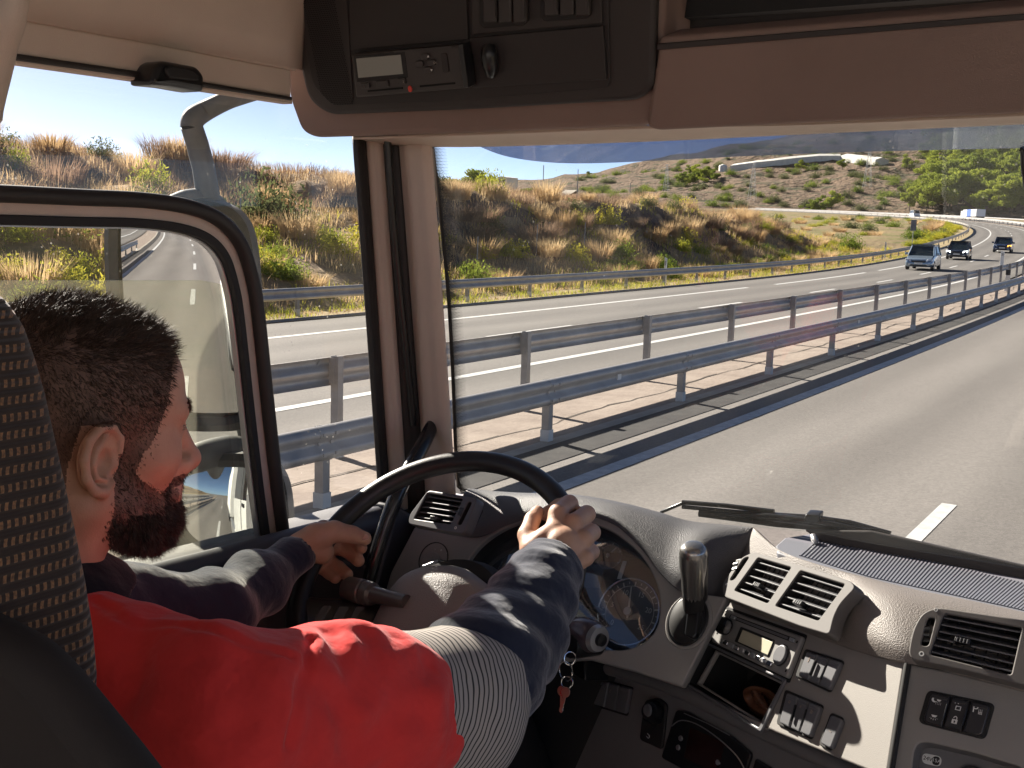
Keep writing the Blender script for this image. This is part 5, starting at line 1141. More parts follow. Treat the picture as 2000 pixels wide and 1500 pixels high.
# ---- air vents
def vent(name, pl, outer, grids, nsl, wheel, knobs, h=.016, mat=None, r=.01, dots=(), rot=.5):
    mat = mat or m_fascia; v_ = ppx(name, pl, [outer] + grids + ([wheel] if wheel else []), -.004, h, mat, TR, [r] + [.003] * len(grids) + ([.006] if wheel else []), .0014)
    for g_, kn in zip(grids, knobs):
        c = np.mean(np.array(g_), axis=0); L = [pl.uv(x, y, h) for x, y in g_]; wall('vent_duct', pl, L, -.03, h - .002, m_mblk, v_, .96); plate('duct_floor', pl, [L], -.034, -.03, m_mblk, v_, .001)
        ns = nsl
        for k in range(ns):
            t = (k + .5) / ns; A = np.array(pl.uv(*bil(g_, .0, t), h)); B_2 = np.array(pl.uv(*bil(g_, 1.0, t), h)); d = B_2 - A; d /= np.linalg.norm(d); e = np.array([-d[1], d[0]])
            A3, B3 = pl.w(*A, h - .004), pl.w(*B_2, h - .004); ax = pl.u * e[0] + pl.v * e[1]; w = (pl.n * math.cos(rot) - ax * math.sin(rot)); w = -w; th = np.cross(w, B3 - A3); th /= np.linalg.norm(th); dep = .014; tt = .0009
            V = [A3 - th * tt, B3 - th * tt, B3 + th * tt, A3 + th * tt] + [p + w * dep for p in (A3 - th * tt * .4, B3 - th * tt * .4, B3 + th * tt * .4, A3 + th * tt * .4)]
            o = mesh('slat', V, [(0, 1, 2, 3), (7, 6, 5, 4), (0, 4, 5, 1), (1, 5, 6, 2), (2, 6, 7, 3), (3, 7, 4, 0)], m_sw, v_, False)
            m = o.modifiers.new('b', 'BEVEL'); m.width = .0005; m.segments = 1
        for k in range(7):
            s = (k + .5) / 7; A = pl.on(*bil(g_, s, .04), h - .02); B2 = pl.on(*bil(g_, s, .96), h - .02); V, F = tube_vf([A, B2], .0009, 4); mesh('rear_vane', V, F, m_mblk, v_, False)
        if kn:
            q = sub(g_, kn[0] - .10, kn[0] + .10, kn[1] - .06, kn[1] + .06); ppx('vent_tab', pl, [q], h - .006, h + .005, m_blk if mat is not m_sw else m_sw, v_, .001, .0012)
            for j in range(4): ppx('tab_rib', pl, [sub(q, .12 + .22 * j, .20 + .22 * j, .1, .9)], h + .005, h + .0065, m_sw, v_, .0002, .0003)
    if wheel:
        L = fillet([pl.uv(x, y, h) for x, y in wheel], .006); wall('wheel_slot', pl, L, -.01, h - .002, m_mblk, v_, .96)
        q = wheel; A = pl.on(*bil(q, .5, .06), h - .008); B2 = pl.on(*bil(q, .5, .94), h - .008); c = (A + B2) / 2; R = np.linalg.norm(A - B2) / 2; wx = pl.on(*bil(q, .9, .5), h - .008) - pl.on(*bil(q, .1, .5), h - .008); wd = np.linalg.norm(wx); ax = wx / wd
        c = c - pl.n * R * .55; Rw = R * 1.12; prof = []
        V = []; F = []; n = 44
        for sgn in (-1, 1):
            for k in range(n): rr = Rw * (1 if (k // 2) % 2 else .94); t = 2 * PI * k / n; dd_ = (pl.n * math.cos(t) + np.cross(ax, pl.n) * math.sin(t)); V.append(c + ax * sgn * wd / 2 + dd_ * rr)
        F = [(k, (k + 1) % n, (k + 1) % n + n, k + n) for k in range(n)] + [tuple(range(n - 1, -1, -1)), tuple(range(n, 2 * n))]
        mesh('thumb_wheel', V, F, m_blk, v_, True, angle=20)
    for x, y, rr in dots: u, v = pl.uv(x, y, h); plate('vent_symbol', pl, [ell2((u, v), rr, rr, 16), ell2((u, v), rr * .55, rr * .55, 16)], h, h + .0004, m_symbol, v_, .0001)
    return v_
VL = Plane(at(850, 1000, 1.70), (-.22, -.80, .50)); VC = Plane(KP.on(1540, 1160, .026), (-.50, -.64, .58)); VR = Plane(RP.on(1880, 1260, .034), (-.05, -.84, .54))
m_ventf = M('vent_frame_grey', (.125, .115, .11), .68, bump=(1300, .2, .0003)); m_vdark = M('vent_frame_dark', (.10, .10, .11), .42, bump=(1300, .2, .0003))
vent('air_vent', VL, [(836, 957), (930, 972), (930, 980), (906, 1042), (860, 1036), (797, 1023), (799, 1006)], [[(834, 963), (904, 974), (880, 1024), (808, 1013)]], 5, [(914, 979), (922, 981), (900, 1026), (892, 1024)], [(.48, .84)], .014, m_vdark, .008, [(890, 1031, .0022)])
vent('air_vent', VC, [(1446, 1090), (1472, 1077), (1600, 1114), (1662, 1135), (1671, 1147), (1640, 1180), (1628, 1205), (1620, 1240), (1560, 1222), (1413, 1165), (1410, 1140)], [[(1480, 1089), (1545, 1108), (1499, 1178), (1434, 1153)], [(1563, 1114), (1650, 1141), (1598, 1212), (1514, 1183)]], 5, [(1452, 1090), (1464, 1087), (1434, 1132), (1424, 1134)], [(.42, .66), (.36, .74)], .016, m_ventf, .008, [(1419, 1141, .0018)])
vent('air_vent', VR, [(1786, 1222), (1802, 1196), (1830, 1186), (2010, 1212), (2240, 1262), (2240, 1404), (2000, 1338), (1880, 1308), (1773, 1286), (1778, 1250)], [[(1844, 1198), (1996, 1226), (1975, 1318), (1816, 1278)]], 6, [(1812, 1206), (1827, 1207), (1813, 1262), (1798, 1260)], [(.32, .52)], .02, m_ventf, .014, [(1800, 1277, .0028), (1828, 1191, .0022)])

# ---- gear selector
gs = empty('gear_selector', tuple(IP.on(1350, 1215)), parent=TR)
u, v = IP.uv(1348, 1215); plate('selector_bezel', IP, [ell2((u, v), .034, .040, 40, -.15)], .002, .007, m_fascia, gs, .003); plate('selector_ring', IP, [ell2((u, v), .029, .036, 40, -.15)], .006, .010, m_blk, gs, .002)
c = IP.w(u, v, .004); V = []; F = []; n = 28; 
for j in range(7):
    t = j / 6 * PI / 2
    for k in range(n): p = 2 * PI * k / n; V.append(IP.w(u + .0265 * math.cos(p) * math.cos(t), v + .033 * math.sin(p) * math.cos(t), .008 + .018 * math.sin(t)))
F = [(j * n + k, j * n + (k + 1) % n, (j + 1) * n + (k + 1) % n, (j + 1) * n + k) for j in range(6) for k in range(n)]; mesh('selector_boot', V, F, m_mblk, gs)
ppx('selector_gate', IP, [[(1342, 1188), (1366, 1190), (1360, 1240), (1352, 1248), (1336, 1240)]], .016, .030, m_blk, gs, .004, .002)
A, B2, C2, D_ = at(1351, 1222, 1.565), at(1355, 1172, 1.535), at(1354, 1128, 1.515), at(1354, 1082, 1.50)
tube('selector_stem', [A, (A + B2) / 2, B2], [.011, .0125, .0135], m_blk, gs, 16); tube('selector_neck', [B2 + (A - B2) * .3, B2, B2 + (C2 - B2) * .35], [.014, .0155, .0155], m_mblk, gs, 18)
kp_ = [B2 + (C2 - B2) * .10, B2 + (C2 - B2) * .5, C2, C2 + (D_ - C2) * .5, D_, D_ + (D_ - C2) * .22, D_ + (D_ - C2) * .36, D_ + (D_ - C2) * .42]
tube('selector_knob', kp_, [.0150, .0158, .0162, .0185, .0190, .0172, .0125, .003], M('knob_metal', (.40, .385, .36), .26, .85), gs, 24, smooth_n=4)
tube('knob_back', [p + RIGHT * .006 + FWD * .004 for p in kp_[:6]], [.0135, .0142, .0145, .015, .0145, .012], m_blk, gs, 20, smooth_n=4)

# ---- lower fascia
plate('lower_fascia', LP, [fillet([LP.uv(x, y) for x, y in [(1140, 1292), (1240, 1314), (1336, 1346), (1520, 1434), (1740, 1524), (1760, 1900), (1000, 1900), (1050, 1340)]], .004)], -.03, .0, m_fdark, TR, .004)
tube('fascia_ridge', [LP.on(1150, 1296, .003), LP.on(1240, 1318, .003), LP.on(1336, 1352, .003), LP.on(1520, 1442, .003), LP.on(1745, 1540, .003)], .011, m_fdark, TR, 14, smooth_n=4)
gl_, bl = rocker_group('switch_block', LP, [(1166, 1326), (1232, 1344), (1222, 1396), (1157, 1376)], 3, .007, TR, (), .004, .0)
text('switch_symbol', ':::', LP, 1192, 1349, .009, .007, m_dim, bl[1][2])
mk = ppx('mirror_adjuster', LP, [[(1258, 1368), (1284, 1362), (1302, 1376), (1292, 1465), (1248, 1445)]], .0, .005, m_mblk, TR, .008, .002)
tube('adjuster_knob', [LP.on(1282, 1395, .0), LP.on(1276, 1392, .014), LP.on(1268, 1388, .026)], [.017, .0155, .0125], m_blk, mk, 20); lathe('knob_cap', [(.009, 0), (.008, .003), (0, .0035)], LP.on(1266, 1387, .029), LP.n, m_sw, mk, 18); text('switch_symbol', 'U', LP, 1266, 1438, .0055, .010, m_symbol, mk, 1.4)
cp = ppx('climate_panel', LP, [[(1320, 1386), (1345, 1392), (1430, 1440), (1467, 1472), (1440, 1560), (1290, 1480)]], .0, .006, m_blk, TR, .006, .002)
ppx('climate_display', LP, [[(1348, 1420), (1415, 1452), (1400, 1512), (1336, 1480)]], .006, .007, M('amber_black_display', (.02, .006, .004), .15, coat=.4), cp, .002, .0003)
tube('silver_trim', [LP.on(x, y, .0065) for x, y in ((1312, 1418), (1330, 1407), (1360, 1414), (1400, 1440), (1440, 1478), (1462, 1520))], .0009, m_silver, cp, 6, smooth_n=5); tube('silver_trim', [LP.on(x, y, .0065) for x, y in ((1336, 1393), (1380, 1412), (1425, 1436))], .0008, m_silver, cp, 6)
for x, y in ((1330, 1442), (1325, 1460), (1403, 1489)): lathe('climate_button', [(.004, 0), (.0035, .002), (0, .0022)], LP.on(x, y, .006), LP.n, m_silver, cp, 14)
ppx('climate_flap', LP, [[(1474, 1482), (1505, 1500), (1500, 1600), (1450, 1570)]], .0, .006, m_blk, TR, .003, .002)
ppx('knee_panel', Plane(LP.on(1150, 1400, -.10), (-.2, -.95, .1)), [[(960, 1270), (1160, 1290), (1250, 1400), (1250, 1900), (900, 1900)]], -.02, .0, m_mblk, TR, 0, .002)

# ---- steering wheel
WCN = np.array([-.884, 1.216, 2.109]); WN = np.array([.021, -.659, .752]); WN /= np.linalg.norm(WN)
WE = np.cross(WN, [0, 0, 1.]); WE /= -np.linalg.norm(WE); WF = np.cross(WN, WE)      # WE to the right, WF up the wheel
if WE[0] < 0: WE = -WE
if WF[2] < 0: WF = -WF
sw = empty('steering_wheel', tuple(WCN), parent=TR)
def wp_(a_, b_, h=0): return WCN + WE * a_ + WF * b_ + WN * h
RW = .2045; SP = Plane(WCN, WN, up=WF)
tube('rim', [wp_(RW * math.cos(t), RW * math.sin(t)) for t in np.linspace(0, 2 * PI, 96, endpoint=False)], .0155, m_rim_w, sw, 20, closed=True, up=WN)
# hub pad: dished below the rim
def hubp(a_, b_): return .062 * (1 - (a_ / .118) ** 4) * 0
rows = []
for j in range(13):
    b_ = .044 - .205 * j / 12; row = []
    hw = np.interp(b_, [-.161, -.11, -.05, .005, .028, .044], [.055, .088, .097, .090, .068, .035])
    for i in range(11):
        a_ = hw * (i / 5 - 1); e = (abs(i / 5 - 1)) ** 3; f_ = (max(0, b_ - .004) / .040) ** 2; row.append(wp_(a_, b_, -.022 - .035 * e - .03 * f_ + .010 * math.cos(a_ * 12)))
    rows.append(row)
loft('hub', rows, m_hub, sw, 3, 3, .004)
lathe('column_shroud', [(.10, -.16), (.095, -.085), (.08, -.06)], wp_(0, -.01, 0), WN, m_mblk, sw, 30)
lathe('steering_column', [(.075, -.45), (.06, -.10)], wp_(0, -.01, 0), WN + np.array([0, .2, 0]), m_mblk, sw, 20)
for s in (-1, 1):
    V = []; secs = [(.080, -.070, .040, -.050), (.12, -.076, .034, -.040), (.155, -.090, .028, -.022), (.180, -.100, .024, -.003)]
    rows = [[wp_(s * x, b_ + w, h), wp_(s * x, b_ + w * .5, h + .010), wp_(s * x, b_ - w * .5, h + .010), wp_(s * x, b_ - w, h)] for x, b_, w, h in secs]
    sk = loft('spoke', rows, m_blk, sw, 3, 4, .008)
    pb = [(.100, .117), (.121, .138), (.142, .157)]
    for k, (x0, x1) in enumerate(pb):
        h = np.interp((x0 + x1) / 2, [.080, .12, .155, .180], [-.050, -.040, -.022, -.003]) + .009
        tb_ = -.050 - .010 * k; q = [(s * x0, tb_), (s * x1, tb_ - .006), (s * x1, tb_ - .046), (s * x0, tb_ - .044)]
        nn_ = WN - WE * s * .55; nn_ /= np.linalg.norm(nn_); c = np.mean([wp_(a_, b_, h) for a_, b_ in q], axis=0); PB = Plane(c, nn_, up=WF)
        L = [((wp_(a_, b_, h) - c) @ PB.u, (wp_(a_, b_, h) - c) @ PB.v) for a_, b_ in q]; o = plate('wheel_button', PB, [fillet(L, .004)], -.002, .006, M('wheel_button', (.04, .045, .06), .18, coat=.5) if s == -1 and k == 0 else bpy.data.materials['wheel_button'], sk, .002)
lathe('lower_spoke', [(.02, 0), (.02, .10)], wp_(0, -.12, -.045), -WF + WN * .3, m_blk, sw, 12)
# stalks
lathe('column_stalk', [(.0, -.001), (.0165, 0), (.0185, .004), (.0185, .034), (.0165, .036), (.0165, .039), (.0180, .041), (.0165, .052), (.012, .056), (.010, .12)], at(679, 1150, 1.63), at(760, 1168, 1.575) - at(679, 1150, 1.63), M('stalk_grey', (.10, .098, .095), .3, coat=.3), TR, 24)
# right stalk: large end with a push button
ka, kb = at(1168, 1248, 1.49), at(1085, 1215, 1.56); kx = kb - ka; kx /= np.linalg.norm(kx)
stk = lathe('column_stalk', [(.0, -.002), (.012, -.001), (.0185, .004), (.0215, .012), (.022, .030), (.018, .045), (.012, .055), (.010, .12)], ka, kx, M('stalk_end', (.10, .075, .085), .3, .3, coat=.4), TR, 26)
lathe('stalk_ring', [(.0115, -.004), (.0165, -.0035), (.0190, .003), (.0185, .004)], ka, kx, m_silver, stk, 26); lathe('stalk_button', [(.0, -.010), (.008, -.009), (.009, -.003)], ka, kx, m_blk, stk, 18)
ig = at(1112, 1262, 1.50); lathe('ignition_lock', [(.016, 0), (.018, .01), (.018, .05)], ig, (0.3, .9, -.1), m_blk, TR, 20)
ppx('lower_shroud', LP.shift(.05), [[(1110, 1280), (1140, 1290), (1142, 1330), (1118, 1318)]], -.05, .0, m_blk, TR, .004, .003)

# ---- mirrors outside the door
def mirror(name, pts, X, img_px, img_dir, rad, housing, label):
    P0 = Plane((X, 0, 0), (1, 0, 0)); c = P0.on(*img_px); d = ray(*img_px); d /= np.linalg.norm(d); r = np.array(img_dir, float); r /= np.linalg.norm(r)
    n = r - d; n /= np.linalg.norm(n); MP = Plane(c, n)
    L = np.array([MP.uv(x, y) for x, y in pts]); L = catmull(L, 4, True); cc_ = L.mean(0)
    mt = empty(name, tuple(c), parent=TR); V = []; K = 12; m_ = len(L)
    off_ = lambda p: -(p[0] ** 2 + p[1] ** 2) / (2 * rad)
    for k in range(K):
        s = 1 - k / K
        for p in L: q = cc_ + (p - cc_) * s; V.append(MP.w(q[0], q[1], off_(q)))
    V.append(MP.w(*cc_, off_(cc_))); F = [(k * m_ + i, k * m_ + (i + 1) % m_, (k + 1) * m_ + (i + 1) % m_, (k + 1) * m_ + i) for k in range(K - 1) for i in range(m_)] + [((K - 1) * m_ + i, (K - 1) * m_ + (i + 1) % m_, K * m_) for i in range(m_)]
    mesh('mirror_glass', V, F, m_mirr, mt, angle=180)
    O = cc_ + (L - cc_) * 1.0; T_ = np.roll(L, -1, 0) - np.roll(L, 1, 0); T_ /= np.linalg.norm(T_, axis=1)[:, None]; Nn = np.stack([T_[:, 1], -T_[:, 0]], 1)
    if ((L - cc_) * Nn).sum() < 0: Nn = -Nn
    a_ = Acc(); prof = [(0, off_), ]
    rings = [(.000, .003), (.012, .012), (.024, .004), (.027, -.015), (.018, -.035), (-.02, -.055), (-.07, -.065)]
    V = []
    for o_, h in rings: V += [MP.w(*(p + nn_ * o_), h) for p, nn_ in zip(L, Nn)]
    F = [(k * m_ + i, k * m_ + (i + 1) % m_, (k + 1) * m_ + (i + 1) % m_, (k + 1) * m_ + i) for k in range(len(rings) - 1) for i in range(m_)] + [tuple((len(rings) - 1) * m_ + i for i in range(m_))]
    mesh('mirror_bezel', V[:3 * m_], [f for f in F if max(f) < 3 * m_], m_black, mt, angle=60); mesh('mirror_housing', V[2 * m_:], [tuple(i - 2 * m_ for i in f) for f in F if min(f) >= 2 * m_], housing, mt, angle=60)
    return mt, MP
m1, MP1 = mirror('side_mirror', [(232, 450), (246, 425), (300, 416), (400, 420), (452, 440), (470, 500), (478, 620), (484, 770), (470, 806), (430, 815), (330, 812), (258, 800), (240, 700), (234, 560)], -1.47, (372, 436), (-.035, -1, -.01), 4.0, m_house, '')
m2, MP2 = mirror('side_mirror', [(330, 935), (350, 918), (430, 912), (500, 916), (530, 940), (540, 1000), (536, 1070), (500, 1084), (420, 1086), (370, 1072), (340, 1040), (328, 980)], -1.46, (436, 962), (-.03, -1, .02), .42, m_house, '')
MX = Plane((-1.47, 0, 0), (1, 0, 0)); MX2 = Plane((-1.44, 0, 0), (1, 0, 0))
tube('mirror_arm', [MX.on(408, 395), MX.on(398, 330), MX.on(385, 280), MX.on(374, 246)], [.020, .019, .0185, .018], m_house, m1, 16, prof=[(math.cos(t) * 1.25 if 0 else math.cos(t), math.sin(t) * 1.0) for t in np.linspace(0, 2 * PI, 16, endpoint=False)])
tube('mirror_arm', [MX.on(374, 250), MX.on(378, 232), MX.on(400, 217), MX2.on(440, 198), MX2.on(478, 186), MX2.on(600, 150)], [.0185, .019, .017, .015, .014, .014], m_house, m1, 16, smooth_n=4)
tube('mirror_cap', [MX.on(322, 398, -.01), MX.on(360, 392, -.01), MX.on(400, 392, -.01), MX.on(425, 408, -.01), MX.on(440, 440, -.01)], [.008, .018, .021, .020, .014], m_house, m1, 18, smooth_n=4)
tube('mirror_bracket', [MX.on(470, 800, -.03), MX.on(480, 850, -.03), MX.on(490, 890, -.02), MX.on(495, 915, -.02)], [.016, .014, .014, .014], m_house, m1, 12)
tube('mirror_cap', [MX.on(330, 925, -.02), MX.on(385, 895, -.02), MX.on(450, 880, -.02), MX.on(492, 888, -.02), MX.on(512, 925, -.02)], [.014, .026, .028, .022, .010], m_house, m2, 18, smooth_n=4)

# ---- outside of the truck, which the mirrors show
a = Acc(); a.box(-1.275, -1.262, -.78, 1.40, 1.0, 2.07); a.build('cab_side', m_cabw, TR, True, bev=.004)
a = Acc(); a.box(-1.262, -1.25, -.78, .35, 2.07, 3.3); a.box(-1.262, -1.25, .35, 1.42, 2.86, 3.3); a.build('cab_quarter_panel', M('cab_dark_panel', (.06, .058, .056), .5), TR, True, bev=.004)
Acc().box(-1.28, -1.276, .32, .335, 1.0, 3.2).build('door_gap', m_mblk, TR)
Acc().box(-1.285, -1.276, .42, .56, 2.0, 2.04).build('door_handle', m_blk, TR, True, bev=.004)
Acc().box(-1.28, 1.28, -9.2, -3.0, 1.25, 3.7).build('cargo_bounce_box', M('cargo_bounce_white', (.78, .77, .75), .5, var=(2, .1)), TR, True, bev=.03)  # made white and set back to bounce sunlight into the cab
Acc().box(-1.29, -1.281, -9.2, -3.0, 1.25, 1.40).build('cargo_rail', m_silver, TR)
Acc().box(-1.0, 1.0, -9.0, -.8, .75, 1.2).build('chassis_frame', m_mblk, TR)
a = Acc(); a.box(-1.24, -.7, -3.6, -1.7, .5, 1.15); a.build('fuel_tank', m_silver, TR, True, bev=.08)
for yv in (-7.6, 1.0):
    V, F = lathe_vf([(.3, 0), (.49, .02), (.5, .06), (.5, .24), (.48, .28), (.3, .28)], (-1.22, yv - .3, .5), (1, 0, 0), 26); wh = mesh('wheel', V, F, m_tyre, TR); V, F = lathe_vf([(.1, -.01), (.28, .0), (.3, .05)], (-1.22, yv - .3, .5), (1, 0, 0), 20); mesh('wheel_rim', V, F, m_rim, wh)
a = Acc(); a.box(-1.275, -.9, .2, 1.3, .95, 1.0); a.box(-1.27, 1.27, 1.6, 1.75, .5, 2.08); a.build('bumper', m_cabw, TR, True, bev=.03)
for px_, v_ in ((-1.2, 1), (1.2, 1)): pass
ppx('number_sticker', WS, [[(1990, 285), (2010, 300), (2012, 375), (1998, 370), (1992, 330)]], .002, .03, m_blk, TR, .004, .004)
# ================================================================== SEAT AND DRIVER
def surf(fn, lo, hi, h):
    """surface of fn = 0 on a regular grid (naive surface nets)"""
    lo = np.array(lo, float); hi = np.array(hi, float); n = np.ceil((hi - lo) / h).astype(int) + 1
    ax = [lo[i] + h * np.arange(n[i]) for i in range(3)]
    X, Y, Z = np.meshgrid(*[a.astype(np.float32) for a in ax], indexing='ij', sparse=False)
    D = fn(X, Y, Z).astype(np.float32); s = D < 0
    c = [(i, j, k) for i in (0, 1) for j in (0, 1) for k in (0, 1)]
    sl = lambda A, o: A[o[0]:A.shape[0] - 1 + o[0], o[1]:A.shape[1] - 1 + o[1], o[2]:A.shape[2] - 1 + o[2]]
    cnt = sum(sl(s, o).astype(np.int8) for o in c); m = (cnt > 0) & (cnt < 8)
    idx = np.full(m.shape, -1, np.int64); I = np.argwhere(m); idx[m] = np.arange(len(I))
    acc = np.zeros((len(I), 3)); num = np.zeros(len(I)); d = {o: D[I[:, 0] + o[0], I[:, 1] + o[1], I[:, 2] + o[2]] for o in c}
    for a in c:
        for ax_ in range(3):
            if a[ax_]: continue
            b = tuple(1 if q == ax_ else a[q] for q in range(3)); da, db = d[a], d[b]; x = (da < 0) != (db < 0)
            t = np.where(x, da / np.where(x, da - db, 1), 0); p = np.array(a, float)[None] + t[:, None] * (np.array(b) - np.array(a))[None]
            acc += p * x[:, None]; num += x
    V = lo + h * (I + acc / num[:, None]); F = []
    for ax_ in range(3):
        a = [slice(None)] * 3; b = [slice(None)] * 3; a[ax_] = slice(0, -1); b[ax_] = slice(1, None); x = s[tuple(a)] != s[tuple(b)]
        E = np.argwhere(x); u, v = [(1, 2), (2, 0), (0, 1)][ax_]; ok = (E[:, u] > 0) & (E[:, v] > 0) & (E[:, u] < m.shape[u]) & (E[:, v] < m.shape[v]); E = E[ok]
        def g(du, dv): q = E.copy(); q[:, u] += du; q[:, v] += dv; return idx[q[:, 0], q[:, 1], q[:, 2]]
        Q = np.stack([g(-1, -1), g(0, -1), g(0, 0), g(-1, 0)], 1); inn = s[E[:, 0], E[:, 1], E[:, 2]]; Q[~inn] = Q[~inn][:, ::-1]; F.append(Q[(Q >= 0).all(1)])
    return V, np.concatenate(F)
def smin(a, b, k): h = np.clip(.5 + .5 * (b - a) / k, 0, 1); return b + (a - b) * h - k * h * (1 - h)
def smax(a, b, k): return -smin(-a, -b, k)
def s_ell(X, Y, Z, c, r, R=None):
    x, y, z = X - c[0], Y - c[1], Z - c[2]
    if R is not None: x, y, z = R[0][0] * x + R[1][0] * y + R[2][0] * z, R[0][1] * x + R[1][1] * y + R[2][1] * z, R[0][2] * x + R[1][2] * y + R[2][2] * z
    k0 = np.sqrt((x / r[0]) ** 2 + (y / r[1]) ** 2 + (z / r[2]) ** 2); k1 = np.sqrt((x / r[0] ** 2) ** 2 + (y / r[1] ** 2) ** 2 + (z / r[2] ** 2) ** 2)
    return k0 * (k0 - 1) / (k1 + 1e-9)
def s_cap(X, Y, Z, a, b, ra, rb):
    a = np.array(a, float); b = np.array(b, float); d = b - a; L2 = d @ d
    t = np.clip(((X - a[0]) * d[0] + (Y - a[1]) * d[1] + (Z - a[2]) * d[2]) / L2, 0, 1)
    return np.sqrt((X - a[0] - d[0] * t) ** 2 + (Y - a[1] - d[1] * t) ** 2 + (Z - a[2] - d[2] * t) ** 2) - (ra + (rb - ra) * t)
def chain(X, Y, Z, P, R, k=.006):
    D = None
    for i in range(len(P) - 1):
        q = s_cap(X, Y, Z, P[i], P[i + 1], R[i], R[i + 1]); D = q if D is None else smin(D, q, k)
    return D
def wob(X, Y, Z, f, seed):
    g = np.random.default_rng(seed); s = 0
    for o in range(5):
        for _ in range(3):
            k = g.normal(size=3) * f * 1.6 ** o; s = s + np.sin(k[0] * X + k[1] * Y + k[2] * Z + g.random() * 6.28) / 1.5 ** o
    return s / 5

m_skin = bpy.data.materials.new('skin'); N, L_, P_ = nodes(m_skin)
tc = N.new('ShaderNodeTexCoord'); n1 = N.new('ShaderNodeTexNoise'); n1.inputs['Scale'].default_value = 22; n1.inputs['Detail'].default_value = 6; L_.new(tc.outputs['Object'], n1.inputs['Vector'])
cr = N.new('ShaderNodeValToRGB'); cr.color_ramp.elements[0].position = .3; cr.color_ramp.elements[0].color = (.43, .235, .155, 1); cr.color_ramp.elements[1].position = .7; cr.color_ramp.elements[1].color = (.56, .345, .24, 1)
L_.new(n1.outputs[0], cr.inputs[0]); L_.new(cr.outputs[0], P_.inputs['Base Color']); P_.inputs['Roughness'].default_value = .52; P_.inputs['Subsurface Weight'].default_value = .06; P_.inputs['Subsurface Radius'].default_value = (.7, .35, .2); P_.inputs['Subsurface Scale'].default_value = .006
n2 = N.new('ShaderNodeTexVoronoi'); n2.inputs['Scale'].default_value = 650; L_.new(tc.outputs['Object'], n2.inputs['Vector']); b2 = N.new('ShaderNodeBump'); b2.inputs['Strength'].default_value = .25; b2.inputs['Distance'].default_value = .0006; L_.new(n2.outputs['Distance'], b2.inputs['Height'])
n3 = N.new('ShaderNodeTexNoise'); n3.inputs['Scale'].default_value = 90; n3.inputs['Detail'].default_value = 5; L_.new(tc.outputs['Object'], n3.inputs['Vector']); b3 = N.new('ShaderNodeBump'); b3.inputs['Strength'].default_value = .3; b3.inputs['Distance'].default_value = .0015; L_.new(n3.outputs[0], b3.inputs['Height']); L_.new(b3.outputs[0], b2.inputs['Normal']); L_.new(b2.outputs[0], P_.inputs['Normal'])
m_scalp = M('shaven_scalp', (.20, .115, .08), .6, var=(60, .45), bump=(900, .4, .0008)); m_nail = M('nail', (.62, .40, .32), .3)
def hairmat(name, c1, c2):
    m = M(name, c1, .58, col2=c2, var=(160, .3)); return m
m_hair = hairmat('dark_hair', (.085, .050, .032), (.028, .018, .012)); m_beard = hairmat('beard_hair', (.060, .036, .024), (.022, .014, .010))

PER = empty('person', (-.88, .55, .95), label='bearded man in red top with navy sleeves, driving with both hands on the wheel', cat='person')
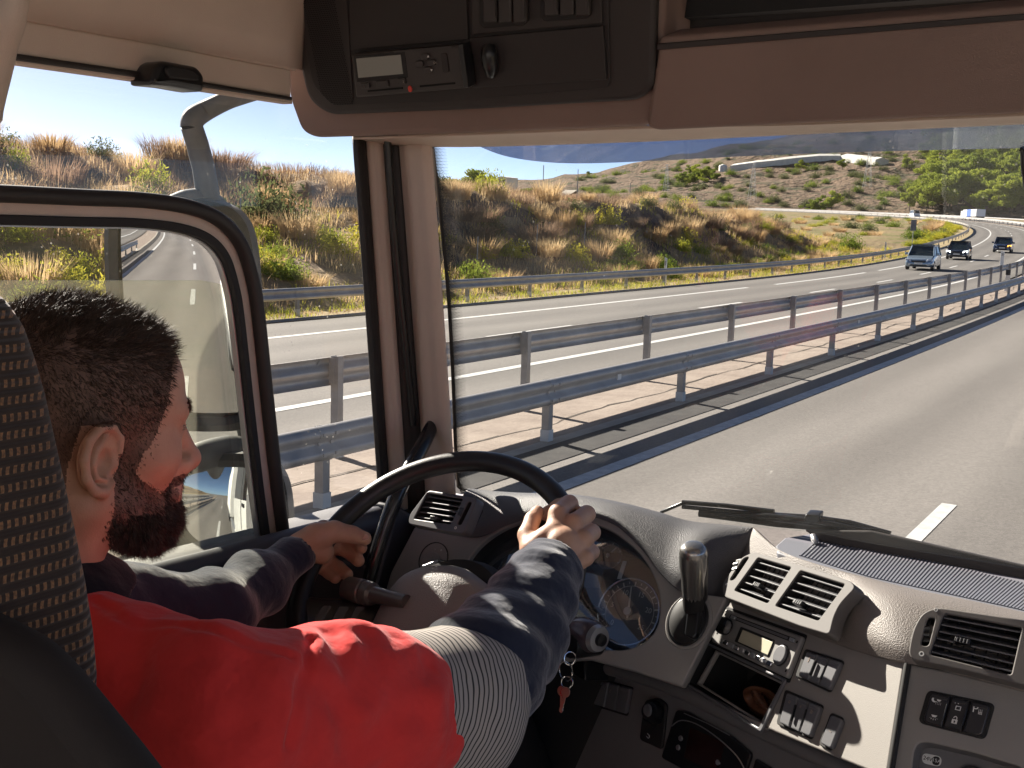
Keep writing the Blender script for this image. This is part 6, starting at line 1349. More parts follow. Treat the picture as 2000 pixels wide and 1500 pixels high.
# --- head, in its own frame
HC = at(158, 834, 1.075); dlt, tilt, lean = math.radians(17), math.radians(-7), math.radians(2)
HR = (Matrix.Rotation(-dlt, 3, 'Z') @ Matrix.Rotation(tilt, 3, 'X') @ Matrix.Rotation(lean, 3, 'Y'))
HRn = np.array(HR)
def h2w(V): return HC + np.asarray(V) @ HRn.T
def rotm(ax, a): return np.array(Matrix.Rotation(a, 3, ax))
def head(X, Y, Z):
    XA = np.abs(X)
    D = s_ell(X, Y, Z, (0, -.018, .035), (.076, .098, .086))
    D = smin(D, s_ell(X, Y, Z, (0, .040, .038), (.060, .050, .060)), .03)
    D = smin(D, s_ell(X, Y, Z, (0, .046, -.030), (.054, .046, .068)), .03)
    D = smin(D, s_ell(XA, Y, Z, (.043, .056, -.020), (.018, .020, .017)), .03)
    D = smin(D, s_cap(XA, Y, Z, (.056, .000, -.058), (.022, .072, -.094), .021, .019), .022)
    D = smin(D, s_ell(X, Y, Z, (0, .078, -.098), (.024, .018, .018)), .018)
    D = smin(D, s_ell(X, Y, Z, (0, .030, -.080), (.045, .045, .028)), .03)
    D = smin(D, s_cap(XA, Y, Z, (.006, .091, .020), (.040, .076, .026), .010, .010), .014)
    D = smax(D, -s_ell(XA, Y, Z, (.031, .100, .006), (.016, .016, .011)), .010)
    D = smin(D, s_ell(XA, Y, Z, (.031, .0755, .005), (.0145, .0125, .0125)), .003)
    D = smin(D, s_cap(XA, Y, Z, (.020, .084, .0105), (.043, .073, .0105), .0045, .0045), .004)
    D = smin(D, s_cap(X, Y, Z, (0, .088, .016), (0, .112, -.026), .0085, .0105), .010)
    D = smin(D, s_ell(X, Y, Z, (0, .1135, -.0300), (.0125, .0115, .0105)), .008)
    D = smin(D, s_ell(XA, Y, Z, (.0125, .101, -.0330), (.008, .010, .008)), .006)
    D = smin(D, s_cap(X, Y, Z, (0, .090, -.045), (0, .092, -.085), .016, .016), .02)
    D = smin(D, s_cap(XA, Y, Z, (0, .1045, -.0570), (.020, .094, -.0620), .0062, .004), .005)
    D = smin(D, s_cap(XA, Y, Z, (0, .1030, -.0680), (.018, .093, -.0660), .0070, .004), .005)
    D = smin(D, s_cap(X, Y, Z, (0, -.028, -.04), (.01, -.060, -.21), .056, .064), .03)
    D = smin(D, s_cap(XA, Y, Z, (.055, -.020, -.06), (.02, .02, -.20), .014, .016), .03)
    # ear
    S_ = np.sign(X + 1e-6)
    def ep(y, z, o=0): return (.0765 + o, y - .004, z - .012)
    t = .42
    def er(p, o): return (.0745 + o * .9 - (p[0] * .86) * t, p[0] * .86 - .006, p[1] * .86 - .013)
    H = [(.018, .004), (.016, .020), (.004, .033), (-.014, .034), (-.026, .022), (-.029, .002), (-.024, -.018), (-.012, -.032), (.002, -.036), (.010, -.028)]
    hp_ = [er(p, .009 + .006 * (p[0] < -.0)) for p in H]; R_ = [.0030, .0036, .0040, .0042, .0043, .0043, .0042, .0048, .0062, .0048]
    E_ = chain(XA, Y, Z, hp_, R_, .003)
    plate_ = s_ell(XA, Y, Z, er((-.006, 0), .003), (.0052, .025, .032), rotm('Z', math.radians(22))); E_ = smin(E_, plate_, .004)
    anti = chain(XA, Y, Z, [er(p, .0105) for p in ((-.004, .024), (-.013, .012), (-.016, -.004), (-.010, -.018), (.002, -.022))], [.003, .0036, .0038, .0036, .003], .003); E_ = smin(E_, anti, .003)
    E_ = smax(E_, -s_ell(XA, Y, Z, er((.000, -.004), .013), (.0120, .0105, .0135)), .003)
    E_ = smin(E_, s_ell(XA, Y, Z, er((.013, -.008), .005), (.005, .0045, .0065)), .003)
    D = smin(D, E_, .006)
    return D
def smooth_mesh(V, F, it, lam=.5):
    V = V.copy(); n = len(V); E = np.concatenate([F[:, [0, 1]], F[:, [1, 2]], F[:, [2, 3]], F[:, [3, 0]]]); E = np.concatenate([E, E[:, ::-1]])
    cnt = np.bincount(E[:, 0], minlength=n)[:, None]
    for _ in range(it):
        A = np.stack([np.bincount(E[:, 0], weights=V[E[:, 1], k], minlength=n) for k in range(3)], 1) / cnt; V += lam * (A - V)
    return V
def hairline(y): return np.interp(y, [-.15, -.06, -.045, -.034, -.028, -.005, .006, .012, .030, .036, .046, .053, .060, .068, .08, .12], [-.082, -.082, -.074, -.055, .014, .018, .004, -.045, -.045, -.012, .004, .030, .070, .086, .098, .11])
def is_scalp(V, jit=0):
    x, y, z = V[:, 0], V[:, 1], V[:, 2]; ear = (np.abs(x) > .0785) & (y > -.036) & (y < .014) & (z < .018) & (z > -.05)
    j = jit * np.random.default_rng(3).normal(size=len(x))
    return (z > hairline(y + j * .6) + j) & ~ear
def is_beard(V):
    x, y, z = V[:, 0], V[:, 1], V[:, 2]
    up = np.interp(y, [.008, .020, .040, .065, .085, .1, .12], [-.02, -.018, -.038, -.054, -.044, -.042, -.042]); lo_ = np.interp(y, [.0, .02, .05, .09], [-.075, -.098, -.118, -.13])
    lip = (np.abs(x) < .022) & (np.abs(z + .0625) < .0085) & (y > .085)
    return (y > .010) & (z < up) & (z > lo_) & ~lip & ~((y < .03) & (np.abs(x) < .03))
# --- hands
def hand(parts, h, pad=.02): return parts
rim_at = lambda deg, rr=RW, h=0: wp_(rr * math.cos(math.radians(deg)), rr * math.sin(math.radians(deg)), h)
wr = at(1076, 1118, 1.435); th_n = EYE - wr; th_n /= np.linalg.norm(th_n)
MC = [at(1090, 1003, 1.478), at(1122, 1020, 1.465), at(1141, 1052, 1.452), at(1144, 1090, 1.440)]
PI_ = [at(1112, 984, 1.515), at(1146, 1004, 1.500), at(1156, 1040, 1.485), at(1156, 1078, 1.470)]
DI = [at(1092, 990, 1.548), at(1125, 1008, 1.535), at(1138, 1042, 1.52), at(1140, 1080, 1.505)]
TI = [at(1068, 1004, 1.545), at(1098, 1022, 1.535), at(1112, 1056, 1.522), at(1116, 1092, 1.505)]
parts = [([wr + (at(1000, 1230, 1.34) - wr) * .5, wr, (wr + MC[1]) / 2], [.030, .027, .027], .012)]
for k in range(4): parts.append(([wr + (MC[k] - wr) * .25, (wr + MC[k]) / 2, MC[k]], [.018, .0165, .0125 - .0008 * k], .014))
for k in range(4):
    r = [.0118, .0115, .0112, .0098][k]; parts.append(([MC[k], PI_[k]], [r * 1.05, r], .005)); parts.append(([PI_[k], DI[k], TI[k]], [r, r * .93, r * .85], .003))
tb = [wr + (at(1040, 1085, 1.455) - wr) * .5, at(1042, 1075, 1.455), at(1030, 1045, 1.475), at(1040, 1015, 1.497), at(1050, 1000, 1.51)]
parts.append((tb, [.019, .0175, .0125, .0105, .009], .012)); parts.append(([at(1060, 1060, 1.455), at(1085, 1040, 1.46)], [.018, .016], .016))
RPT = parts
wl = at(588, 1070, 1.625)
parts = [([at(520, 1130, 1.55), wl, at(615, 1052, 1.635)], [.022, .021, .022], .012)]
MCl = [at(632, 1034, 1.668), at(622, 1058, 1.672), at(613, 1080, 1.672), at(606, 1098, 1.668)]
for k in range(4): parts.append(([wl, (wl + MCl[k]) / 2, MCl[k]], [.020, .018, .0145], .014))
PL = [at(672, 1040, 1.712), at(660, 1068, 1.712), at(640, 1094, 1.708), at(626, 1108, 1.700)]
DL = [at(697, 1060, 1.705), at(688, 1082, 1.700), at(662, 1110, 1.698), at(643, 1120, 1.692)]
TL = [at(706, 1070, 1.690), at(700, 1095, 1.685), at(678, 1122, 1.682), at(655, 1130, 1.68)]
for k in range(4): r = [.0105, .0112, .0108, .0092][k]; parts.append(([MCl[k], PL[k], DL[k], TL[k]], [r * 1.1, r, r * .95, r * .86], .004))
parts.append(([wl, at(618, 1050, 1.625), at(652, 1038, 1.628), at(688, 1044, 1.640), at(712, 1052, 1.650)], [.022, .021, .0155, .0125, .0105], .012)); parts.append(([at(600, 1070, 1.625), at(628, 1078, 1.632)], [.022, .018], .014))
LPT = parts
# one continuous skin: head, neck, shoulders, arms and hands on one grid
Sh = at(470, 1375, .955); Mi = at(690, 1393, 1.075); El = at(872, 1388, 1.185); W_ = at(1076, 1105, 1.435); Fo = at(1003, 1240, 1.325)
Shl = np.array([-1.075, .66, 2.17]); Ell = at(400, 1208, 1.38); Fol = at(498, 1142, 1.52); Wl = at(584, 1078, 1.62); nb = h2w((.01, -.055, -.19))
GH = .0022; glo = np.array([-1.19, .50, 1.92]); ghi = np.array([-.565, 1.345, 2.56]); gn = np.ceil((ghi - glo) / GH).astype(int)
GD = np.full(gn, 9., np.float32); gax = [glo[i] + GH * np.arange(gn[i]) for i in range(3)]
def stamp(lo, hi, f, k=None):
    i0 = np.maximum(((np.array(lo) - glo) / GH).astype(int), 0); i1 = np.minimum(((np.array(hi) - glo) / GH).astype(int) + 1, gn)
    X, Y, Z = np.meshgrid(*[gax[i][i0[i]:i1[i]].astype(np.float32) for i in range(3)], indexing='ij'); q = f(X, Y, Z).astype(np.float32)
    v = GD[i0[0]:i1[0], i0[1]:i1[1], i0[2]:i1[2]]; v[...] = np.minimum(v, q) if k is None else smin(v, q, k)
def headw(X, Y, Z):
    x, y, z = X - HC[0], Y - HC[1], Z - HC[2]; return head(*[HRn[0][i] * x + HRn[1][i] * y + HRn[2][i] * z for i in range(3)])
stamp(HC - .16, HC + [.15, .16, .155], headw)
stamp(nb - [.1, .1, .1], nb + [.1, .1, .06], lambda X, Y, Z: s_cap(X, Y, Z, h2w((0, -.03, -.06)), nb + [0, 0, -.03], .056, .06), .01)
for A_, B_, ra_, rb_ in ((nb + [0, 0, -.05], Sh + [0, 0, -.02], .035, .045), (Sh + [0, 0, -.02], El, .045, .036), (El, W_, .036, .026), (nb + [0, 0, -.05], Shl + [0, 0, -.02], .035, .045), (Shl + [0, 0, -.02], Ell, .045, .034), (Ell, Fol, .034, .030), (Fol, Wl, .028, .021)):
    stamp(np.minimum(A_, B_) - .055, np.maximum(A_, B_) + .055, lambda X, Y, Z: s_cap(X, Y, Z, A_, B_, ra_, rb_))
def hfun(parts):
    def f(X, Y, Z):
        D = None
        for p, r, k in parts:
            q = chain(X, Y, Z, p, r, .004); D = q if D is None else smin(D, q, k if False else .0035)
        return D
    P = np.concatenate([np.array(p) for p, r, k in parts]); return P.min(0) - .03, P.max(0) + .03, f
for pr_ in (RPT, LPT): lo_, hi_, f_ = hfun(pr_); stamp(lo_, hi_, f_, .006)
_GD = GD; V, F = surf(lambda X, Y, Z: _GD[:X.shape[0], :X.shape[1], :X.shape[2]], glo, glo + GH * (gn - 1), GH); V = smooth_mesh(V, F, 2, .42)
# keep the one connected skin
lab = np.arange(len(V)); E_ = np.concatenate([F[:, [0, 1]], F[:, [1, 2]], F[:, [2, 3]], F[:, [3, 0]]])
for _ in range(400):
    m_ = np.minimum(lab[E_[:, 0]], lab[E_[:, 1]]); new = lab.copy(); np.minimum.at(new, E_[:, 0], m_); np.minimum.at(new, E_[:, 1], m_); new = new[new]
    if (new == lab).all(): break
    lab = new
big = np.bincount(lab).argmax(); F = F[lab[F[:, 0]] == big]; us = np.unique(F); rm = np.full(len(V), -1); rm[us] = np.arange(len(us)); V, F = V[us], rm[F]
HV = (V - HC) @ HRn; HF = F; fc = HV[HF].mean(1); nh_ = (np.linalg.norm(fc, axis=1) < .19); sc_ = is_scalp(fc) & nh_ & (fc[:, 2] > -.10); be_ = is_beard(fc) & nh_
body = mesh('body', V, F, None, PER, angle=180, mats=[m_skin, m_scalp], fmat=np.where(sc_ | be_, 1, 0))
def nail(c, n, u, w, l, par):
    n = np.array(n) / np.linalg.norm(n); pl = Plane(c, n, up=u); plate('fingernail', pl, [ell2((0, 0), w, l, 18)], -.002, .0010, m_nail, par, .0008)
nail(at(712, 1049, 1.6385), th_n + [0, 0, .6], at(712, 1049, 1.64) - at(688, 1043, 1.63), .0048, .0065, body)
# --- hair
def strands(Pn, Nn, D_, ln, w, seed, mat, name, par, bend=.4):
    g = np.random.default_rng(seed); n = len(Pn); d = D_ + g.normal(size=(n, 3)) * .20; d /= np.linalg.norm(d, axis=1)[:, None]
    s = np.cross(d, g.normal(size=(n, 3))); s /= np.linalg.norm(s, axis=1)[:, None]; s = s * w * .5; L = ln[:, None] * (.65 + .6 * g.random((n, 1)))
    d2 = d + g.normal(size=(n, 3)) * bend * .35; d2 /= np.linalg.norm(d2, axis=1)[:, None]
    a = Pn - Nn * .001; m = a + d * L * .55; t = m + d2 * L * .5
    V = np.stack([a - s, a + s, m + s * .8, m - s * .8, t], 1).reshape(-1, 3); k = np.arange(n) * 5
    F = np.concatenate([np.stack([k, k + 1, k + 2], 1), np.stack([k, k + 2, k + 3], 1), np.stack([k + 3, k + 2, k + 4], 1)])
    o = mesh(name, h2w(V), F, mat, par, smooth=True, angle=180); return o
q = HV[HF]; nr = np.cross(q[:, 2] - q[:, 0], q[:, 3] - q[:, 1]); ar = np.linalg.norm(nr, axis=1); nr = nr / ar[:, None]
def pick(mask, n, seed, wgt=None):
    g = np.random.default_rng(seed); p = ar * mask * (1 if wgt is None else wgt); p = p / p.sum(); i = g.choice(len(p), n, p=p)
    u, v = g.random((n, 1)), g.random((n, 1)); a = q[i]; P = (1 - u) * ((1 - v) * a[:, 0] + v * a[:, 3]) + u * ((1 - v) * a[:, 1] + v * a[:, 2]); return P, nr[i]
near = fc[:, 0] > -.06
P0, N0 = pick(is_scalp(fc, .004) & nh_ & (fc[:, 2] > -.10), 40000, 1); z = P0[:, 2]; y = P0[:, 1]; top = sst(.055, .105, z)
D0 = N0 * (.45 + .25 * top)[:, None] + np.array([0, .30, -.45]) * (1 - top)[:, None] + np.array([0, .75, .12]) * top[:, None]
# tufts: neighbouring hairs share a lean
cl_ = np.floor(P0 / .009).astype(int); hsh = (cl_[:, 0] * 73856093 ^ cl_[:, 1] * 19349663 ^ cl_[:, 2] * 83492791) % 997; gt = np.random.default_rng(9).normal(size=(997, 3)); D0 += gt[hsh] * (.06 + .26 * top)[:, None]
strands(P0, N0, D0, .0035 + .004 * sst(.0, .06, z) + .0085 * top, .00062, 2, m_hair, 'hair', PER)
wb = 1 + 2.0 * (fc[:, 2] < -.07); jb = np.random.default_rng(8).normal(size=fc.shape) * .0035; P1_, N1 = pick(is_beard(fc + jb) & nh_, 24000, 3, wb); yb = P1_[:, 1]; zb = P1_[:, 2]; lb_ = .0045 + .0095 * sst(-.05, -.10, zb) * sst(.0, .06, yb)
D1_ = N1 * .55 + np.array([0, .25, -.85]); gt2 = np.random.default_rng(4).normal(size=(997, 3)); cl_ = np.floor(P1_ / .007).astype(int); hsh = (cl_[:, 0] * 73856093 ^ cl_[:, 1] * 19349663 ^ cl_[:, 2] * 83492791) % 997; D1_ += gt2[hsh] * .25
strands(P1_, N1, D1_, lb_, .0006, 4, m_beard, 'beard', PER, 1.0)
br_ = (np.abs(fc[:, 2] - .030 - .12 * (np.abs(fc[:, 0]) - .03) * 0) < .0055) & nh_ & (fc[:, 1] > .068) & (np.abs(fc[:, 0]) > .010) & (np.abs(fc[:, 0]) < .048); P2, N2 = pick(br_, 700, 5); D2_ = N2 * .5 + np.stack([np.sign(P2[:, 0]), 0 * P2[:, 0], .3 + 0 * P2[:, 0]], 1) * .8
strands(P2, N2, D2_, np.full(len(P2), .005), .0006, 6, m_hair, 'eyebrow', PER)
la = np.linspace(-1, 1, 26); P3 = np.array([(s * (.031 + .013 * a_), .0865 - .004 * a_ * a_ - .004 * (a_ > 0), .0065 + .002 * (1 - a_ * a_)) for s in (-1, 1) for a_ in la]); strands(P3, np.tile([0, 1., 0], (len(P3), 1)), np.tile([0, 1., .35], (len(P3), 1)) + P3 * 2, np.full(len(P3), .009), .0007, 7, m_hair, 'eyelash', PER, .1)

# --- clothes
def cloth(name, col, fuzz, ridge=None, c2=None, rough=.85):
    m = M(name, col, rough, var=(26, .10), bump=(1500, .35, .0008), sheen=fuzz, bump2=(24, .55, .010), spec=.15)
    return m
m_redc = cloth('red_jersey', (.80, .056, .052), .2); m_navyc = cloth('navy_fleece', (.022, .028, .052), .5); m_coll = cloth('navy_rib', (.016, .014, .020), .2)
m_band = bpy.data.materials.new('striped_grey_cuff'); N, L_, P_ = nodes(m_band); tc = N.new('ShaderNodeTexCoord'); geo = N.new('ShaderNodeVectorMath'); geo.operation = 'DOT_PRODUCT'; L_.new(tc.outputs['Object'], geo.inputs[0])
wob_ = N.new('ShaderNodeTexNoise'); wob_.inputs['Scale'].default_value = 14; L_.new(tc.outputs['Object'], wob_.inputs['Vector'])
ma = N.new('ShaderNodeMath'); ma.operation = 'MULTIPLY_ADD'; ma.inputs[1].default_value = .022; L_.new(wob_.outputs[0], ma.inputs[0]); L_.new(geo.outputs['Value'], ma.inputs[2])
mb = N.new('ShaderNodeMath'); mb.operation = 'MULTIPLY'; mb.inputs[1].default_value = 2 * PI / .0062; L_.new(ma.outputs[0], mb.inputs[0]); ms = N.new('ShaderNodeMath'); ms.operation = 'SINE'; L_.new(mb.outputs[0], ms.inputs[0])
cr = N.new('ShaderNodeMapRange'); cr.inputs[1].default_value = .45; cr.inputs[2].default_value = .8; L_.new(ms.outputs[0], cr.inputs[0])
mxb = N.new('ShaderNodeMix'); mxb.data_type = 'RGBA'; mxb.inputs[6].default_value = (.40, .365, .33, 1); mxb.inputs[7].default_value = (.03, .028, .032, 1); L_.new(cr.outputs[0], mxb.inputs[0]); L_.new(mxb.outputs[2], P_.inputs['Base Color']); P_.inputs['Roughness'].default_value = .9
BANDV = geo
ua = El - Sh; ua /= np.linalg.norm(ua); fa = W_ - El; fa /= np.linalg.norm(fa)
BANDV.inputs[1].default_value = tuple(ua * .8 + np.array([0, 0, -.25]))
def torso(X, Y, Z):
    D = s_ell(X, Y, Z, (-.885, .60, 1.93), (.205, .125, .26)); D = smin(D, s_cap(X, Y, Z, nb + [0.0, 0.0, .010], Sh + [0, 0, -.02], .056, .066), .03)
    D = smin(D, s_cap(X, Y, Z, nb + [0, 0, .006], Shl + [0.03, 0, -.02], .050, .050), .03); D = smin(D, s_ell(X, Y, Z, Sh + [-.07, -.05, -.16], (.11, .075, .15)), .04)
    D = smin(D, s_cap(X, Y, Z, (-.88, .60, 1.9), (-.88, .56, 1.62), .17, .16), .05); D = smin(D, s_ell(X, Y, Z, (-.87, .67, 1.95), (.17, .09, .17)), .05)
    return D
def fold(X, Y, Z, A, d, amp, f, seed, tw=0.4):
    s = (X - A[0]) * d[0] + (Y - A[1]) * d[1] + (Z - A[2]) * d[2]; w = wob(X, Y, Z, 9, seed); v = np.sin(s * f + w * 3.2); return amp * (np.abs(v) ** 1.5 * np.sign(v)) * (.5 + .5 * wob(X, Y, Z, 6, seed + 1))
SEAMS = [([(185, 1172), (215, 1192), (250, 1214), (300, 1217), (380, 1226), (450, 1244), (520, 1264), (565, 1286)], .0050, .0045), ([(607, 1250), (597, 1288), (600, 1310), (581, 1348), (572, 1400), (562, 1450)], .0060, .0050),
         ([(648, 1238), (662, 1268), (668, 1300)], .0060, .011), ([(712, 1242), (722, 1275), (705, 1320), (668, 1372)], .0065, .012), ([(770, 1245), (752, 1300), (716, 1352)], .0055, .012), ([(838, 1300), (790, 1330), (735, 1400), (690, 1440)], .0060, .014), ([(826, 1390), (770, 1410), (700, 1470)], .005, .012), ([(330, 1180), (300, 1200), (270, 1240), (262, 1330)], .004, .016), ([(520, 1225), (500, 1262), (470, 1330), (460, 1420)], .0045, .018), ([(600, 1330), (650, 1380), (680, 1460)], .004, .014)]
SEAM3 = []
def red(X, Y, Z):
    D = red0(X, Y, Z)
    for P, am, wd in SEAM3:
        lo_, hi_ = P.min(0) - 3 * wd, P.max(0) + 3 * wd
        i = [np.searchsorted(ax_, [a_, b_]) for ax_, a_, b_ in ((X[:, 0, 0], lo_[0], hi_[0]), (Y[0, :, 0], lo_[1], hi_[1]), (Z[0, 0, :], lo_[2], hi_[2]))]
        sl_ = tuple(slice(a_[0], a_[1]) for a_ in i); x, y, z = X[sl_], Y[sl_], Z[sl_]
        if x.size == 0: continue
        q = None
        for k in range(len(P) - 1):
            e = s_cap(x, y, z, P[k], P[k + 1], 0, 0); q = e if q is None else np.minimum(q, e)
        D[sl_] += am * np.exp(-(q / wd) ** 2) - am * .35 * np.exp(-((q - wd * 1.9) / wd) ** 2)
    return D
def red0(X, Y, Z):
    D = torso(X, Y, Z); A = chain(X, Y, Z, [Sh + [0, 0, -.012], Mi, El], [.074, .080, .078], .02); D = smin(D, A, .03)
    D = smin(D, s_cap(X, Y, Z, Shl + [.03, 0, -.02], Shl + [.03, 0, -.02] + (Ell - Shl) * .05, .05, .048), .04)
    t = (X - Sh[0]) * ua[0] + (Y - Sh[1]) * ua[1] + (Z - Sh[2]) * ua[2]; up = np.clip((Z - 2.02) / .12, 0, 1)
    D = D + fold(X, Y, Z, Sh, ua, .0060, 62, 3) * np.clip((t + .02) / .07, 0, 1) + .0065 * wob(X, Y, Z, 20, 5) * up
    cut = t - (.232 + .010 * wob(X, Y, Z, 14, 8)); D = smax(D, np.where(t > .12, cut, -1), .006)
    tl = ((X - Shl[0]) * (Ell - Shl)[0] + (Y - Shl[1]) * (Ell - Shl)[1] + (Z - Shl[2]) * (Ell - Shl)[2]) / np.linalg.norm(Ell - Shl); D = smax(D, np.where(X < -1.0, tl - .015, -1), .006)
    nc = nb + [0, .0, .03]; D = smax(D, -s_cap(X, Y, Z, nb, h2w((0, -.02, -.05)), .066, .066), .01)
    return D
from mathutils.bvhtree import BVHTree
V, F = surf(red0, (-1.26, .36, 1.62), (-.44, 1.02, 2.37), .010); bv = BVHTree.FromPolygons([tuple(v) for v in V], [tuple(int(i) for i in f) for f in F])
for pts, am, wd in SEAMS:
    L = []
    for x, y in catmull(pts, 4):
        h_ = bv.ray_cast(Vector(EYE), Vector(ray(x, y)).normalized())
        if h_[0]: L.append(np.array(h_[0]))
    if len(L) > 1: SEAM3.append((np.array(L), am, wd))
V, F = surf(red, (-1.26, .36, 1.62), (-.44, 1.02, 2.37), .0042); mesh('red_top', smooth_mesh(V, F, 1, .4), F, m_redc, PER, angle=180)
def band(X, Y, Z):
    t = (X - Sh[0]) * ua[0] + (Y - Sh[1]) * ua[1] + (Z - Sh[2]) * ua[2]
    D = smin(chain(X, Y, Z, [Mi, El], [.080, .0795], .02), s_cap(X, Y, Z, El, El + (Fo - El) * .4, .078, .068), .03) + .004 * wob(X, Y, Z, 18, 12); s = (X - El[0]) * fa[0] + (Y - El[1]) * fa[1] + (Z - El[2]) * fa[2]
    return smax(smax(D, .19 - t, .004), s - .030 - .4 * np.clip(t - .24, 0, .1), .006)
V, F = surf(band, np.minimum(Mi, El) - .11, np.maximum(El, Fo) + .11, .0036); mesh('striped_cuff', smooth_mesh(V, F, 1, .4), F, m_band, PER, angle=180)
def navy(X, Y, Z):
    D = chain(X, Y, Z, [El, El * .5 + Fo * .5, Fo, Fo * .45 + W_ * .55, W_], [.0720, .0690, .0600, .0500, .0395], .02)
    D = D + fold(X, Y, Z, El, fa * .85 + np.array([0, 0, .5]), .0045, 105, 21) * 1.0 + .002 * wob(X, Y, Z, 30, 22)
    s = (X - W_[0]) * fa[0] + (Y - W_[1]) * fa[1] + (Z - W_[2]) * fa[2]; D = D - .0025 * np.clip((s + .018) / .006, 0, 1) * (s > -.03)
    D = smax(D, s - .006, .004); return smax(D, -chain(X, Y, Z, [Fo, W_, W_ + fa * .05], [.030, .031, .031], .01), .004)
V, F = surf(navy, np.minimum(El, W_) - .10, np.maximum(El, W_) + .10, .0034); mesh('navy_sleeve', smooth_mesh(V, F, 1, .4), F, m_navyc, PER, angle=180)
fl = Wl - Ell; fl /= np.linalg.norm(fl)
def navyl(X, Y, Z):
    D = chain(X, Y, Z, [Shl + [.030, .0, -.004], Shl + (Ell - Shl) * .5, Ell, Fol, Wl], [.074, .062, .052, .040, .0265], .03) + fold(X, Y, Z, Ell, fl * .8 + np.array([.3, 0, .4]), .0042, 95, 31) + .002 * wob(X, Y, Z, 30, 32)
    s = (X - Wl[0]) * fl[0] + (Y - Wl[1]) * fl[1] + (Z - Wl[2]) * fl[2]; D = smax(D, s - .004, .004); return smax(D, -chain(X, Y, Z, [Fol, Wl, Wl + fl * .05], [.020, .0215, .0215], .01), .004)
V, F = surf(navyl, np.minimum(np.minimum(Shl, Ell), Wl) - .09, np.maximum(np.maximum(Shl, Ell), Wl) + .09, .0045); mesh('navy_sleeve', smooth_mesh(V, F, 1, .4), F, m_navyc, PER, angle=180)
ctr = h2w((.010, -.050, -.146)); CR = HRn @ rotm('X', math.radians(16))
def collar(X, Y, Z):
    x, y, z = X - ctr[0], Y - ctr[1], Z - ctr[2]; x, y, z = [CR[0][i] * x + CR[1][i] * y + CR[2][i] * z for i in range(3)]
    r = np.sqrt((x / 1.12) ** 2 + y ** 2); R_ = .084 - 1.05 * (z + .006) ; return (np.sqrt(np.maximum(np.abs(r - R_) * .7 - .0035, 0) ** 2 + np.maximum(np.abs(z) - .016, 0) ** 2) - .0035) + .0015 * wob(X, Y, Z, 30, 41)
V, F = surf(collar, ctr - .12, ctr + .12, .0026); mesh('collar', V, F, m_coll, PER, angle=180)

# --- seat
m_weave = bpy.data.materials.new('seat_weave'); N, L_, P_ = nodes(m_weave); tc = N.new('ShaderNodeTexCoord'); sp_ = N.new('ShaderNodeSeparateXYZ'); L_.new(tc.outputs['Object'], sp_.inputs[0])
def mth(op, a, b=None, c=None):
    n = N.new('ShaderNodeMath'); n.operation = op
    for i, v in enumerate((a, b, c)):
        if v is None: continue
        if isinstance(v, (int, float)): n.inputs[i].default_value = v
        else: L_.new(v, n.inputs[i])
    return n.outputs[0]
def sinw(v, per, ph=0): return mth('SINE', mth('MULTIPLY_ADD', v, 2 * PI / per, ph))
hx = mth('MULTIPLY_ADD', sp_.outputs[0], .8, mth('MULTIPLY', sp_.outputs[1], .9)); zz = sp_.outputs[2]
row = sinw(zz, .0115); row2 = sinw(zz, .0230, 1.0); col = mth('SINE', mth('ADD', mth('MULTIPLY', hx, 2 * PI / .0052), mth('MULTIPLY', row2, 1.4)))
dots = mth('MULTIPLY', mth('GREATER_THAN', row, .15), mth('GREATER_THAN', col, .1)); cords = sinw(zz, .00575)
mx = N.new('ShaderNodeMix'); mx.data_type = 'RGBA'; mx.inputs[6].default_value = (.040, .026, .020, 1); mx.inputs[7].default_value = (.42, .22, .10, 1)
nz = N.new('ShaderNodeTexNoise'); nz.inputs['Scale'].default_value = 500; L_.new(tc.outputs['Object'], nz.inputs['Vector'])
L_.new(mth('MULTIPLY', dots, mth('MULTIPLY_ADD', nz.outputs[0], 1.4, -.1)), mx.inputs[0]); L_.new(mx.outputs[2], P_.inputs['Base Color']); P_.inputs['Roughness'].default_value = .95; P_.inputs['Sheen Weight'].default_value = .2
bp = N.new('ShaderNodeBump'); bp.inputs['Strength'].default_value = .9; bp.inputs['Distance'].default_value = .002; L_.new(mth('ADD', mth('MULTIPLY', cords, .5), mth('MULTIPLY', dots, .6)), bp.inputs['Height']); L_.new(bp.outputs[0], P_.inputs['Normal'])
ST = Plane((-.87, .50, 2.2), (0, -1, 0)); prof = [(0, 566), (14, 582), (40, 622), (64, 690), (84, 760), (104, 850), (124, 940), (146, 1040), (166, 1140), (182, 1240), (190, 1330), (188, 1420), (180, 1520), (160, 1700)]
U_ = [ST.uv(x, y) for x, y in prof]; ut = U_[0]; right = [(max(u, .03), v) for u, v in U_]; cxs = -.0
loop = [(-u, v) for u, v in right[::-1]] + [(0, right[0][1] + .012)] + right; loop = [tuple(p) for p in loop]
bk = plate('seat_back', ST, [loop], -.015, .105, m_weave, TR, .030, 5); bk['label'] = 'seat back in dark woven fabric with rows of brown dots'
m_vinyl = M('seat_vinyl', (.022, .017, .015), .8, bump=(600, .3, .0006))
pv = [(-260, 1130), (0, 1262), (40, 1290), (90, 1345), (150, 1420), (230, 1520), (330, 1660), (300, 1900), (-300, 1900)]; SV = Plane((-.8, .40, 2.1), (.15, -1, 0))
sd = ppx('seat_side', SV, [pv], -.012, .03, m_vinyl, TR, .03, .018); sd['label'] = 'plain black lower side of the seat'

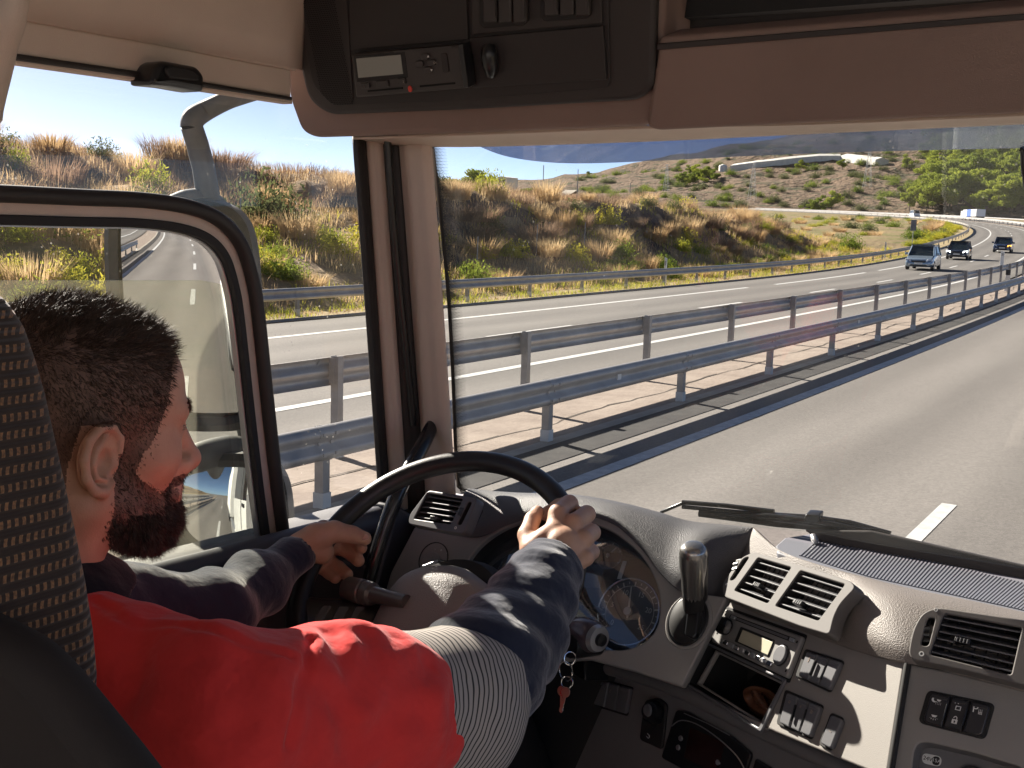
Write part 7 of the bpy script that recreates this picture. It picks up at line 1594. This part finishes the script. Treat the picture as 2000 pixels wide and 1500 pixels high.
# --- loose things in the cab
rg = empty('key_ring', tuple(at(1105, 1300, 1.475)), label='bunch of keys on a steel ring hanging from the ignition below the stalk', cat='keys')
def ringp(px, py, dpt, r, nrm): 
    c = at(px, py, dpt); n = np.array(nrm, float); n /= np.linalg.norm(n); e = np.cross(n, [0, 0, 1]); e /= np.linalg.norm(e); f = np.cross(n, e); return [c + r * (math.cos(t) * e + math.sin(t) * f) for t in np.linspace(0, 2 * PI, 28, endpoint=False)]
tube('ring', ringp(1113, 1286, 1.478, .0085, (.8, -.5, .2)), .0009, m_chrome, rg, 6, True); tube('ring', ringp(1105, 1311, 1.474, .0125, (-.3, -1, .1)), .0011, m_chrome, rg, 6, True); tube('ring', ringp(1107, 1333, 1.470, .0075, (.5, -.8, .4)), .0010, m_chrome, rg, 6, True)
KPn = Plane(at(1104, 1365, 1.468), (.2, -1, .25)); m_key = M('key_brass', (.42, .25, .20), .3, .85)
for dx, dy, rot, mt, h in ((-6, 0, .10, m_key, 0), (2, 3, -.06, m_chrome, .003), (6, 2, -.16, m_key, .006)):
    u, v = KPn.uv(1104 + dx, 1340 + dy); cr_, sr_ = math.cos(rot), math.sin(rot)
    head_ = ell2((0, -.006), .0062, .0068, 16); shape = [(-.0022, -.0115), (-.0022, -.0300), (-.0010, -.0325), (.0006, -.0320), (.0024, -.0290), (.0014, -.0270), (.0024, -.0250), (.0014, -.0225), (.0024, -.0200), (.0022, -.0115)]
    k_ = plate('key', KPn, [[(u + x * cr_ - y * sr_, v + x * sr_ + y * cr_) for x, y in head_]], h, h + .0018, mt, rg, .0004); plate('key_blade', KPn, [[(u + x * cr_ - y * sr_, v + x * sr_ + y * cr_) for x, y in shape]], h + .0002, h + .0016, mt, k_, .0003)
m_leath = M('brown_leather', (.17, .07, .035), .45, var=(60, .35), bump=(500, .5, .0008)); lt = empty('leather_strap', tuple(KP.on(1490, 1380, -.03)), label='coiled brown braided leather strap lying in the open storage box', cat='strap')
flat = [(math.cos(t) * .35, math.sin(t)) for t in np.linspace(0, 2 * PI, 12, endpoint=False)]
for k in range(5):
    c = (1494 + 4 * k, 1368 + 5 * k); pts = [KP.on(c[0] + 34 * math.cos(t) - 8 * k * .3, c[1] + (20 - 1.5 * k) * math.sin(t) + 12 * math.cos(t), -.020 + .006 * math.sin(2 * t + k) - .008 * k) for t in np.linspace(.3 + .2 * k, 5.6, 14)]
    tube('strap_loop', pts, .0062 - .0004 * k, m_leath, lt, prof=flat, smooth_n=4, up=KP.n)
for k in range(6): tube('braid', [KP.on(1466 + 3 * k, 1346 + 6 * k, -.022), KP.on(1474 + 4 * k, 1352 + 6 * k, -.016), KP.on(1486 + 4 * k, 1356 + 7 * k, -.024)], .0028, m_leath, lt, 8, smooth_n=3)
